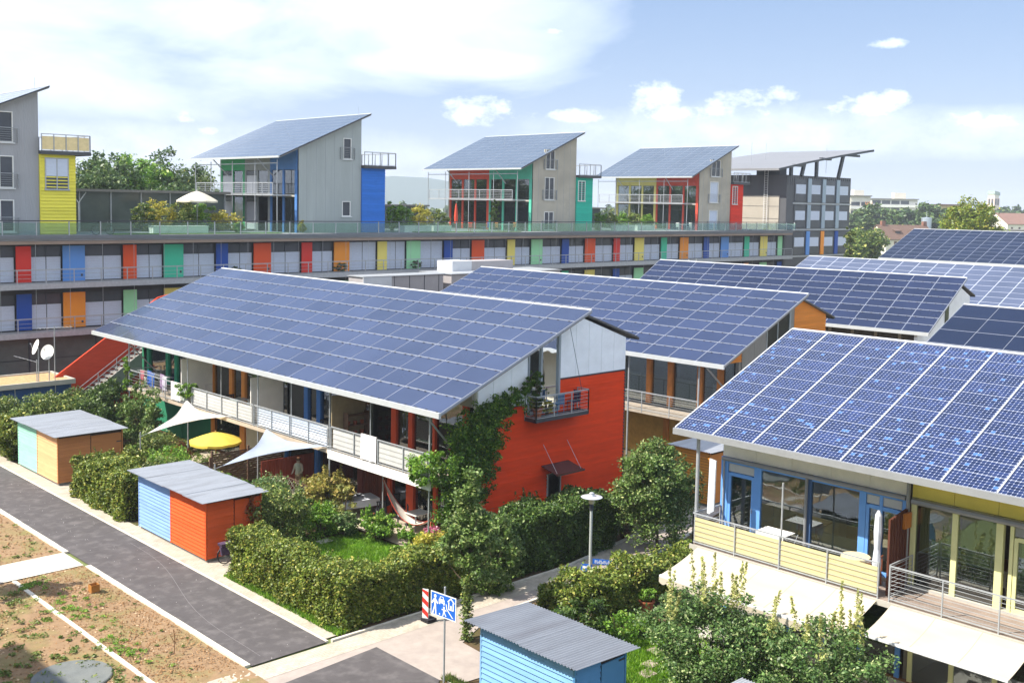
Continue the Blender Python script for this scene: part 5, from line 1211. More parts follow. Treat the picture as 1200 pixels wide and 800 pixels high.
# home zone traffic sign
SX, SY = 19.83, 23.32
sg = thing('traffic_sign', 'blue home zone sign with white pictograms on a grey pole in the foreground', 'sign', (SX, SY, 0))
part('pole', MB().tube([(SX, SY, -.1), (SX, SY, 2.86)], .03, 10).lathe((SX, SY, 2.86), [(.034, 0), (.02, .03)], 10), steel, sg)
u = Vector((.10, -1, 0)).normalized(); n_ = Vector((-1, -.10, 0)).normalized(); WD, HT = 1.02, .70
o = Vector((SX, SY, 1.98)) - u * WD / 2 + n_ * .05
pl = part('sign_board', plate(MB(), o, u, v, WD, HT, n_, .012), steel, sg)
part('face', plate(MB(), o + u * .03 + v * .03 + n_ * .0125, u, v, WD - .06, HT - .06, n_, .002), sblue, pl)
part('border', plate(plate(plate(plate(MB(), o + n_ * .0125, u, v, WD, .028, n_, .003), o + v * (HT - .028) + n_ * .0125, u, v, WD, .028, n_, .003), o + v * .028 + n_ * .0125, u, v, .028, HT - .056, n_, .003), o + v * .028 + u * (WD - .028) + n_ * .0125, u, v, .028, HT - .056, n_, .003), swhite, pl)
def pic(polys, t=.004):
    q = MB()
    for p in polys: q.prism([o + u * a * WD + v * b * HT + n_ * .015 for a, b in p], n_ * t)
    return q
def disc(cx, cy, r, n=12): return [(cx + r * math.cos(6.2832 * i / n) * HT / WD, cy + r * math.sin(6.2832 * i / n)) for i in range(n)]
part('pictogram', pic([disc(.18, .82, .075), [(.13, .72), (.21, .73), (.215, .42), (.145, .40)], [(.145, .42), (.185, .42), (.11, .06), (.06, .06)], [(.175, .42), (.215, .42), (.235, .06), (.185, .06)], [(.12, .70), (.14, .6), (.06, .46), (.03, .5)], [(.21, .70), (.30, .56), (.28, .5), (.2, .6)]]), swhite, pl, label='walking adult pictogram')
part('pictogram', pic([[(.38, .88), (.5, .88), (.53, .76), (.35, .76)], [(.33, .76), (.55, .76), (.56, .6), (.32, .6)], [(.33, .6), (.38, .6), (.38, .54), (.33, .54)], [(.5, .6), (.55, .6), (.55, .54), (.5, .54)]]), swhite, pl, label='car pictogram')
part('pictogram_window', pic([[(.40, .86), (.48, .86), (.5, .78), (.38, .78)], disc(.36, .67, .025, 8), disc(.52, .67, .025, 8)], .006), sblue, pl)
part('pictogram', pic([[(.66, .76), (.80, .95), (.95, .76), (.92, .73), (.80, .88), (.69, .73)], [(.70, .73), (.74, .76), (.74, .42), (.70, .42)], [(.87, .76), (.91, .73), (.91, .42), (.87, .42)], [(.74, .46), (.78, .46), (.78, .42), (.74, .42)], [(.83, .46), (.87, .46), (.87, .42), (.83, .42)], [(.78, .62), (.83, .62), (.83, .42), (.78, .42)]]), swhite, pl, label='house pictogram')
part('pictogram', pic([[(.60, .62), (.63, .62), (.66, .42), (.90, .1), (.86, .1), (.63, .40)]]), swhite, pl, label='kerb line of the pictogram')
part('pictogram', pic([disc(.53, .44, .05), [(.50, .38), (.57, .38), (.57, .22), (.50, .22)], [(.44, .36), (.50, .38), (.50, .33), (.44, .32)], [(.57, .38), (.63, .34), (.63, .30), (.57, .33)], [(.50, .22), (.535, .22), (.50, .06), (.47, .06)], [(.535, .22), (.57, .22), (.63, .1), (.60, .08)], disc(.36, .12, .035)]), swhite, pl, label='playing child with ball pictogram')
part('bracket', MB().box(SX - .045, SX + .04, SY - .04, SY + .04, 2.1, 2.14).box(SX - .045, SX + .04, SY - .04, SY + .04, 2.5, 2.54), steel_d, sg)
# red and white delineator
dl = thing('delineator', 'red and white striped delineator board standing behind the blue traffic sign', 'barrier', (22.45, 27.25, 0))
dl_u = Vector((.42, -.9, 0)).normalized(); dn = Vector((-.9, -.42, 0)).normalized(); c = Vector((22.42, 27.3, .1)) - dl_u * .15
part('foot', MB().box(22.3, 22.68, 27.08, 27.46, -.01, .1), mat('black_rubber', '24242a', .8, 0, .1, 4), dl)
part('board', plate(MB(), c, dl_u, v, .22, 1.0, dn, .03), swhite, dl)
sr = mat('sign_red', 'c8332c', .4, 0, .05, 3)
for i in range(3):
    z = .02 + i * .36
    q = MB().prism([c + v * (z + .18) + dn * .03, c + dl_u * .22 + v * z + dn * .03, c + dl_u * .22 + v * min(.995, z + .18) + dn * .03, c + v * min(.995, z + .36) + dn * .03], dn * .003)
    part('stripe', q, sr, dl)
# cardboard box on the soil
bx = thing('cardboard_box', 'small open brown box lying on the dry soil by the road', 'box', (15.2, 37.1, 0))
cbm = mat('cardboard', 'a9743a', .8, 0, .12, 5)
for a in ((0, .3, 0, .01), (0, .3, .27, .28), (0, .01, .01, .27), (.29, .3, .01, .27)): part('side', MB().box(15.1 + a[0], 15.1 + a[1], 37.0 + a[2], 37.0 + a[3], .0, .26), cbm, bx)
part('bottom', MB().box(15.11, 15.39, 37.01, 37.27, 0.0, .02), cbm, bx)
part('flap', MB().prism([(15.1, 37.0, .26), (15.4, 37.0, .26), (15.4, 36.88, .3), (15.1, 36.88, .3)], (0, 0, .008)), cbm, bx)
# dry stick and wooden stake in the soil
single('dead_sapling', MB().tube([(14.9, 30.3, 0), (14.92, 30.3, .45), (14.88, 30.3, .8)], .012, 5).tube([(14.92, 30.3, .3), (15.02, 30.3, .6)], .008, 4).tube([(14.9, 30.3, .4), (14.8, 30.35, .62)], .008, 4), mat('dry_twig', '6b4a35', .9, 0, .2, 8), 'small bare brown sapling standing in the dry soil near the road', 'sapling', (14.9, 30.3, 0))

# ================================================================== bicycles
def wheel(mb, c, r, ax, t=.022, n=20):
    a = ax.cross(Vector((0, 0, 1))).normalized(); b = Vector((0, 0, 1))
    mb.tube([c + a * r * math.cos(6.2832 * i / n) + b * r * math.sin(6.2832 * i / n) for i in range(n + 1)], t, 6, cap=False)
def bicycle(loc, yaw, label, col, bag=None):
    bk = thing('bicycle', label, 'bicycle', loc)
    L_ = Vector(loc); d = Vector((math.cos(yaw), math.sin(yaw), 0)); s = Vector((-d.y, d.x, 0))
    def Q(a, z, o=0): return L_ + d * a + s * o + Vector((0, 0, z))
    black = mat('bike_black', '1f2024', .5, .2, .1, 4)
    for a in (-.52, .52):
        q = MB(); wheel(q, Q(a, .34), .325, s); w_ = part('wheel', q, MATS.get('black_rubber') or black, bk)
        q = MB()
        for i in range(9): t = 3.1416 * i / 9; q.tube([Q(a, .34) + d * .31 * math.cos(t) + Vector((0, 0, .31 * math.sin(t))), Q(a, .34) - d * .31 * math.cos(t) - Vector((0, 0, .31 * math.sin(t)))], .004, 3, cap=False)
        part('spokes', q, steel, w_)
    q = MB().tube([Q(-.52, .34), Q(-.08, .3), Q(.36, .78), Q(.52, .34)], .016, 6).tube([Q(-.08, .3), Q(-.22, .86)], .016, 6).tube([Q(-.2, .76), Q(.36, .8)], .016, 6).tube([Q(-.52, .34), Q(-.2, .74)], .012, 6)
    part('frame', q, col, bk)
    part('handlebar', MB().tube([Q(.36, .78), Q(.34, .98)], .014, 6).tube([Q(.22, 1.0, .27), Q(.36, 1.0, .1), Q(.36, 1.0, -.1), Q(.22, 1.0, -.27)], .014, 6), steel, bk)
    part('saddle', MB().prism([Q(-.36, .88, -.08), Q(-.1, .88, -.02), Q(-.1, .88, .02), Q(-.36, .88, .08)], (0, 0, .06)), black, bk)
    part('rack', MB().beam(Q(-.75, .7), Q(-.25, .7), .12, .02).tube([Q(-.6, .7, .06), Q(-.52, .34, .06)], .008, 4).tube([Q(-.6, .7, -.06), Q(-.52, .34, -.06)], .008, 4), black, bk)
    part('mudguard', MB().tube([Q(-.52, .34) + d * .36 * math.cos(t) + Vector((0, 0, .36 * math.sin(t))) for t in (1.2, 1.7, 2.2, 2.7, 3.2)], .02, 5), black, bk)
    part('pedals', MB().beam(Q(-.08, .3, -.12), Q(-.08, .3, .12), .03, .03).beam(Q(-.08, .14, .12), Q(-.08, .3, .1), .03, .02).beam(Q(-.08, .46, -.12), Q(-.08, .3, -.1), .03, .02), steel_d, bk)
    if bag:
        part('pannier', MB().box(0, 0, 0, 0, 0, 0) if False else MB().prism([Q(-.78, .42, -.2), Q(-.36, .42, -.2), Q(-.34, .72, -.16), Q(-.8, .72, -.16)], s * .1), bag, bk)
        part('basket', MB().prism([Q(-.74, .72, -.14), Q(-.34, .72, -.14), Q(-.3, .84, -.18), Q(-.78, .84, -.18)], s * .32), bag, bk)
    return bk
bicycle((20.72, 36.78, 0), R(0), 'bicycle with dark panniers parked between the orange red shed and the hedge', mat('bike_dark_blue', '2a2d48', .4, .2, .1, 3), mat('pannier_violet', '4a3a52', .7, 0, .3, 9))
bicycle((32.3, 76.3, 11.2), R(2), 'bicycle leaning behind the glass railing below the yellow tower', mat('bike_green', '2f3d38', .4, .2, .1, 3))

# ================================================================== garden of the red row
# sun sails
def sail(A, B, C, label, m, sag=.12, n=12):
    A, B, C = Vector(A), Vector(B), Vector(C); cen = (A + B + C) / 3; nn_ = (B - A).cross(C - A).normalized()
    if nn_.z < 0: nn_ = -nn_
    mb = MB(); idx = {}
    for i in range(n + 1):
        for j in range(n + 1 - i):
            a, b = i / n, j / n; c = 1 - a - b
            p = A * a + B * b + C * c
            pull = max(0.0, 27 * a * b * c); edge = 1 - (1 - 4 * a * b * (1 if c < 1e-6 else 1)) if False else 0
            e = max(0, a * b) + max(0, b * c) + max(0, a * c)
            # edges curve inwards, the middle sags
            f_ = .42 * (e - 1 / 3) if False else 0
            k = .36 * (4 * a * b * (1 - c) ** 2 / ((a + b) ** 2 + 1e-6) * (1 - 3 * c if c < .333 else 0) + 4 * b * c * (1 - a) ** 2 / ((b + c) ** 2 + 1e-6) * (1 - 3 * a if a < .333 else 0) + 4 * a * c * (1 - b) ** 2 / ((a + c) ** 2 + 1e-6) * (1 - 3 * b if b < .333 else 0))
            p = p + (cen - p) * k - nn_ * sag * pull ** .8
            idx[i, j] = len(mb.v); mb.v.append(tuple(p))
    for i in range(n):
        for j in range(n - i):
            mb.f.append((idx[i, j], idx[i + 1, j], idx[i, j + 1]))
            if i + j < n - 1: mb.f.append((idx[i + 1, j], idx[i + 1, j + 1], idx[i, j + 1]))
    t = thing('sun_sail', label, 'sun sail', tuple(A))
    part('cloth', mb, m, t, smooth=True)
    q = MB()
    for P_ in (A, B, C):
        d_ = (P_ - cen).normalized(); q.tube([P_, P_ + d_ * .35], .01, 4)
    part('ropes', q, steel, t)
    return t
sail((26.95, 53.2, 3.22), (26.95, 48.9, 3.0), (23.67, 50.95, 2.2), 'bright white triangular sun sail beside the yellow parasol', cloth_w)
sail((26.95, 45.1, 2.98), (26.95, 39.95, 3.05), (23.3, 42.7, 2.2), 'bluish white triangular sun sail in front of the brown lattice fence', cloth_b)
single('sail_pole', MB().tube([(23.4, 51.1, 0), (23.4, 51.1, 2.3)], .03, 6), steel, 'thin pole holding the low corner of the bright white sun sail', 'pole', (23.4, 51.1, 0))
single('sail_pole', MB().tube([(23.0, 42.8, 0), (23.0, 42.8, 2.3)], .03, 6), steel, 'thin pole holding the low corner of the bluish white sun sail', 'pole', (23.0, 42.8, 0))
# parasols
def parasol(x, y, z0, zt, r, label, m, drop=.35, n=8, mast=steel):
    t = thing('parasol', label, 'parasol', (x, y, z0))
    mb = MB(); mb.v.append((x, y, zt)); K = 4; sub = 3; N = n * sub
    for k in range(1, K + 1):
        for j in range(N):
            a = 6.2832 * j / N; f = (j % sub) / sub; dip = .05 * math.sin(math.pi * f) * k / K
            rr = r * k / K * (1 - .06 * math.sin(math.pi * f)); mb.v.append((x + rr * math.cos(a), y + rr * math.sin(a), zt - drop * (k / K) ** 1.35 - dip))
    for j in range(N): mb.f.append((0, 1 + j, 1 + (j + 1) % N))
    for k in range(K - 1):
        for j in range(N): mb.f.append((1 + k * N + j, 1 + (k + 1) * N + j, 1 + (k + 1) * N + (j + 1) % N, 1 + k * N + (j + 1) % N))
    part('canopy', mb, m, t, smooth=True)
    hem = MB()
    for j in range(N):
        p = Vector(mb.v[1 + (K - 1) * N + j]); q_ = Vector(mb.v[1 + (K - 1) * N + (j + 1) % N]); hem.quad(p, q_, q_ - Vector((0, 0, .12)), p - Vector((0, 0, .12)))
    part('valance', hem, m, t)
    part('pole', MB().tube([(x, y, z0), (x, y, zt + .06)], .022, 8), mast, t)
    part('finial', MB().lathe((x, y, zt + .02), [(.03, 0), (.04, .03), (.01, .07)], 8), mast, t)
    rb = MB()
    for j in range(n):
        a = 6.2832 * j / n; rb.tube([(x, y, zt - .25), (x + r * .9 * math.cos(a), y + r * .9 * math.sin(a), zt - drop * .87 - .04)], .008, 4)
    part('ribs', rb, mast, t)
    part('foot', MB().lathe((x, y, z0), [(.25, 0), (.25, .06), (.05, .1)], 12), concrete, t)
    return t
parasol(26.3, 48.85, 0, 2.28, 1.32, 'yellow parasol open under the balcony, behind the dark lattice fence', mat('yellow_canvas', 'f4d85c', .75, 0, .05, 4, trans=.3), .42, 8, mast=paint('b58b4c', 'pole_wood'))
parasol(41.1, 79.2, 11.2, 14.5, 1.65, 'large cream parasol on the roof terrace left of the silver penthouse', mat('cream_canvas', 'ddd6c4', .8, 0, .04, 3, trans=.25), .75, 8)
# lattice fences
wv = mat('woven_fence', '6d5443', .8, 0, .2, 4, isl=.2)
def woven_fence(p, q, h, label):
    t = thing('fence', label, 'fence', (*p, 0)); p = Vector((*p, 0)); q = Vector((*q, 0)); d = q - p; n = max(1, round(d.length / 1.8))
    for i in range(n + 1): part('fence_post', MB().beam(p + d * i / n, p + d * i / n + Vector((0, 0, h + .08)), .09, .09), wv, t)
    s = Vector((-d.y, d.x, 0)).normalized()
    for i in range(n):
        a = p + d * (i / n) + d.normalized() * .06; b = p + d * ((i + 1) / n) - d.normalized() * .06; mb = MB()
        k = int((h - .1) / .11)
        for j in range(k):
            z = .08 + j * .11; pts = [a + (b - a) * (m_ / 8) + s * .02 * (1 if (m_ + j) % 2 else -1) for m_ in range(9)]
            for e, f_ in zip(pts[:-1], pts[1:]): mb.add([e + Vector((0, 0, z)), f_ + Vector((0, 0, z)), f_ + Vector((0, 0, z + .095)), e + Vector((0, 0, z + .095))], [(0, 1, 2, 3)])
        part('woven_panel', mb, wv, t)
    return t
woven_fence((25.0, 46.8), (28.9, 46.8), 1.8, 'dark brown woven fence across the garden between the two sun sails')
woven_fence((24.9, 46.8), (22.3, 46.9), 1.5, 'low dark woven fence behind the blue and red shed')
red_f = mat('red_fence_boards', '8c3d2a', .7, 0, .15, 4, isl=.15)
t = thing('fence', 'red brown board fence under the balcony behind the bluish sun sail', 'fence', (25.4, 39.9, 0))
for i in range(20): part('board', MB().box(26.0 + i * .145, 26.13 + i * .145, 43.95, 43.98, .05, 1.75), red_f, t)
part('rail', MB().box(26.0, 28.9, 43.98, 44.02, .4, .48).box(26.0, 28.9, 43.98, 44.02, 1.3, 1.38), red_f, t)
# white trellis arch with netting
t = thing('trellis', 'pale lattice trellis with curved top among the garden shrubs', 'trellis', (25.0, 40.5, 0))
q = MB(); c0 = Vector((24.2, 41.9, 0)); c1 = Vector((26.0, 40.0, 0)); d = (c1 - c0)
def hz_(t_): return 1.35 + .45 * math.sin(math.pi * t_)
for i in range(15):
    a = i / 14
    for sgn in (1, -1):
        b = a + sgn * .45
        if 0 <= b <= 1: q.beam(c0 + d * a + Vector((0, 0, .2)), c0 + d * b + Vector((0, 0, hz_(b))), .02, .012)
        b2 = a + sgn * .2
        if 0 <= b2 <= 1: q.beam(c0 + d * a + Vector((0, 0, .9)), c0 + d * b2 + Vector((0, 0, hz_(b2))), .02, .012)
part('lattice', q, paint('cfc6b2', 'pale_lattice'), t, kind='stuff')
part('arch', MB().tube([c0 + d * (i / 10) + Vector((0, 0, hz_(i / 10))) for i in range(11)], .03, 6), wv, t)
# tables, chairs, hammock
tabm = mat('table_cloth', 'c9ced8', .8, 0, .06, 4); greym = mat('garden_metal_grey', '6d7076', .5, .4, .1, 4)
def table(x, y, z, w_, d_, label, top, cloth=0, rz=0, h=.73, cat='table', group=None):
    t = thing('garden_table', label, cat, (x, y, z), rz=rz, group=group)
    part('table_top', MB().box(x - w_ / 2, x + w_ / 2, y - d_ / 2, y + d_ / 2, z + h - .03, z + h), top, t)
    for a in (-1, 1):
        for b in (-1, 1): part('leg', MB().beam((x + a * (w_ / 2 - .08), y + b * (d_ / 2 - .08), z), (x + a * (w_ / 2 - .08), y + b * (d_ / 2 - .08), z + h - .03), .04, .04), greym, t)
    if cloth:
        q = MB()
        for (xa, xb, ya, yb) in ((-1, 1, -1, -1), (-1, 1, 1, 1), (-1, -1, -1, 1), (1, 1, -1, 1)):
            A_ = Vector((x + xa * (w_ / 2 + .012), y + ya * (d_ / 2 + .012), z + h)); B_ = Vector((x + xb * (w_ / 2 + .012), y + yb * (d_ / 2 + .012), z + h)); o_ = Vector((.04 * (xa if xa == xb else 0), .04 * (ya if ya == yb else 0), 0))
            q.quad(A_, B_, B_ + o_ - Vector((0, 0, cloth)), A_ + o_ - Vector((0, 0, cloth)))
        q.box(x - w_ / 2 - .012, x + w_ / 2 + .012, y - d_ / 2 - .012, y + d_ / 2 + .012, z + h + .001, z + h + .008)
        part('tablecloth', q, tabm, t)
    return t
def chair(x, y, z, rz, label, m, group=None, arm=False, h=.9):
    t = thing('garden_chair', label, 'chair', (x, y, z), rz=rz, group=group)
    part('seat', MB().box(x - .22, x + .22, y - .22, y + .22, z + .42, z + .46), m, t)
    for a in (-1, 1):
        for b in (-1, 1): part('leg', MB().beam((x + a * .2, y + b * .2, z), (x + a * .19, y + b * .19, z + .42), .03, .03), m, t)
    q = MB()
    for i in range(5): q.box(x - .23, x - .21, y - .2 + i * .085, y - .2 + i * .085 + .06, z + .46, z + h)
    q.box(x - .235, x - .205, y - .22, y + .22, z + h - .06, z + h); part('backrest', q, m, t)
    return t
whp = mat('white_plastic', 'd5d5d0', .4, 0, .05, 3); blc = mat('dark_chair', '2e3036', .6, .1, .1, 3); wd_c = mat('teak_chair', '9a6b40', .6, 0, .12, 4); rdc = mat('red_chair', 'c4472f', .6, 0, .1, 4)
table(27.95, 39.0, 0, 1.7, 1.0, 'long garden table with white cloth on the terrace by the hammock', whp, .3, rz=R(-12))
part('bowl', MB().lathe((28.1, 39.2, .74), [(.08, 0), (.15, .08), (.16, .1), (.12, .09), (.02, .02)], 12), greym, bpy.data.objects['garden_table'])
for i, (x, y, a) in enumerate(((28.9, 38.2, 100), (28.2, 37.6, 60), (29.0, 37.2, 200))): chair(x, y, 0, R(a), ['dark garden chair right behind the white clothed table', 'dark garden chair between the white clothed table and the hammock pole', 'dark garden chair by the red post behind the hammock pole'][i], blc)
chair(28.4, 36.3, 0, R(150), 'dark seat with pale cushion right beside the hammock', blc); part('cushion', MB().box(28.2, 28.6, 36.1, 36.5, .46, .54), whp, bpy.data.objects['garden_chair.003'])
table(28.6, 35.5, 0, .9, .8, 'small pale table between the two thick red posts', whp)
hp = single('hammock_pole', MB().tube([(27.7, 36.8, -.02), (27.7, 36.8, 2.75)], .03, 8).lathe((27.7, 36.8, 0), [(.12, 0), (.12, .02), (.03, .03)], 10), steel, 'steel pole carrying the left end of the hammock', 'pole', (27.7, 36.8, 0))
hm = thing('hammock', 'white and red edged hammock slung low before the thick red post', 'hammock', (27.7, 36.8, 0))
mb = MB(); n = 18; A_ = Vector((27.7, 36.76, 2.05)); B_ = Vector((28.5, 33.9, 1.2))
for i in range(n + 1):
    t_ = i / n; c = A_ + (B_ - A_) * t_ - Vector((0, 0, 1.3 * 4 * t_ * (1 - t_) * .95)); wv_ = .04 + .26 * math.sin(math.pi * t_)
    for k in range(5): s_ = -1 + k / 2; mb.v.append((c.x + s_ * wv_ * .95, c.y + s_ * wv_ * .3, c.z + .1 * abs(s_) * math.sin(math.pi * t_)))
for i in range(n):
    for k in range(4): mb.f.append((i * 5 + k, (i + 1) * 5 + k, (i + 1) * 5 + k + 1, i * 5 + k + 1))
part('cloth', mb, mat('hammock_cloth', 'd8cfc6', .8, 0, .05, 4), hm, smooth=True)
q = MB(); q.tube([Vector(mb.v[i * 5]) for i in range(n + 1)], .02, 5); q.tube([Vector(mb.v[i * 5 + 4]) for i in range(n + 1)], .02, 5); part('edge_cord', q, mat('red_cord', 'a8402e', .7, 0, .1, 4), hm)
for i, (x, y, h_, lb_) in enumerate(((26.75, 36.15, .9, 'short wooden stake left of the hammock pole'), (28.1, 34.0, .75, 'short orange stake by the pink flowers'))): single('garden_stake', MB().box(x - .03, x + .03, y - .03, y + .03, 0, h_), mat('stake_wood', '9a5c30', .7, 0, .15, 5), lb_, 'stake', (x, y, 0))
struct('terrace', sheet(26.6, 29.0, 33.2, 40.2, .035), mat('terrace_slabs', 'b7ab98', .9, 0, .1, 6, .2, 40, dirt=('93876f', .4, 2)))
struct('terrace', sheet(25.6, 29.0, 47.0, 54, .02), MATS['terrace_slabs'])
struct('lawn', sheet(22.6, 26.2, 31.0, 36.6, .0), mat('lawn_green', '5d7f24', .95, 0, .2, 3))
single('stepping_slab', MB().box(24.3, 24.9, 36.4, 36.8, 0, .04), concrete_l, 'pale stone slab at the back edge of the little lawn', 'slab', (24.3, 36.4, 0))
for i, (x, y) in enumerate(((26.28, 20.64), (25.36, 20.1), (24.77, 19.75))):
    single('stepping_slab', MB().prism([(x - .24, y - .2, .0), (x + .22, y - .24, .0), (x + .25, y + .2, .0), (x - .2, y + .22, .0)], (0, 0, .05)), mat('step_stone', 'a3958a', .9, 0, .12, 5), ['farthest of three stepping stones right of the light blue shed', 'middle one of three stepping stones right of the light blue shed', 'nearest of three stepping stones right of the light blue shed'][i], 'stepping stone', (x, y, 0))
# balcony things of the red row
fb = 2.9
def hang(x, y0, y1, z0, z1, m, label, nm='laundry', cat='laundry'):
    mb = MB(); n = 6
    for i in range(n + 1):
        y = y0 + (y1 - y0) * i / n; o_ = .02 * math.sin(i * 2.1)
        mb.v += [(x - .03 + o_, y, z1), (x - .04 + o_ * 2, y, z0 + .02 * (i % 2))]
    for i in range(n): mb.f.append((2 * i, 2 * i + 2, 2 * i + 3, 2 * i + 1))
    mb.box(x - .035, x + .035, y0, y1, z1 - .004, z1 + .004)
    return single(nm, mb, m, label, cat, (x, y0, z0))
fab = lambda h_: mat('fabric_' + h_, h_, .85, 0, .08, 6)
hang(26.98, 53.9, 55.0, 3.0, 3.98, fab('dcdcda'), 'white towel hung over the balcony rail left of the balcony plant')
hang(26.98, 36.3, 37.4, 2.96, 4.05, fab('e0dede'), 'white sheet hung over the balcony rail above the terrace table')
hang(26.98, 53.2, 53.8, 3.1, 3.95, fab('b9bfb6'), 'pale grey cloth on the balcony rail beside the white towel')
for i, (y, c_, lb_) in enumerate(((59.3, 'b9606a', 'pinkish red cloth on the drying rack, leftmost'), (58.6, '2f5fb8', 'bright blue cloth on the drying rack'), (58.0, '3b67b4', 'second blue cloth on the drying rack, right of the bright blue one'), (57.0, 'a58bb0', 'lilac cloth on the drying rack'), (56.5, 'd6cfe0', 'pale lilac shirt on the drying rack'))):
    hang(27.45 + .1 * (i % 2), y, y + .5, 3.15, 3.95 + .05 * (i % 2), fab(c_), lb_)
t = thing('drying_rack', 'wire drying rack with laundry at the far end of the balcony', 'drying rack', (27.5, 58, fb))
q = MB()
for i in range(5): q.tube([(27.3 + i * .1, 56.2, fb + 1.05), (27.3 + i * .1, 60.0, fb + 1.05)], .008, 4)
part('wires', q, steel, t); part('legs', MB().tube([(27.2, 56.6, fb), (27.7, 57.4, fb + 1.05)], .012, 4).tube([(27.7, 56.6, fb), (27.2, 57.4, fb + 1.05)], .012, 4).tube([(27.2, 58.8, fb), (27.7, 59.6, fb + 1.05)], .012, 4).tube([(27.7, 58.8, fb), (27.2, 59.6, fb + 1.05)], .012, 4), steel, t)
chair(28.2, 53.4, fb, R(90), 'white slatted chair against the pale screen on the balcony', whp, h=1.05)
table(28.1, 49.6, fb, .8, .8, 'small glass table on the orange framed balcony bay', glass_d if False else mat('glass_table_top', '9fb0b0', .1, 0, .05, 3))
chair(28.0, 50.6, fb, R(80), 'dark balcony chair left of the small glass table', blc); chair(28.2, 48.4, fb, R(-80), 'white slatted chair right of the small glass table', whp)
table(28.0, 41.2, fb, .9, .75, 'white table on the blue framed balcony bay', whp); chair(28.2, 42.2, fb, R(80), 'dark chair left of the white balcony table', blc); chair(27.9, 40.4, fb, R(-70), 'white chair right of the white balcony table', whp)
t = thing('shelf_rack', 'dark rack of pots against the tan screen on the balcony', 'shelf', (28.2, 39.6, fb))
for i in range(4): part('shelf', MB().box(27.7, 28.9, 39.45, 39.8, fb + .1 + i * .45, fb + .13 + i * .45), wv, t)
for a in (27.72, 28.86): part('side', MB().box(a, a + .03, 39.45, 39.8, fb, fb + 1.6), wv, t)
for i in range(9):
    x = 27.85 + (i % 3) * .38; z = fb + .131 + (i // 3) * .45
    single('flower_pot', MB().lathe((x, 39.62, z), [(.07, 0), (.1, .14), (.105, .16), (.08, .15)], 8), mat('terracotta', '96553a', .8, 0, .15, 5),
           'terracotta pot, %s on the %s board of the dark balcony rack' % (('left', 'middle', 'right')[i % 3], ('lowest', 'middle', 'upper')[i // 3]), 'pot', (x, 39.62, z), group='pots on the balcony rack')
single('laundry_basket', MB().lathe((27.7, 35.4, fb), [(.2, 0), (.26, .3), (.27, .32), (.2, .3)], 12), fab('b0303a'), 'red basket on the balcony right of the white sheet', 'basket', (27.7, 35.4, fb))
single('storage_box', MB().box(27.4, 28.1, 33.9, 34.7, fb, fb + .5).box(27.36, 28.14, 33.86, 34.74, fb + .5, fb + .56), fab('4f8f86'), 'teal storage box near the right end of the balcony', 'box', (27.4, 33.9, fb))
# gable balcony of the red row
chair(34.5, 32.03, 4.95, R(180), 'dark blue chair on the small gable balcony', fab('2a3350')); chair(33.5, 32.05, 4.95, R(90), 'blue grey chair by the gable window', fab('54789a'))
def pot(x, y, z, r, h_, label, c_='9a5a3c', nm='flower_pot'):
    return single(nm, MB().lathe((x, y, z), [(r * .7, 0), (r, h_ * .9), (r * 1.1, h_ * .9), (r * 1.1, h_), (r * .9, h_), (r * .85, h_ * .85), (0.01, h_ * .85)], 14), mat('pot_' + c_, c_, .8, 0, .12, 5), label, 'pot', (x, y, z))
pot(32.2, 31.98, 4.95, .22, .4, 'terracotta pot with dark plant on the gable balcony')
pot(34.5, 28.9, 0, .28, .3, 'wide brown pot at the hedge end near the path', '5e463c'); pot(35.3, 29.1, 0, .2, .32, 'small grey pot near the hedge end', '77736a')
pot(28.6, 22.9, 0, .26, .45, 'terracotta pot standing in the shade under the near awning'); pot(28.3, 23.4, 0, .2, .3, 'small round pot beside the shaded terracotta pot', '7c4636')
# near house balcony things
single('folded_parasol', MB().tube([(28.95, 14.75, F), (28.95, 14.75, 5.35)], .025, 6).lathe((28.95, 14.75, 3.1), [(.03, 0), (.10, .2), (.13, .7), (.09, 1.1), (.12, 1.6), (.10, 2.1), (.03, 2.25)], 10), fab('c9cdd6'), 'folded pale blue parasol standing by the dark brown privacy screen', 'parasol', (28.95, 14.75, F))
single('hanging_cloth', MB().prism([(28.75, 20.62, 4.0), (28.7, 20.5, 4.0), (28.78, 20.38, 4.1), (28.85, 20.4, 5.75), (28.8, 20.62, 5.8)], (.05, 0, 0)), fab('d3d7de'), 'narrow white cloth hanging beside the corner post of the near house', 'cloth', (28.75, 20.6, 4.0))
t = thing('clothes_airer', 'clothes airer with white towels on the blue framed balcony', 'drying rack', (29.4, 18.3, F))
part('frame', MB().tube([(29.0, 17.8, F), (29.7, 17.8, F + .85)], .012, 4).tube([(29.7, 17.8, F), (29.0, 17.8, F + .85)], .012, 4).tube([(29.0, 19.0, F), (29.7, 19.0, F + .85)], .012, 4).tube([(29.7, 19.0, F), (29.0, 19.0, F + .85)], .012, 4), steel, t)
single('towel', MB().box(29.02, 29.7, 17.9, 18.9, F + .86, F + .875).box(29.0, 29.02, 17.9, 18.9, F + .45, F + .87), fab('e0dfdb'), 'white towels laid over the clothes airer', 'towel', (29.0, 17.9, F + .45))
t = thing('sewing_table', 'small round wooden table with cream cloth near the brown screen', 'table', (29.3, 15.5, F))
part('table_top', MB().lathe((29.3, 15.6, F + .78), [(.42, 0), (.42, .03)], 16), fab('d9c9a0'), t); part('tablecloth', MB().lathe((29.3, 15.6, F + .4), [(.46, 0), (.43, .38), (.425, .415)], 16), fab('d9c9a0'), t)
part('leg', MB().tube([(29.3, 15.6, F), (29.3, 15.6, F + .78)], .05, 8), wd_c, t)
chair(29.5, 15.15, F, R(100), 'orange brown chair behind the cream clothed table', mat('orange_chair', 'b96a35', .6, 0, .12, 4))
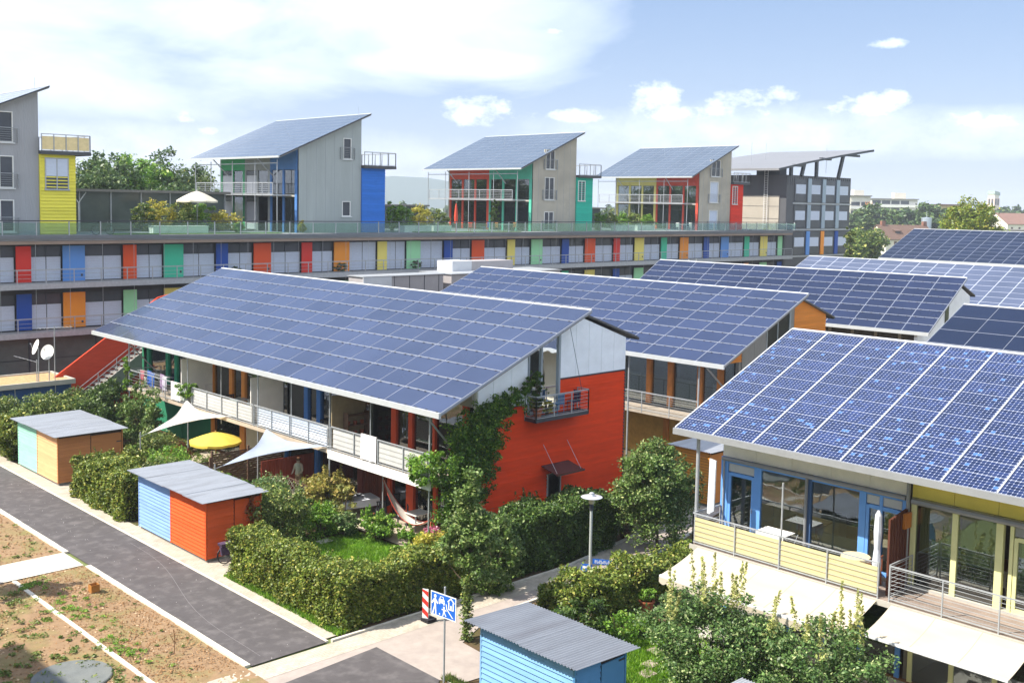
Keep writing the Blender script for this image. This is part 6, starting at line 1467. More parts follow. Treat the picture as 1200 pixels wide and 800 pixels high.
t = table(32.0, 12.6, F, 1.5, .9, 'wooden dining table behind the yellow framed panes', wd_c); chair(31.4, 13.2, F, R(0), 'wooden chair left of the indoor dining table', wd_c); chair(31.3, 12.1, F, R(0), 'pale chair in front of the indoor dining table', fab('c9c2b4'))
# bird box on a stick in the big shrub
t = thing('bird_house', 'small red bird house with blue roof above the big shrub', 'bird house', (26.76, 18.84, 0))
part('pole', MB().tube([(26.76, 18.84, 0), (26.76, 18.84, 1.85)], .02, 6), wv, t); part('house', MB().box(26.62, 26.9, 18.7, 18.98, 1.85, 2.1), rdc, t)
part('roof', MB().prism([(26.58, 18.66, 2.1), (26.94, 18.66, 2.1), (26.76, 18.66, 2.28)], (0, .36, 0)), fab('6f93b8'), t); part('hole', MB().lathe((26.61, 18.84, 1.97), [(.03, 0), (.03, .001)], 8), dark_in, t)
single('leaning_plank', MB().beam((25.95, 18.75, .02), (25.3, 18.2, .05), .06, .03), fab('c9b64a'), 'yellow garden hose end lying on the grass', 'hose', (25.95, 18.7, 0)) if False else None
hose = MB().tube([(25.6, 19.2, .03), (25.3, 18.9, .03), (25.2, 18.5, .03), (24.9, 18.3, .03)], .02, 5)
single('garden_hose', hose, fab('c3b34a'), 'yellow garden hose lying on the grass right of the stepping stones', 'hose', (25.6, 19.2, 0))
# corner of another corrugated roof at the bottom edge
s_ = shed(21.7, 23.1, 12.8, 15.1, 1.75, 1.75, .09, 'corrugated shed roof corner poking in at the bottom under the big shrub', sky_b, sky_b, blue_d, split=0, fr=blue_d, joints=1)
# roof terrace furniture
def terrace_set(x, names, m_ch, m_t):
    table(x, 77.0, 11.2, 1.3, .8, names[0], m_t)
    for i, dx_ in enumerate((-1.0, 1.0)): chair(x + dx_, 77.0, 11.2, R(0 if dx_ < 0 else 180), names[1 + i], m_ch)
terrace_set(72.6, ['white table behind the glass railing below the green bays', 'wooden chair left of the white terrace table below the green bays', 'wooden chair right of the white terrace table below the green bays'], wd_c, whp)
terrace_set(101.0, ['pale table behind the railing left of the red tower penthouse', 'pale chair left of the pale terrace table near the red tower', 'pale chair right of the pale terrace table near the red tower'], whp, whp)
chair(68.3, 77.2, 11.2, R(20), 'red deck chair by the folded red parasol on the terrace', rdc); chair(70.2, 77.2, 11.2, R(160), 'blue deck chair on the terrace right of the red one', fab('4a5f9a'))
single('folded_parasol', MB().lathe((66.7, 77.6, 11.2), [(.03, 0), (.03, .7), (.16, .8), (.18, 1.5), (.1, 2.4), (.02, 2.7)], 8), rdc, 'folded red parasol on the terrace before the red bays', 'parasol', (66.7, 77.6, 11.2))
single('storage_locker', MB().box(39.2, 40.2, 76.4, 77.0, 11.2, 12.1), white_paint, 'white locker on the terrace under the cream parasol', 'box', (39.2, 76.4, 11.2)) if False else None
# ------------------------------------------------------------------ the person under the balcony
def person(x, y, z, yaw, label):
    me = bpy.data.meshes.new('person'); V = {}
    pts = [('pel', 0, 0, .95, .13), ('waist', 0, 0, 1.1, .12), ('chest', .02, 0, 1.3, .15), ('neck', .03, 0, 1.47, .06), ('h1', .05, 0, 1.56, .085), ('h2', .05, 0, 1.66, .085),
           ('hl', 0, .1, .9, .1), ('kl', .04, .11, .5, .065), ('al', 0, .11, .09, .045), ('fl', .13, .12, .04, .035),
           ('hr', 0, -.1, .9, .1), ('kr', .02, -.11, .5, .065), ('ar', -.03, -.11, .09, .045), ('fr', .1, -.12, .04, .035),
           ('sl', .02, .19, 1.4, .06), ('el', .05, .26, 1.13, .042), ('wl', .25, .2, 1.02, .03), ('ml', .32, .17, 1.03, .025),
           ('sr', .02, -.19, 1.4, .06), ('er', .03, -.27, 1.12, .042), ('wr', .22, -.22, .98, .03), ('mr', .3, -.2, .98, .025)]
    for i, p in enumerate(pts): V[p[0]] = i
    ed = [('pel', 'waist'), ('waist', 'chest'), ('chest', 'neck'), ('neck', 'h1'), ('h1', 'h2'), ('pel', 'hl'), ('hl', 'kl'), ('kl', 'al'), ('al', 'fl'), ('pel', 'hr'), ('hr', 'kr'), ('kr', 'ar'), ('ar', 'fr'),
          ('chest', 'sl'), ('sl', 'el'), ('el', 'wl'), ('wl', 'ml'), ('chest', 'sr'), ('sr', 'er'), ('er', 'wr'), ('wr', 'mr')]
    me.from_pydata([(a, b, c) for _, a, b, c, _ in pts], [(V[a], V[b]) for a, b in ed], []); me.update()
    o = bpy.data.objects.new('person_body', me); COL.objects.link(o)
    md = o.modifiers.new('skin', 'SKIN')
    for i, p in enumerate(pts): me.skin_vertices[0].data[i].radius = (p[4], p[4])
    me.skin_vertices[0].data[0].use_root = True
    s2 = o.modifiers.new('sub', 'SUBSURF'); s2.levels = s2.render_levels = 2
    t = thing('person', label, 'person', (x, y, z), rz=yaw)
    o.parent = t; me.materials.append(mat('shirt_skin_pale', 'b9a892', .8, 0, .15, 4)); o.name = 'body'
    L0 = wloc(t)
    def lp(q): q.v = [(a + x, b + y, c + z) for a, b, c in q.v]; return q
    part('hair', lp(MB().lathe((.03, 0, 1.60), [(.09, 0), (.115, .05), (.112, .1), (.07, .15), (.01, .165)], 14)), mat('brown_hair', '5a3a26', .8, 0, .2, 9), t, smooth=True)
    part('trousers', lp(MB().lathe((0, .1, .12), [(.07, 0), (.08, .35), (.11, .75), (.10, .85)], 10).lathe((0, -.1, .12), [(.07, 0), (.08, .35), (.11, .75), (.10, .85)], 10)), mat('beige_trousers', '7d6a55', .8, 0, .1, 5), t)
    part('shirt', lp(MB().lathe((.01, 0, .93), [(.16, 0), (.17, .05), (.15, .2), (.185, .38), (.17, .48), (.09, .54)], 14)), mat('sage_shirt', 'a8ab96', .8, 0, .12, 6), t, smooth=True)
    fc = MB()
    for s_ in (-1, 1):
        fc.lathe((.128, .035 * s_, 1.635), [(.011, 0), (.011, .012)], 6); fc.beam((.04, .088 * s_, 1.60), (.06, .092 * s_, 1.66), .015, .02)
    fc.beam((.13, 0, 1.60), (.15, 0, 1.59), .02, .03); fc.beam((.128, -.02, 1.555), (.128, .02, 1.555), .008, .01)
    part('face', lp(fc), mat('face_detail', '7c4f3d', .7, 0, .1, 5), t)
    return t
person(27.5, 43.1, 0.15, R(200), 'person with brown hair and pale shirt standing in the shade under the blue framed bays')
struct('terrace', MB().box(26.4, 29.0, 41.2, 43.9, -.05, .15), MATS['terrace_slabs'])
# ================================================================== plants
L_hedge = leafmat('hornbeam_leaf', '485f1e', '7d8c36', 'b2ab50', .18); L_dark = leafmat('dark_hedge_leaf', '2b4617', '4c6626', '74863c', .15); L_tree = leafmat('round_tree_leaf', '3c5a21', '718a44', 'abb372', .2)
L_vine = leafmat('vine_leaf', '294a16', '587f24', '8fa43a', .3); L_shrub = leafmat('shrub_leaf', '3c5624', '74873e', 'b3b162', .2); L_gold = leafmat('golden_leaf', '8d8f2e', 'b5ae48', 'c9b24a', .3)
L_bamboo = leafmat('bamboo_leaf', '7c8038', 'ada258', 'c9ae68', .3); L_fresh = leafmat('fresh_green_leaf', '4e7a1e', '7ba33a', 'a4b84a', .3); L_grass = leafmat('grass_blade', '4d7a1c', '7ba52c', '9bb848', .3)
L_far = leafmat('far_tree_leaf', '35512a', '5c7440', '7d8c50', .2); L_weed = leafmat('weed_leaf', '4f6a2a', '7a8a44', '9a8a58', .25); L_pink = leafmat('pink_flower', 'b04a72', 'd98aa6', 'd9c6cc', .3); L_red = leafmat('copper_leaf', '6e3e28', 'a8653a', '8a7a3a', .3)
L_apple = leafmat('big_shrub_leaf', '345427', '658244', 'aab67e', .18); L_tip = leafmat('pale_shoot_leaf', '8f9a54', 'b9b974', 'd0c88c', .35)
bark = mat('bark', '5d4f40', .9, 0, .2, 3, .4, 20, streak=(1, 1, .2)); twig = mat('hedge_core', '2b2a18', .95, 0, .3, 3)
SEED = [100]
def rs(): SEED[0] += 1; return np.random.RandomState(SEED[0])

def box_pts(poly_a, poly_b, w, h, dens, r, wob=.12, top=1.0, z0=0.0):
    """leaf points over the faces of a clipped hedge run"""
    a = np.array(poly_a, float); b = np.array(poly_b, float); L = np.linalg.norm(b - a); d = (b - a) / L; s = np.array([-d[1], d[0]])
    out = []
    for face, area in (('l', L * h), ('r', L * h), ('t', L * w), ('e', w * h), ('f', w * h)):
        n = int(area * dens); u, v = r.rand(n), r.rand(n); t = np.abs(r.randn(n)) * .07
        if face in 'lr': P = np.c_[u * L, np.full(n, w / 2) * (1 if face == 'l' else -1), v * h]; P[:, 1] += (t - .1) * (-1 if face == 'l' else 1)
        elif face == 't': P = np.c_[u * L, (v - .5) * w, np.full(n, h) - t + .05]
        else: P = np.c_[np.full(n, 0 if face == 'e' else L), (u - .5) * w, v * h]; P[:, 0] += (t - .05) * (1 if face == 'e' else -1)
        out.append(P)
    P = np.concatenate(out)
    bump = wob * (np.sin(P[:, 0] * 2.3 + P[:, 2] * 3.1 + 1) + np.sin(P[:, 0] * 5.1 - P[:, 2] * 4.3) * .6 + np.sin(P[:, 0] * 9.7 + P[:, 1] * 8 + P[:, 2] * 7) * .4)
    P[:, 1] += np.sign(P[:, 1]) * bump * .7; P[:, 2] += np.where(P[:, 2] > h * .8, bump, 0)
    P += r.randn(*P.shape) * .035
    X = a[0] + d[0] * P[:, 0] + s[0] * P[:, 1]; Y = a[1] + d[1] * P[:, 0] + s[1] * P[:, 1]
    return np.c_[X, Y, np.maximum(P[:, 2], .02) + z0]
def hedge(label, runs, m, size=.05, dens=1100, wob=.12, cat='hedge', nm='hedge', shoots=0):
    r = rs(); t = thing(nm, label, cat, (*runs[0][0], 0)); pts = []; core = MB()
    for a, b, w_, h in runs:
        pts.append(box_pts(a, b, w_, h, dens, r, wob)); core.beam((*a, (h - .22) / 2), (*b, (h - .22) / 2), w_ - .3, h - .22)
        if shoots:
            n = int(shoots * math.dist(a, b)); u = r.rand(n); base = np.array(a) + np.outer(u, np.array(b) - np.array(a)) + r.randn(n, 2) * w_ * .25
            for p in base:
                k = 14; hh = .15 + .35 * r.rand(); dxy = r.randn(2) * .1
                pts.append(np.c_[p[0] + dxy[0] * np.linspace(0, 1, k) + r.randn(k) * .02, p[1] + dxy[1] * np.linspace(0, 1, k) + r.randn(k) * .02, h + np.linspace(0, hh, k)])
    part('foliage', (leafquads(np.concatenate(pts), size, r, .3), 4), m, t); part('branches', core, twig, t)
    return t
def bush(label, c, rx, ry, rz, n, per, m, size=.06, nm='shrub', cat='shrub', spikes=0, cl=.28, stems=True, m2=None, hollow=.55, spike_h=.5, lift=1.0, group=None):
    """rounded shrub: leaf clumps round a centre, a few stems"""
    r = rs(); c = (c[0], c[1], c[2] if len(c) > 2 else 0); cz = c[2] + rz * lift
    t = thing(nm, label, cat, c, group=group)
    cs = [q for q in crown_clumps((c[0], c[1], cz), rx, ry, rz, n, r, hollow=hollow)]
    cs = [(a, b, max(d, c[2] + .12)) for a, b, d in cs]
    rad = cl * (.6 + .8 * r.rand(n)) * min(rx, ry, rz * 1.2)
    P = pts_clumps(cs, rad, per, r)
    P[:, 2] = np.maximum(P[:, 2], c[2] + .02)
    part('foliage', (leafquads(P, size, r), 4), m, t)
    if spikes:
        Q = []
        for i in range(spikes):
            a = r.rand() * 6.28; q = r.rand() ** .5; bx_, by_ = c[0] + rx * q * math.cos(a) * .8, c[1] + ry * q * math.sin(a) * .8; zb = cz + rz * math.sqrt(max(0, 1 - q * q * .7)) * .85; k = int(130 * spike_h)
            h_ = spike_h * (.5 + r.rand()); lean = r.randn(2) * .12
            tt = r.rand(k); Q.append(np.c_[bx_ + lean[0] * tt + r.randn(k) * .055 * (1.2 - tt), by_ + lean[1] * tt + r.randn(k) * .055 * (1.2 - tt), zb + tt * h_])
        part('young_shoots', (leafquads(np.concatenate(Q), size * .9, r), 4), m2 or m, t, kind='stuff')
    if stems:
        q = MB()
        for i in range(5):
            a = i * 1.3; q.tube([(c[0] + .05 * math.cos(a), c[1] + .05 * math.sin(a), c[2]), (c[0] + rx * .3 * math.cos(a), c[1] + ry * .3 * math.sin(a), cz), (c[0] + rx * .5 * math.cos(a), c[1] + ry * .5 * math.sin(a), cz + rz * .5)], .025, 5, r2=.008)
        part('stems', q, bark, t)
    return t
def tree(label, c, trunk, htr, cc, rx, ry, rz, n, per, m, size=.07, conical=0.0, tr=.09, cl=.24, group=None, nm='tree', hollow=.35, lean=None):
    r = rs(); t = thing(nm, label, 'tree', c, group=group)
    P = pts_clumps(crown_clumps(cc, rx, ry, rz, n, r, conical, hollow), cl * (.6 + .8 * r.rand(n)) * (rx + ry) / 2, per, r)
    part('crown', (leafquads(P, size, r), 4), m, t)
    b = Vector(c); top = Vector(cc) + Vector((0, 0, rz * .3)); mid = b + (Vector(cc) - b) * .5 + Vector((.03, -.03, 0))
    q = MB().tube([b - Vector((0, 0, .1)), mid, Vector(cc), top], tr, 8, r2=tr * .35)
    for i in range(9):
        a = i * 2.4; z = .35 + .6 * (i / 9); s0 = b + (top - b) * z
        e = Vector((cc[0] + rx * .75 * math.cos(a), cc[1] + ry * .75 * math.sin(a), s0.z + rz * .35)); q.tube([s0, (s0 + e) / 2 + Vector((0, 0, -.05)), e], tr * .35, 5, r2=tr * .1)
    part('trunk', q, bark, t)
    return t
# clipped hedges
hedge('olive green clipped corner hedge along road and path, in front of the little lawn', [((20.35, 28.95), (20.35, 35.5), 1.25, 1.62), ((19.8, 29.0), (26.3, 28.98), 1.15, 1.62)], L_hedge, .052, 1350, .10, shoots=5)
hedge('dark green tall hedge in the shade between the red wall and the lamp', [((26.4, 29.15), (33.4, 29.2), 1.5, 2.15)], L_dark, .055, 1100, .13)
hedge('bright green box shaped hedge between the two roadside sheds', [((20.55, 44.5), (20.55, 49.9), 1.9, 1.75)], L_hedge, .06, 1000, .12, shoots=4)
hedge('sunlit hedge beside the path behind the light blue shed', [((25.2, 24.1), (30.4, 23.9), 1.35, 1.25)], L_fresh if False else leafmat('lime_hedge_leaf', '4c631c', '80903a', 'b0a854', .22), .06, 1100, .16, shoots=9)
bush('wild green shrub at the far end of the sunlit path hedge', (31.6, 23.9), 1.4, 1.0, .75, 60, 90, MATS['lime_hedge_leaf'], .055, spikes=6)
# big left hedge mass, shrub by shrub
sp = [(20.3, 59.3, 1.0, 1.6, 1.25), (20.6, 62.2, 1.2, 1.5, 1.35), (20.9, 65.3, 1.3, 1.4, 1.3), (22.4, 61.2, 1.1, 1.3, 1.3), (23.0, 63.8, 1.2, 1.3, 1.25), (19.9, 57.9 + 1.0, .7, .7, 1.1), (17.6, 64.8, 1.3, 1.5, 1.3), (24.4, 62.0, 1.1, 1.2, 1.3), (24.8, 64.2, 1.1, 1.1, 1.25)]
sl_ = ['roadside shrub just left of the mint and peach shed', 'second roadside shrub beyond the mint and peach shed', 'third roadside shrub, in front of the blue shed', 'bright shrub behind the mint and peach shed, left part', 'tall shrub between the blue shed and the mint and peach shed', 'low shrub at the near left corner of the mint and peach shed', 'shrub at the left edge below the gravel roof', 'shrub below the round satellite dish', 'shrub at the foot of the red stair wall']
for (x, y, a, b, h_), l_ in zip(sp, sl_): bush(l_, (x, y), a, b, h_, 70, 95, [L_shrub, L_hedge, L_shrub][int(x * 7) % 3], .07, cl=.26)
dp = [(24.0, 58.6, 1.1, 1.3, 1.4), (25.2, 60.6, 1.1, 1.3, 1.3), (26.0, 63.4, 1.2, 1.2, 1.35), (27.6, 64.8, 1.2, 1.2, 1.3)]
dl_ = ['dark shrub right behind the peach half of the far shed', 'dark shrub in shade left of the ivy clad post', 'dark shrub below the concrete stair', 'dark shrub under the far corner of the first solar roof']
for (x, y, a, b, h_), l_ in zip(dp, dl_): bush(l_, (x, y), a, b, h_, 70, 95, L_dark, .07, cl=.26)
bush('leafy climber clad shrub under the far end of the balcony', (25.9, 56.6), 1.15, 1.7, 1.75, 110, 100, L_tree, .07, cl=.22, spikes=5)
bush('shrub with pink roses below the bright white sun sail', (24.9, 52.6), 1.0, 1.4, .95, 60, 90, L_shrub, .06); bush('coppery shrub in front of the pale wall near the yellow parasol', (25.3, 50.6), .7, .8, .75, 36, 80, L_red, .05)
bush('rounded green shrub left of the dark woven fence', (23.9, 48.6), 1.1, 1.5, .95, 70, 95, L_fresh, .055); bush('yellowish shrub behind the box shaped hedge', (22.6, 50.3), .8, .9, .9, 46, 80, L_hedge, .06)
bush('shrub between the box shaped hedge and the blue half of the near shed', (22.7, 46.9), .9, .9, .9, 46, 80, L_shrub, .06); bush('low shrub at the door side of the mint and peach shed', (23.9, 53.6), .6, .9, .6, 36, 70, L_fresh, .05)
bush('dark shrub in the back corner behind the near shed', (23.3, 44.4), 1.0, 1.2, .85, 56, 90, L_shrub, .06)
# garden round the lawn
bush('large airy shrub right of the orange red shed', (22.9, 37.5), 1.35, 1.5, 1.3, 120, 90, L_shrub, .055, spikes=10, cl=.22); bush('reddish twigged shrub touching the orange red shed', (21.5, 37.6), .6, .7, .95, 36, 50, L_red, .05, spikes=8)
bush('grey green shrub overgrowing the lattice trellis', (24.2, 40.2), 1.1, 1.3, 1.05, 80, 90, L_apple, .055); bush('green shrub left of the trellis below the bluish sail', (23.6, 42.4), .9, .9, .9, 50, 90, L_fresh, .055)
bush('feathery golden bamboo in the middle of the garden', (26.9, 39.8), 1.0, 1.1, .85, 80, 110, L_bamboo, .085, nm='bamboo', cat='bamboo', cl=.3, spikes=10)
bush('dark leaved shrub at the foot of the bamboo', (25.6, 38.7), .8, 1.1, .6, 46, 80, L_red if False else L_dark, .05); bush('fresh green perennials behind the lawn', (25.0, 37.4), .9, .8, .6, 46, 85, L_fresh, .055, nm='perennials', cat='plants', spikes=8, spike_h=.35)
bush('white flowering dark green perennials by the lawn slab', (25.7, 36.7), .7, .6, .5, 30, 80, L_apple, .055, nm='perennials', cat='plants'); bush('light green perennials at the terrace edge left of the hammock', (26.4, 35.4), .9, .8, .5, 46, 80, L_fresh, .06, nm='perennials', cat='plants', spikes=12, spike_h=.4)
bush('yellow orange flowering bush between lawn and corner hedge', (26.3, 31.3), 1.3, 1.0, .65, 60, 80, L_gold, .055); bush('green undergrowth right of the lawn', (26.5, 33.2), .8, .8, .45, 36, 80, L_fresh, .06, nm='perennials', cat='plants', spikes=6, spike_h=.3)
bush('pink flowering bush at the right end of the terrace', (27.7, 33.4), .5, .45, .35, 24, 60, L_pink, .045, nm='flower_bush', cat='flowers', m2=L_pink)
bush('young shrub with pale leaves in front of the white clothed table', (26.9, 38.6), .45, .5, .8, 26, 40, L_tip, .06); bush('low dark shrub against the red gable wall', (29.8, 31.3), .8, .7, .8, 46, 80, L_dark, .055)
bush('low shrub at the foot of the red wall left of the door', (31.4, 31.6), .9, .5, .85, 46, 70, L_shrub, .055, spikes=8); bush('low dark shrub under the canopy right of the door', (36.0, 31.2), 1.2, .6, .6, 46, 80, L_dark, .055)
bush('shrub at the hedge end right of the dark hedge', (34.3, 30.2), .7, .7, .55, 30, 80, L_dark, .055); bush('grassy plants behind the small round tree', (38.9, 32.0), 1.0, .8, .5, 40, 80, L_fresh, .07)
# climbing vine on the corner of the red row
def vine():
    r = rs(); t = thing('climbing_vine', 'dense dark vine climbing the corner post and running up under the white gable panels', 'vine', (28.4, 32.2, 0)); P = []
    path = [((27.6, 32.0, .6), .75), ((27.7, 31.9, 1.5), .8), ((27.8, 31.9, 2.3), .85), ((27.7, 31.95, 3.1), .9), ((28.0, 31.95, 3.8), .9), ((28.6, 32.0, 4.5), .85), ((28.0, 31.9, 4.7), .75), ((29.2, 32.0, 4.9), .8), ((29.6, 32.0, 5.2), .65), ((28.9, 32.0, 5.35), .6),
            ((30.1, 32.05, 5.5), .5), ((30.6, 32.1, 5.75), .42), ((31.1, 32.1, 5.95), .34), ((31.6, 32.1, 6.2), .3), ((32.0, 32.1, 6.5), .24), ((32.35, 32.1, 6.8), .18), ((29.6, 31.9, 4.1), .6), ((29.1, 31.9, 3.2), .65), ((28.8, 31.9, 2.3), .6), ((28.6, 31.9, 1.2), .6)]
    for (c, q) in path:
        n = int(52 * (q / .8) ** 2) + 6; q *= 1.18
        cs = [(c[0] + q * .7 * r.randn() * .6, c[1] - abs(r.randn()) * q * .25 + .1, c[2] + q * .7 * r.randn() * .6) for _ in range(n)]
        P.append(pts_clumps(cs, [q * .24] * n, 50, r))
    for i in range(26):       # trailing shoots
        c, q = path[r.randint(0, 16)]; a = r.rand() * 6.28; k = 26; tt = np.linspace(0, 1, k)
        P.append(np.c_[c[0] + math.cos(a) * (q + .5) * tt, c[1] - .15 - .2 * tt + r.randn(k) * .03, c[2] + math.sin(a) * .4 * tt - .35 * tt ** 2 + r.randn(k) * .03])
    P = np.concatenate(P); P[:, 1] = np.minimum(P[:, 1], 32.34)
    part('foliage', (leafquads(P, .056, r, .15), 4), L_vine, t)
    part('stems', MB().tube([(27.7, 32.1, -.05), (27.75, 32.0, 1.5), (27.8, 32.1, 3.0), (28.4, 32.2, 4.4), (29.6, 32.3, 5.2), (31.2, 32.3, 6.0), (32.3, 32.3, 6.8)], .04, 6, r2=.012), bark, t)
vine()
bush('pale green vine top lit by the sun on the balcony end', (27.0, 32.9, 2.6), .7, .9, .75, 50, 70, L_fresh, .065, nm='climbing_vine', cat='vine', stems=False)
# trees
tree('small tree with pale leaves in front of the corner of the red row', (22.5, 25.4, 0), 0, 0, (23.0, 25.8, 3.3), 1.05, 1.05, 2.0, 125, 105, L_tree, .06, conical=.62, tr=.075, cl=.2)
bush('side branches of pale leaves right of the small tree by the traffic sign', (25.9, 27.8, 0), 1.1, .9, 1.35, 80, 90, L_tree, .06, nm='young_tree', cat='tree', cl=.24, spikes=8)
single('ivy_trunk', (leafquads(np.c_[22.4 + .09 * np.random.RandomState(5).randn(1500), 25.25 + .09 * np.random.RandomState(6).randn(1500), 2.1 * np.random.RandomState(8).rand(1500) - .0], .05, np.random.RandomState(9)), 4), L_shrub, 'creeper with pale leaves climbing the trunk behind the blue traffic sign', 'creeper', (22.4, 25.2, 0))
tree('small round tree with pointed top beside the path', (34.3, 27.0, 0), 0, 0, (34.3, 27.15, 2.55), 1.75, 1.75, 2.15, 260, 110, L_tree, .06, conical=.6, tr=.085, cl=.19)
bush('dark green bush behind the small round tree', (38.0, 29.7), 1.2, 1.0, 1.15, 90, 95, L_dark, .06)
# near garden, right foreground
bush('big grey green shrub in front of the cream awnings', (25.0, 17.5), 1.6, 2.3, 1.55, 250, 105, L_apple, .052, spikes=15, m2=L_tip, spike_h=.95, cl=.2); bush('big shrub to the right with long pale shoots before the second awning', (25.4, 14.4), 1.4, 2.0, 1.5, 180, 100, L_apple, .052, spikes=11, m2=L_tip, spike_h=1.0, cl=.2)
bush('shaded undergrowth below the second awning', (25.4, 11.9), 1.1, 1.6, .8, 80, 90, L_apple, .055, cl=.22); bush('green shrub at the back corner of the light blue shed', (24.6, 22.4), .9, .8, .8, 46, 90, L_dark, .055)
bush('light green shrub by the stepping stones', (25.9, 21.9), .7, .6, .5, 36, 80, L_fresh, .05); bush('potted plant under the corner of the near awning', (28.6, 22.9, .42), .32, .32, .25, 18, 60, L_fresh, .045, nm='potted_plant', cat='plant')
bush('plants in the wide pot near the hedge end', (34.5, 28.9, .28), .5, .5, .35, 20, 50, L_dark, .05, nm='potted_plant', cat='plant')
bush('bright plant in the balcony box between the white towel and the white sail', (27.0, 53.2, 3.3), .45, .55, .45, 30, 60, L_fresh, .06, nm='balcony_plant', cat='plant'); bush('dark spiky plant on the gable balcony', (32.2, 31.98, 5.3), .26, .28, .8, 26, 60, L_dark, .06, nm='potted_plant', cat='plant')
bush('yellow green plant on the gable balcony beside the window', (32.8, 32.0, 4.98), .26, .25, .35, 14, 50, L_gold, .05, nm='potted_plant', cat='plant'); bush('climbing plant on the far balcony post', (27.0, 60.6, 2.6), .35, .45, 1.0, 36, 60, L_fresh, .06, nm='climbing_plant', cat='plant')
# flowers behind the red gable etc.
# grass and weeds
def blades(x0, x1, y0, y1, n, h_, seed, z=0.0, poly=None):
    r = np.random.RandomState(seed); x = x0 + (x1 - x0) * r.rand(n); y = y0 + (y1 - y0) * r.rand(n)
    if poly is not None: k = poly(x, y); x, y = x[k], y[k]; n = len(x)
    a = r.rand(n) * 6.28; hh = h_ * (.4 + .9 * r.rand(n)); w_ = .012 + .01 * r.rand(n); l_ = r.randn(n, 2) * .35 * hh[:, None]
    v = np.empty((n, 3, 3)); v[:, 0] = np.c_[x - np.cos(a) * w_, y - np.sin(a) * w_, np.full(n, z)]; v[:, 1] = np.c_[x + np.cos(a) * w_, y + np.sin(a) * w_, np.full(n, z)]; v[:, 2] = np.c_[x + l_[:, 0], y + l_[:, 1], z + hh]
    return v.reshape(-1, 3)
def stuff(name, arr, k, m):
    o = bpy.data.objects.new(name, mesh_of(name, (arr, k), m)); COL.objects.link(o); o['kind'] = 'stuff'; return o
stuff('lawn_grass', blades(22.4, 26.4, 30.6, 36.9, 26000, .09, 1), 3, L_grass)
struct('lawn', sheet(22.4, 28.2, 15.5, 23.2, -.02), MATS['lawn_green'])
stuff('lawn_grass', blades(22.5, 28.2, 16, 23.2, 34000, .14, 2), 3, L_grass)
stuff('verge_grass', blades(19.45, 19.95, 28.2, 35.6, 5000, .14, 3), 3, L_grass)
stuff('verge_grass', blades(19.9, 20.3, 22.0, 23.6, 1500, .12, 12, poly=lambda x, y: (x - 19.9) > .05), 3, L_weed)
r_ = np.random.RandomState(77)
cl_ = np.c_[7 + 6.3 * r_.rand(330), 26 + 14.5 * r_.rand(330), np.zeros(330)]
P = pts_clumps(cl_, .16 * (.4 + r_.rand(330) * 1.1), 34, r_, .35); P[:, 2] = np.abs(P[:, 2]) + .02
stuff('weeds', leafquads(P, .045, r_), 4, L_weed)
cl_ = np.c_[13.7 + 2.3 * r_.rand(34), 28 + 11 * r_.rand(34), np.zeros(34)]; P = pts_clumps(cl_, .07 * (.4 + r_.rand(34)), 20, r_, .35); P[:, 2] = np.abs(P[:, 2]) + .02
stuff('weeds', leafquads(P, .03, r_), 4, L_weed)
cl_ = np.r_[np.c_[13.8 + .3 * r_.randn(36), 31.8 + .9 * r_.randn(36), np.zeros(36)], np.c_[14 + .35 * r_.randn(40), 36.0 + .9 * r_.randn(40), np.zeros(40)], np.c_[13.9 + .4 * r_.randn(26), 39.2 + .3 * r_.randn(26), np.zeros(26)]]; P = pts_clumps(cl_, .12 * (.4 + r_.rand(len(cl_))), 34, r_, .35); P[:, 2] = np.abs(P[:, 2]) + .02
stuff('weeds', leafquads(P, .03, r_), 4, L_fresh)
cl_ = np.c_[10 + 6 * r_.rand(120), 42.3 + 14 * r_.rand(120), np.zeros(120)]; P = pts_clumps(cl_, .12 * (.4 + r_.rand(120)), 20, r_, .35); P[:, 2] = np.abs(P[:, 2]) + .02
stuff('weeds', leafquads(P, .04, r_), 4, L_weed)
def under(x0, x1, y0, y1, n, m, size, seed, sq=.5, rad=.2, per=30):
    r = np.random.RandomState(seed); c = np.c_[x0 + (x1 - x0) * r.rand(n), y0 + (y1 - y0) * r.rand(n), .05 + .1 * r.rand(n)]; P = pts_clumps(c, rad * (.5 + r.rand(n)), per, r, sq); P[:, 2] = np.abs(P[:, 2]) + .0
    stuff('ground_cover', leafquads(P, size, r), 4, m)
under(22.8, 28.8, 44, 58, 420, L_shrub, .06, 21); under(22.6, 26.5, 37.0, 44, 260, L_fresh, .055, 22); under(20, 29, 58, 66, 300, L_dark, .07, 23); under(21.0, 22.6, 29.8, 36.0, 120, L_shrub, .055, 24); under(29.2, 34, 30.2, 32.2, 120, L_dark, .055, 26)
under(23.0, 28.2, 21.5, 24.0, 120, L_dark, .055, 27); under(23.6, 27.4, 9.5, 19, 260, L_apple, .055, 28); under(39.5, 46, 32.0, 38, 200, L_fresh, .07, 29)

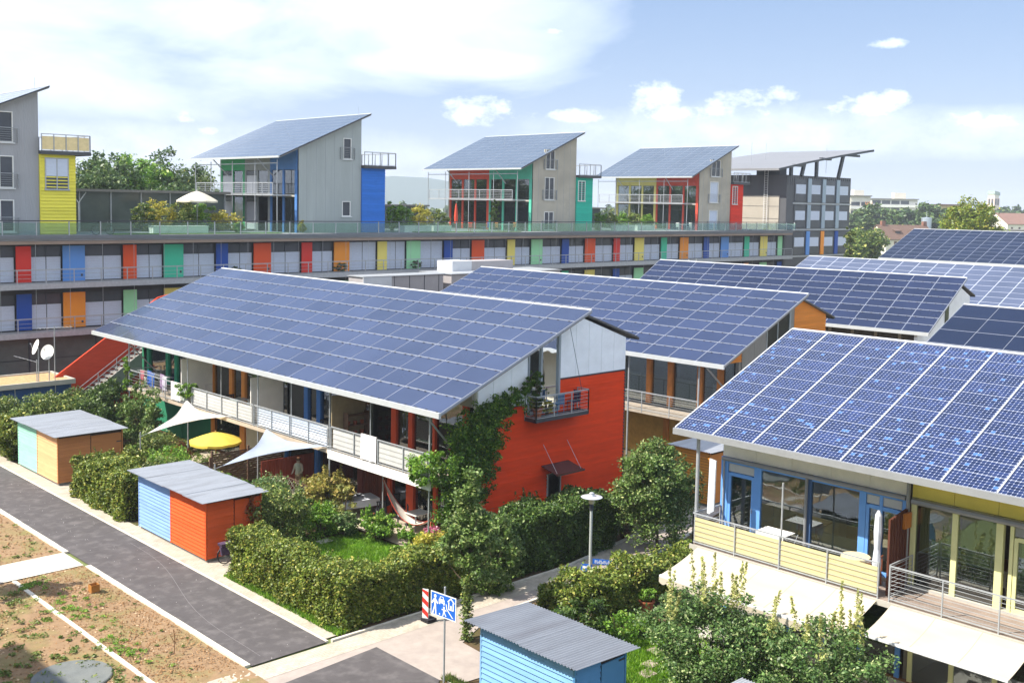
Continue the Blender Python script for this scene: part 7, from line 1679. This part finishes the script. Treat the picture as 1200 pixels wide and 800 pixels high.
# ------------------------------------------------------------------ roof terrace planters and shrubs
def planter(x0, x1, y, label): return single('planter', MB().box(x0, x1, y, y + .8, 11.2, 11.75).box(x0 - .03, x1 + .03, y - .03, y + .83, 11.75, 11.8), white_paint, label, 'planter', (x0, y, 11.2))
planter(36.5, 41.0, 77.2, 'long white planter under the shrubs left of the cream parasol'); planter(60.3, 63.4, 77.2, 'white planter right of the blue tower'); planter(63.8, 66.0, 77.4, 'pale planter left of the red and green penthouse')
planter(89.3, 92.4, 77.2, 'white planter right of the teal tower'); planter(93.0, 96.0, 77.3, 'white planter left of the yellow fronted bays')
rt = [(36.6, 78.9, 1.0, 1.1, L_shrub, 'light green terrace shrub, leftmost by the stair hall'), (38.0, 79.2, 1.2, 1.2, L_gold, 'yellow leaved terrace shrub beside the stair hall'), (39.9, 79.6, 1.4, 1.25, L_shrub, 'terrace shrub left of the cream parasol'), (41.9, 80.2, 1.3, 1.2, L_fresh, 'bright terrace shrub under the cream parasol'), (43.6, 79.5, 1.2, .8, L_gold, 'low golden terrace shrub left of the penthouse posts'),
      (60.2, 78.9, .7, 1.3, L_fresh, 'slim terrace shrub right next to the blue tower'), (62.0, 79.3, 1.1, 1.2, L_fresh, 'green terrace shrub behind the white planter'), (64.0, 79.2, 1.2, 1.2, L_gold, 'yellow flowering terrace shrub before the red bays'), (66.0, 79.3, 1.1, 1.0, L_shrub, 'terrace shrub left of the folded red parasol'),
      (88.6, 78.9, .8, 1.0, L_fresh, 'terrace shrub right next to the teal tower'), (90.4, 79.2, 1.1, 1.1, L_shrub, 'terrace shrub behind the planter right of the teal tower'), (92.5, 79.2, 1.1, .95, L_fresh, 'terrace shrub left of the yellow bays'), (94.8, 79.3, 1.1, 1.0, L_shrub, 'terrace shrub before the yellow bays'), (97.2, 79.2, 1.0, .9, L_fresh, 'terrace shrub before the middle post of the yellow bays'),
      (49.2, 76.8, .35, .45, L_gold, 'small yellow plant before the grey shutters'), (43.4, 76.7, .4, .4, L_fresh, 'small plant in the grass strip of the terrace'), (72.9, 78.9, .5, 1.7, L_dark, 'dark slim climber beside the teal corner post')]
for x, y, rr_, h_, m_, l_ in rt: bush(l_, (x, y, 11.25), rr_, rr_ * .8, h_, 40, 60, m_, .09, stems=False, nm='terrace_shrub')
g_ = MB().box(33, 47, 76.2, 77.1, 11.2, 11.26).box(61, 74, 76.2, 77.0, 11.2, 11.26); struct('terrace_lawn', g_, MATS['lawn_green'])
for x, l_ in ((52.5, 'grey green potted plant on the gallery before the blind, under the silver penthouse'), (60.6, 'row of small potted plants on the gallery before the light green panel'), (42.6, 'potted plant on the gallery seen over the ridge, right of the blue panel'), (64.0, 'potted plant on the gallery left of the dark blue panel')): bush(l_, (x, 75.9, 7.95), .6, .3, .4, 22, 40, L_dark, .07, stems=False, nm='gallery_plant', cat='plant')

# ------------------------------------------------------------------ background
far = [(47.5, 112, 15.5, 3.6, L_far, 'tall dark tree behind the terrace, leftmost by the yellow tower'), (50.2, 114, 14.9, 3.3, L_fresh, 'bright green tree top behind the stair hall'), (44.6, 106, 14.5, 3.3, L_far, 'dark tree close behind the yellow tower'), (55, 118, 15.2, 3.6, L_fresh, 'yellowish green tree behind the middle of the stair hall'), (58.6, 119, 15.6, 3.9, L_far, 'tree behind the right end of the stair hall'), (61.8, 120, 14.6, 3.8, L_shrub, 'olive tree just left of the silver penthouse'), (53, 110, 12.5, 3.6, L_far, 'lower dark tree behind the stair hall')]
for x, y, zt, rr_, m_, l_ in far:
    tree(l_, (x, y, 0), 0, 0, (x, y, zt - rr_ * .3), rr_, rr_, rr_ * 1.15, 110, 80, m_, .2, tr=.3, cl=.24)
tree('slender pale green tree right of the grey office block', (124.6, 69.0, 0), 0, 0, (124.6, 69.0, 8.0), .75, .75, 5.0, 60, 60, L_shrub, .13, tr=.18, cl=.3)
tree('dark tree low behind the third solar roof beside the office block', (126.6, 69.0, 0), 0, 0, (125.6, 69.0, 6.4), .8, .8, 2.4, 50, 60, L_far, .15, tr=.2, cl=.26)
tree('big round light green tree behind the tallest solar roof', (170, 74.2, 0), 0, 0, (170, 73.8, 10.8), 4.7, 4.7, 4.8, 240, 110, leafmat('lime_tree_leaf', '5c7420', '8d9a34', 'a89a3c', .25), .22, tr=.35, cl=.22)
# far houses: placed by distance ahead of the viewer (D) and bearing
def far_at(u, D, z=0.0):
    a = HEAD - math.atan((u - 600) / 1266.0); k = D / math.cos(HEAD - a); return Vector((k * math.cos(a), k * math.sin(a), z))
wallw = paint('e2dccf', 'far_white_wall'); rtile = mat('brown_tile_roof', '6a5448', .8, 0, .15, 1.5, streak=(1, 1, 4)); rtile2 = mat('red_tile_roof', '87685c', .8, 0, .12, .6)
brk = mat('brick_chimney', '855c4c', .8, 0, .15, 3)
def corner_house(label, u, D, w_, L_, he, hr, rz, wall, roofm, rows, dormers=2, chims=1, side_cols=3):
    """near corner at the root; gable runs to local -x, long side to local +y and faces local +x"""
    p = far_at(u, D); x, y = p.x, p.y
    t = thing('gabled_house', label, 'house', (x, y, 0), rz=rz); k = (hr - he) / (w_ / 2); o = .5
    part('walls', MB().prism([(x - w_, y, 0), (x, y, 0), (x, y, he), (x - w_ / 2, y, hr), (x - w_, y, he)], (0, L_, 0)), wall, t)
    for s_ in (-1, 1):
        xe = x - w_ / 2 + s_ * (w_ / 2 + o); ze = he - o * k
        part('roof', MB().prism([(xe, y - .3, ze + .1), (x - w_ / 2, y - .3, hr + .1), (x - w_ / 2, y - .3, hr + .3), (xe, y - .3, ze + .3)], (0, L_ + .6, 0)), roofm, t)
    for z in rows:
        for a in (-w_ * .35, -w_ * .68):
            if z < he or abs(a + w_ / 2) < w_ * .3:
                f = part('window', MB().box(x + a - .5, x + a + .5, y - .06, y + .01, z, z + 1.3), mat('window_shutter_brown', '8a5a3a', .7, 0, .1, 3), t); part('pane', MB().box(x + a - .32, x + a + .32, y - .1, y - .06, z + .1, z + 1.2), dk, f)
        for i in range(side_cols):
            yy = y + L_ * (i + .6) / (side_cols + .2)
            if z < he - 1: f = part('window', MB().box(x - .01, x + .06, yy - .5, yy + .5, z, z + 1.3), mat('window_shutter_brown', '8a5a3a'), t); part('pane', MB().box(x + .06, x + .1, yy - .34, yy + .34, z + .1, z + 1.2), dk, f)
    for i in range(dormers):
        yy = y + L_ * (.3 + .36 * i); xx = x - w_ * .22; zz = he + w_ * .2 * k
        part('dormer', MB().box(xx - 1.6, xx + .3, yy - .9, yy + .9, zz - .6, zz + .8).prism([(xx + .7, yy - 1.1, zz + .7), (xx - 2.2, yy - 1.1, zz + 1.5), (xx - 2.2, yy - 1.1, zz + 1.7), (xx + .7, yy - 1.1, zz + .9)], (0, 2.2, 0)), roofm, t); part('dormer_window', MB().box(xx + .3, xx + .36, yy - .7, yy + .7, zz - .3, zz + .6), dk, t)
    for i in range(chims): part('chimney', MB().box(x - w_ / 2 - .5, x - w_ / 2 + .5, y + L_ * (.08 + .85 * i), y + L_ * (.08 + .85 * i) + 1.2, hr - .5, hr + 1.4), brk, t)
    return t
corner_house('white gabled house with brown roof, two dormers and brick chimneys behind the pale solar roof', 1037, 316, 9.5, 17, 5.6, 9.4, R(-117), wallw, rtile, (1.2, 3.6, 6.4), 2, 2)
corner_house('red roofed white house at the right edge of the skyline', 1178, 420, 12, 24, 9.5, 13.4, R(-112), wallw, rtile2, (3.5, 7.0), 0, 0, 6)
def flat_block(label, u, D, wd, dp, h_, rz, wall, bands, nm='apartment_block', roof=None, extra=None):
    p = far_at(u, D); x, y = p.x, p.y; t = thing(nm, label, 'building', (x, y, 0), rz=rz)
    part('walls', MB().box(x, x + wd, y, y + dp, 0, h_), wall, t)
    for z in bands:
        n = int(wd / 4)
        for i in range(n): part('window', MB().box(x + .4 + i * 4, x + 3.8 + i * 4, y - .12, y - .02, z, z + 1.5), dk, t)
        part('balcony_band', MB().box(x - .2, x + wd + .2, y - 1.0, y - .14, z - 1.3, z - .25), white_paint, t)
    part('roof_slab', MB().box(x - .4, x + wd + .4, y - .8, y + dp + .3, h_, h_ + .4), roof or MATS['flat_roof_grey'], t)
    if extra: part('roof_hut', MB().box(x + extra[0], x + extra[1], y + 2, y + 6, h_ + .4, h_ + extra[2]), wallw, t)
    return t
vr = HEAD - R(90)     # direction 'to the right' for a block that faces the viewer
flat_block('long pale flat roofed block with window bands on the skyline behind the trees', 1018, 470, 19.5, 12, 18.6, vr - R(4), paint('c9c8c4', 'pale_block'), (6.5, 10, 13.5, 16.6), extra=(10, 15, 3))
flat_block('white balconied high building right beside the grey office block', 993, 430, 8.0, 10, 19.2, vr, wallw, (5, 8.5, 12, 15.5), extra=(2, 6, 2.6))
flat_block('cream block with dark flat roof left of the big round tree', 1096, 360, 11, 10, 15.9, vr - R(3), paint('dfc79a', 'cream_block'), (11.6, 8.0), roof=rtile)
flat_block('grey flat roofed hall at the right edge below the red roofed house', 1176, 300, 30, 14, 8.8, vr, paint('b9b8b4', 'pale_hall'), (5.5,)); flat_block('low pale hall beyond the tallest solar roof', 1108, 310, 60, 10, 7.4, vr, paint('c6c2b8', 'paler_hall'), ())
p = far_at(1083, 330); t = thing('water_tank', 'silver cylindrical tank standing beyond the brown roof', 'tank', (p.x, p.y, 0))
part('tank_body', MB().lathe((p.x, p.y, 0), [(1.5, 0), (1.5, 11.9), (.1, 12.1)], 18), mat('tank_silver', 'b9c4cc', .35, .6, .08, .5), t); part('mast', MB().tube([(p.x, p.y, 12), (p.x, p.y, 13.8)], .08, 5), steel, t)
p = far_at(1160, 700); t = thing('church_tower', 'slender pale church tower with green copper top on the skyline', 'tower', (p.x, p.y, 0), rz=HEAD - R(60))
x, y = p.x, p.y
part('shaft', MB().box(x - 2.6, x + 2.6, y - 2.6, y + 2.6, 0, 23), paint('dcc6bb', 'pale_pink_wall'), t); part('belfry', MB().box(x - 2.3, x + 2.3, y - 2.3, y + 2.3, 23, 25.5), wallw, t)
part('copper_top', MB().prism([(x - 2.7, y - 2.7, 25.4), (x + 2.7, y - 2.7, 24.6), (x + 2.7, y - 2.7, 26.8), (x - 2.7, y - 2.7, 27.6)], (0, 5.4, 0)), mat('copper_green', '9fb0a8', .6, 0, .1, .5), t)
for a in (-1, 1): part('louvre_window', MB().box(x + a * 1.1 - .7, x + a * 1.1 + .7, y - 2.68, y - 2.61, 18.5, 22.5), dk, t); part('louvre_window', MB().box(x - 2.68, x - 2.61, y + a * 1.1 - .7, y + a * 1.1 + .7, 18.5, 22.5), dk, t)
p = far_at(1016, 400); t = thing('scaffold', 'orange scaffold tower in front of the white balconied building', 'scaffold', (p.x, p.y, 0)); q = MB()
for a in (0, 1.6):
    for b in (0, 1.6): q.box(p.x + a, p.x + a + .18, p.y + b, p.y + b + .18, 0, 17)
for i in range(12): q.box(p.x, p.x + 1.8, p.y, p.y + .15, 1 + i * 1.35, 1.25 + i * 1.35).box(p.x, p.x + .15, p.y, p.y + 1.8, 1 + i * 1.35, 1.25 + i * 1.35)
part('frame', q, paint('c98a4a', 'scaffold_orange'), t)
# far wood as masses, a few nearer trees one by one
def wood(name, u0, u1, D0, D1, n, h0, h1, m, size, seed, per=60):
    r = np.random.RandomState(seed); P = []
    for i in range(n):
        q = far_at(u0 + (u1 - u0) * r.rand(), D0 + (D1 - D0) * r.rand()); h_ = h0 + (h1 - h0) * r.rand(); rr_ = h_ * .33
        cs = crown_clumps((q.x, q.y, h_ - rr_), rr_, rr_, rr_ * 1.1, 22, r, hollow=.6); cs += [(q.x + r.randn() * rr_ * .5, q.y + r.randn() * rr_ * .5, h_ * r.rand() * .6) for _ in range(8)]
        P.append(pts_clumps(cs, [rr_ * .4] * len(cs), per, r))
    stuff(name, leafquads(np.concatenate(P), size, r, .5), 4, m)
wood('distant_wood', 1000, 1098, 330, 420, 34, 10.5, 14.5, L_far, .75, 31); wood('distant_wood', 1090, 1300, 500, 640, 40, 11, 16, L_far, 1.0, 32); wood('distant_wood', 420, 1000, 500, 700, 90, 8, 12.8, L_far, 1.0, 33, 36); wood('distant_wood', 1120, 1290, 240, 300, 16, 6, 8.2, L_far, .6, 34)
wood('distant_wood', -250, 420, 170, 260, 60, 10, 15, L_far, .6, 35, 40); wood('distant_wood', 1000, 1020, 200, 240, 6, 8, 10.2, L_shrub, .4, 36)
# blue hills far away
hb_ = mat('hill_forest', '42564f', .95, 0, .15, .003)
mb = MB(); r = random.Random(5); N = 90; ridge = []
for i in range(N + 1):
    u = -900 + 3600 * i / N; b_ = 20 * math.exp(-((u - 465) / 60) ** 2) + 15 * math.exp(-((u - 530) / 40) ** 2) + 8 * math.sin(u / 130) + 6 * math.sin(u / 47 + 1)
    prof = 150 * math.exp(-((u - 480) / 130) ** 2) + 70 * math.exp(-((u - 250) / 200) ** 2) + 40 * math.exp(-((u - 1000) / 300) ** 2) * 0 + 25 + b_
    q = far_at(max(-900, u), 2300); ridge.append((q, max(4, prof * .33)))
for (q, h_) in ridge: mb.v += [(q.x, q.y, -5), (q.x * 1.03, q.y * 1.03, h_), (q.x * 1.3, q.y * 1.3, -5)]
for i in range(N): 
    a = i * 3; mb.f += [(a, a + 3, a + 4, a + 1), (a + 1, a + 4, a + 5, a + 2)]
struct('hills', mb, hb_, smooth=True)
# scattered town roofs between the rows and the skyline
# the block the photographer stands on throws the shadow in the lower left corner
t = thing('apartment_building', 'pale building, off to the left, whose roof edge shades the weedy lower left corner', 'building', (-12, -20, 0))
part('walls', MB().box(-14, -.6, -20, 41.0, 0, 16.6), cream, t); part('roof_slab', MB().box(-14.2, -.5, -20.2, 41.2, 16.6, 16.8), concrete_l, t)
for i in range(22):
    for z in (1, 4.2, 7.4, 10.2): part('window', MB().box(-.6, -.55, -18 + i * 2.7, -16.5 + i * 2.7, z, z + 1.5), dk, t)
tree('tree beyond the left frame edge that dapples the soil near the paved crossing', (10.4, 40.6, 0), 0, 0, (10.4, 40.6, 4.6), 1.0, 1.0, 1.2, 60, 60, L_tree, .08, tr=.07)

# ------------------------------------------------------------------ summer haze
hm_ = bpy.data.materials.new('haze_air'); hm_.use_nodes = True; t_ = hm_.node_tree; t_.nodes.remove(t_.nodes['Principled BSDF'])
pvn = t_.nodes.new('ShaderNodeVolumePrincipled'); pvn.inputs['Color'].default_value = (.80, .88, 1.0, 1); pvn.inputs['Density'].default_value = .00032; pvn.inputs['Anisotropy'].default_value = 0.0
t_.links.new(pvn.outputs[0], t_.nodes['Material Output'].inputs['Volume'])
hz_o = bpy.data.objects.new('haze', mesh_of('haze', MB().box(-3600, 4300, -3600, 4300, -8, 75), hm_)); COL.objects.link(hz_o); hz_o['kind'] = 'stuff'
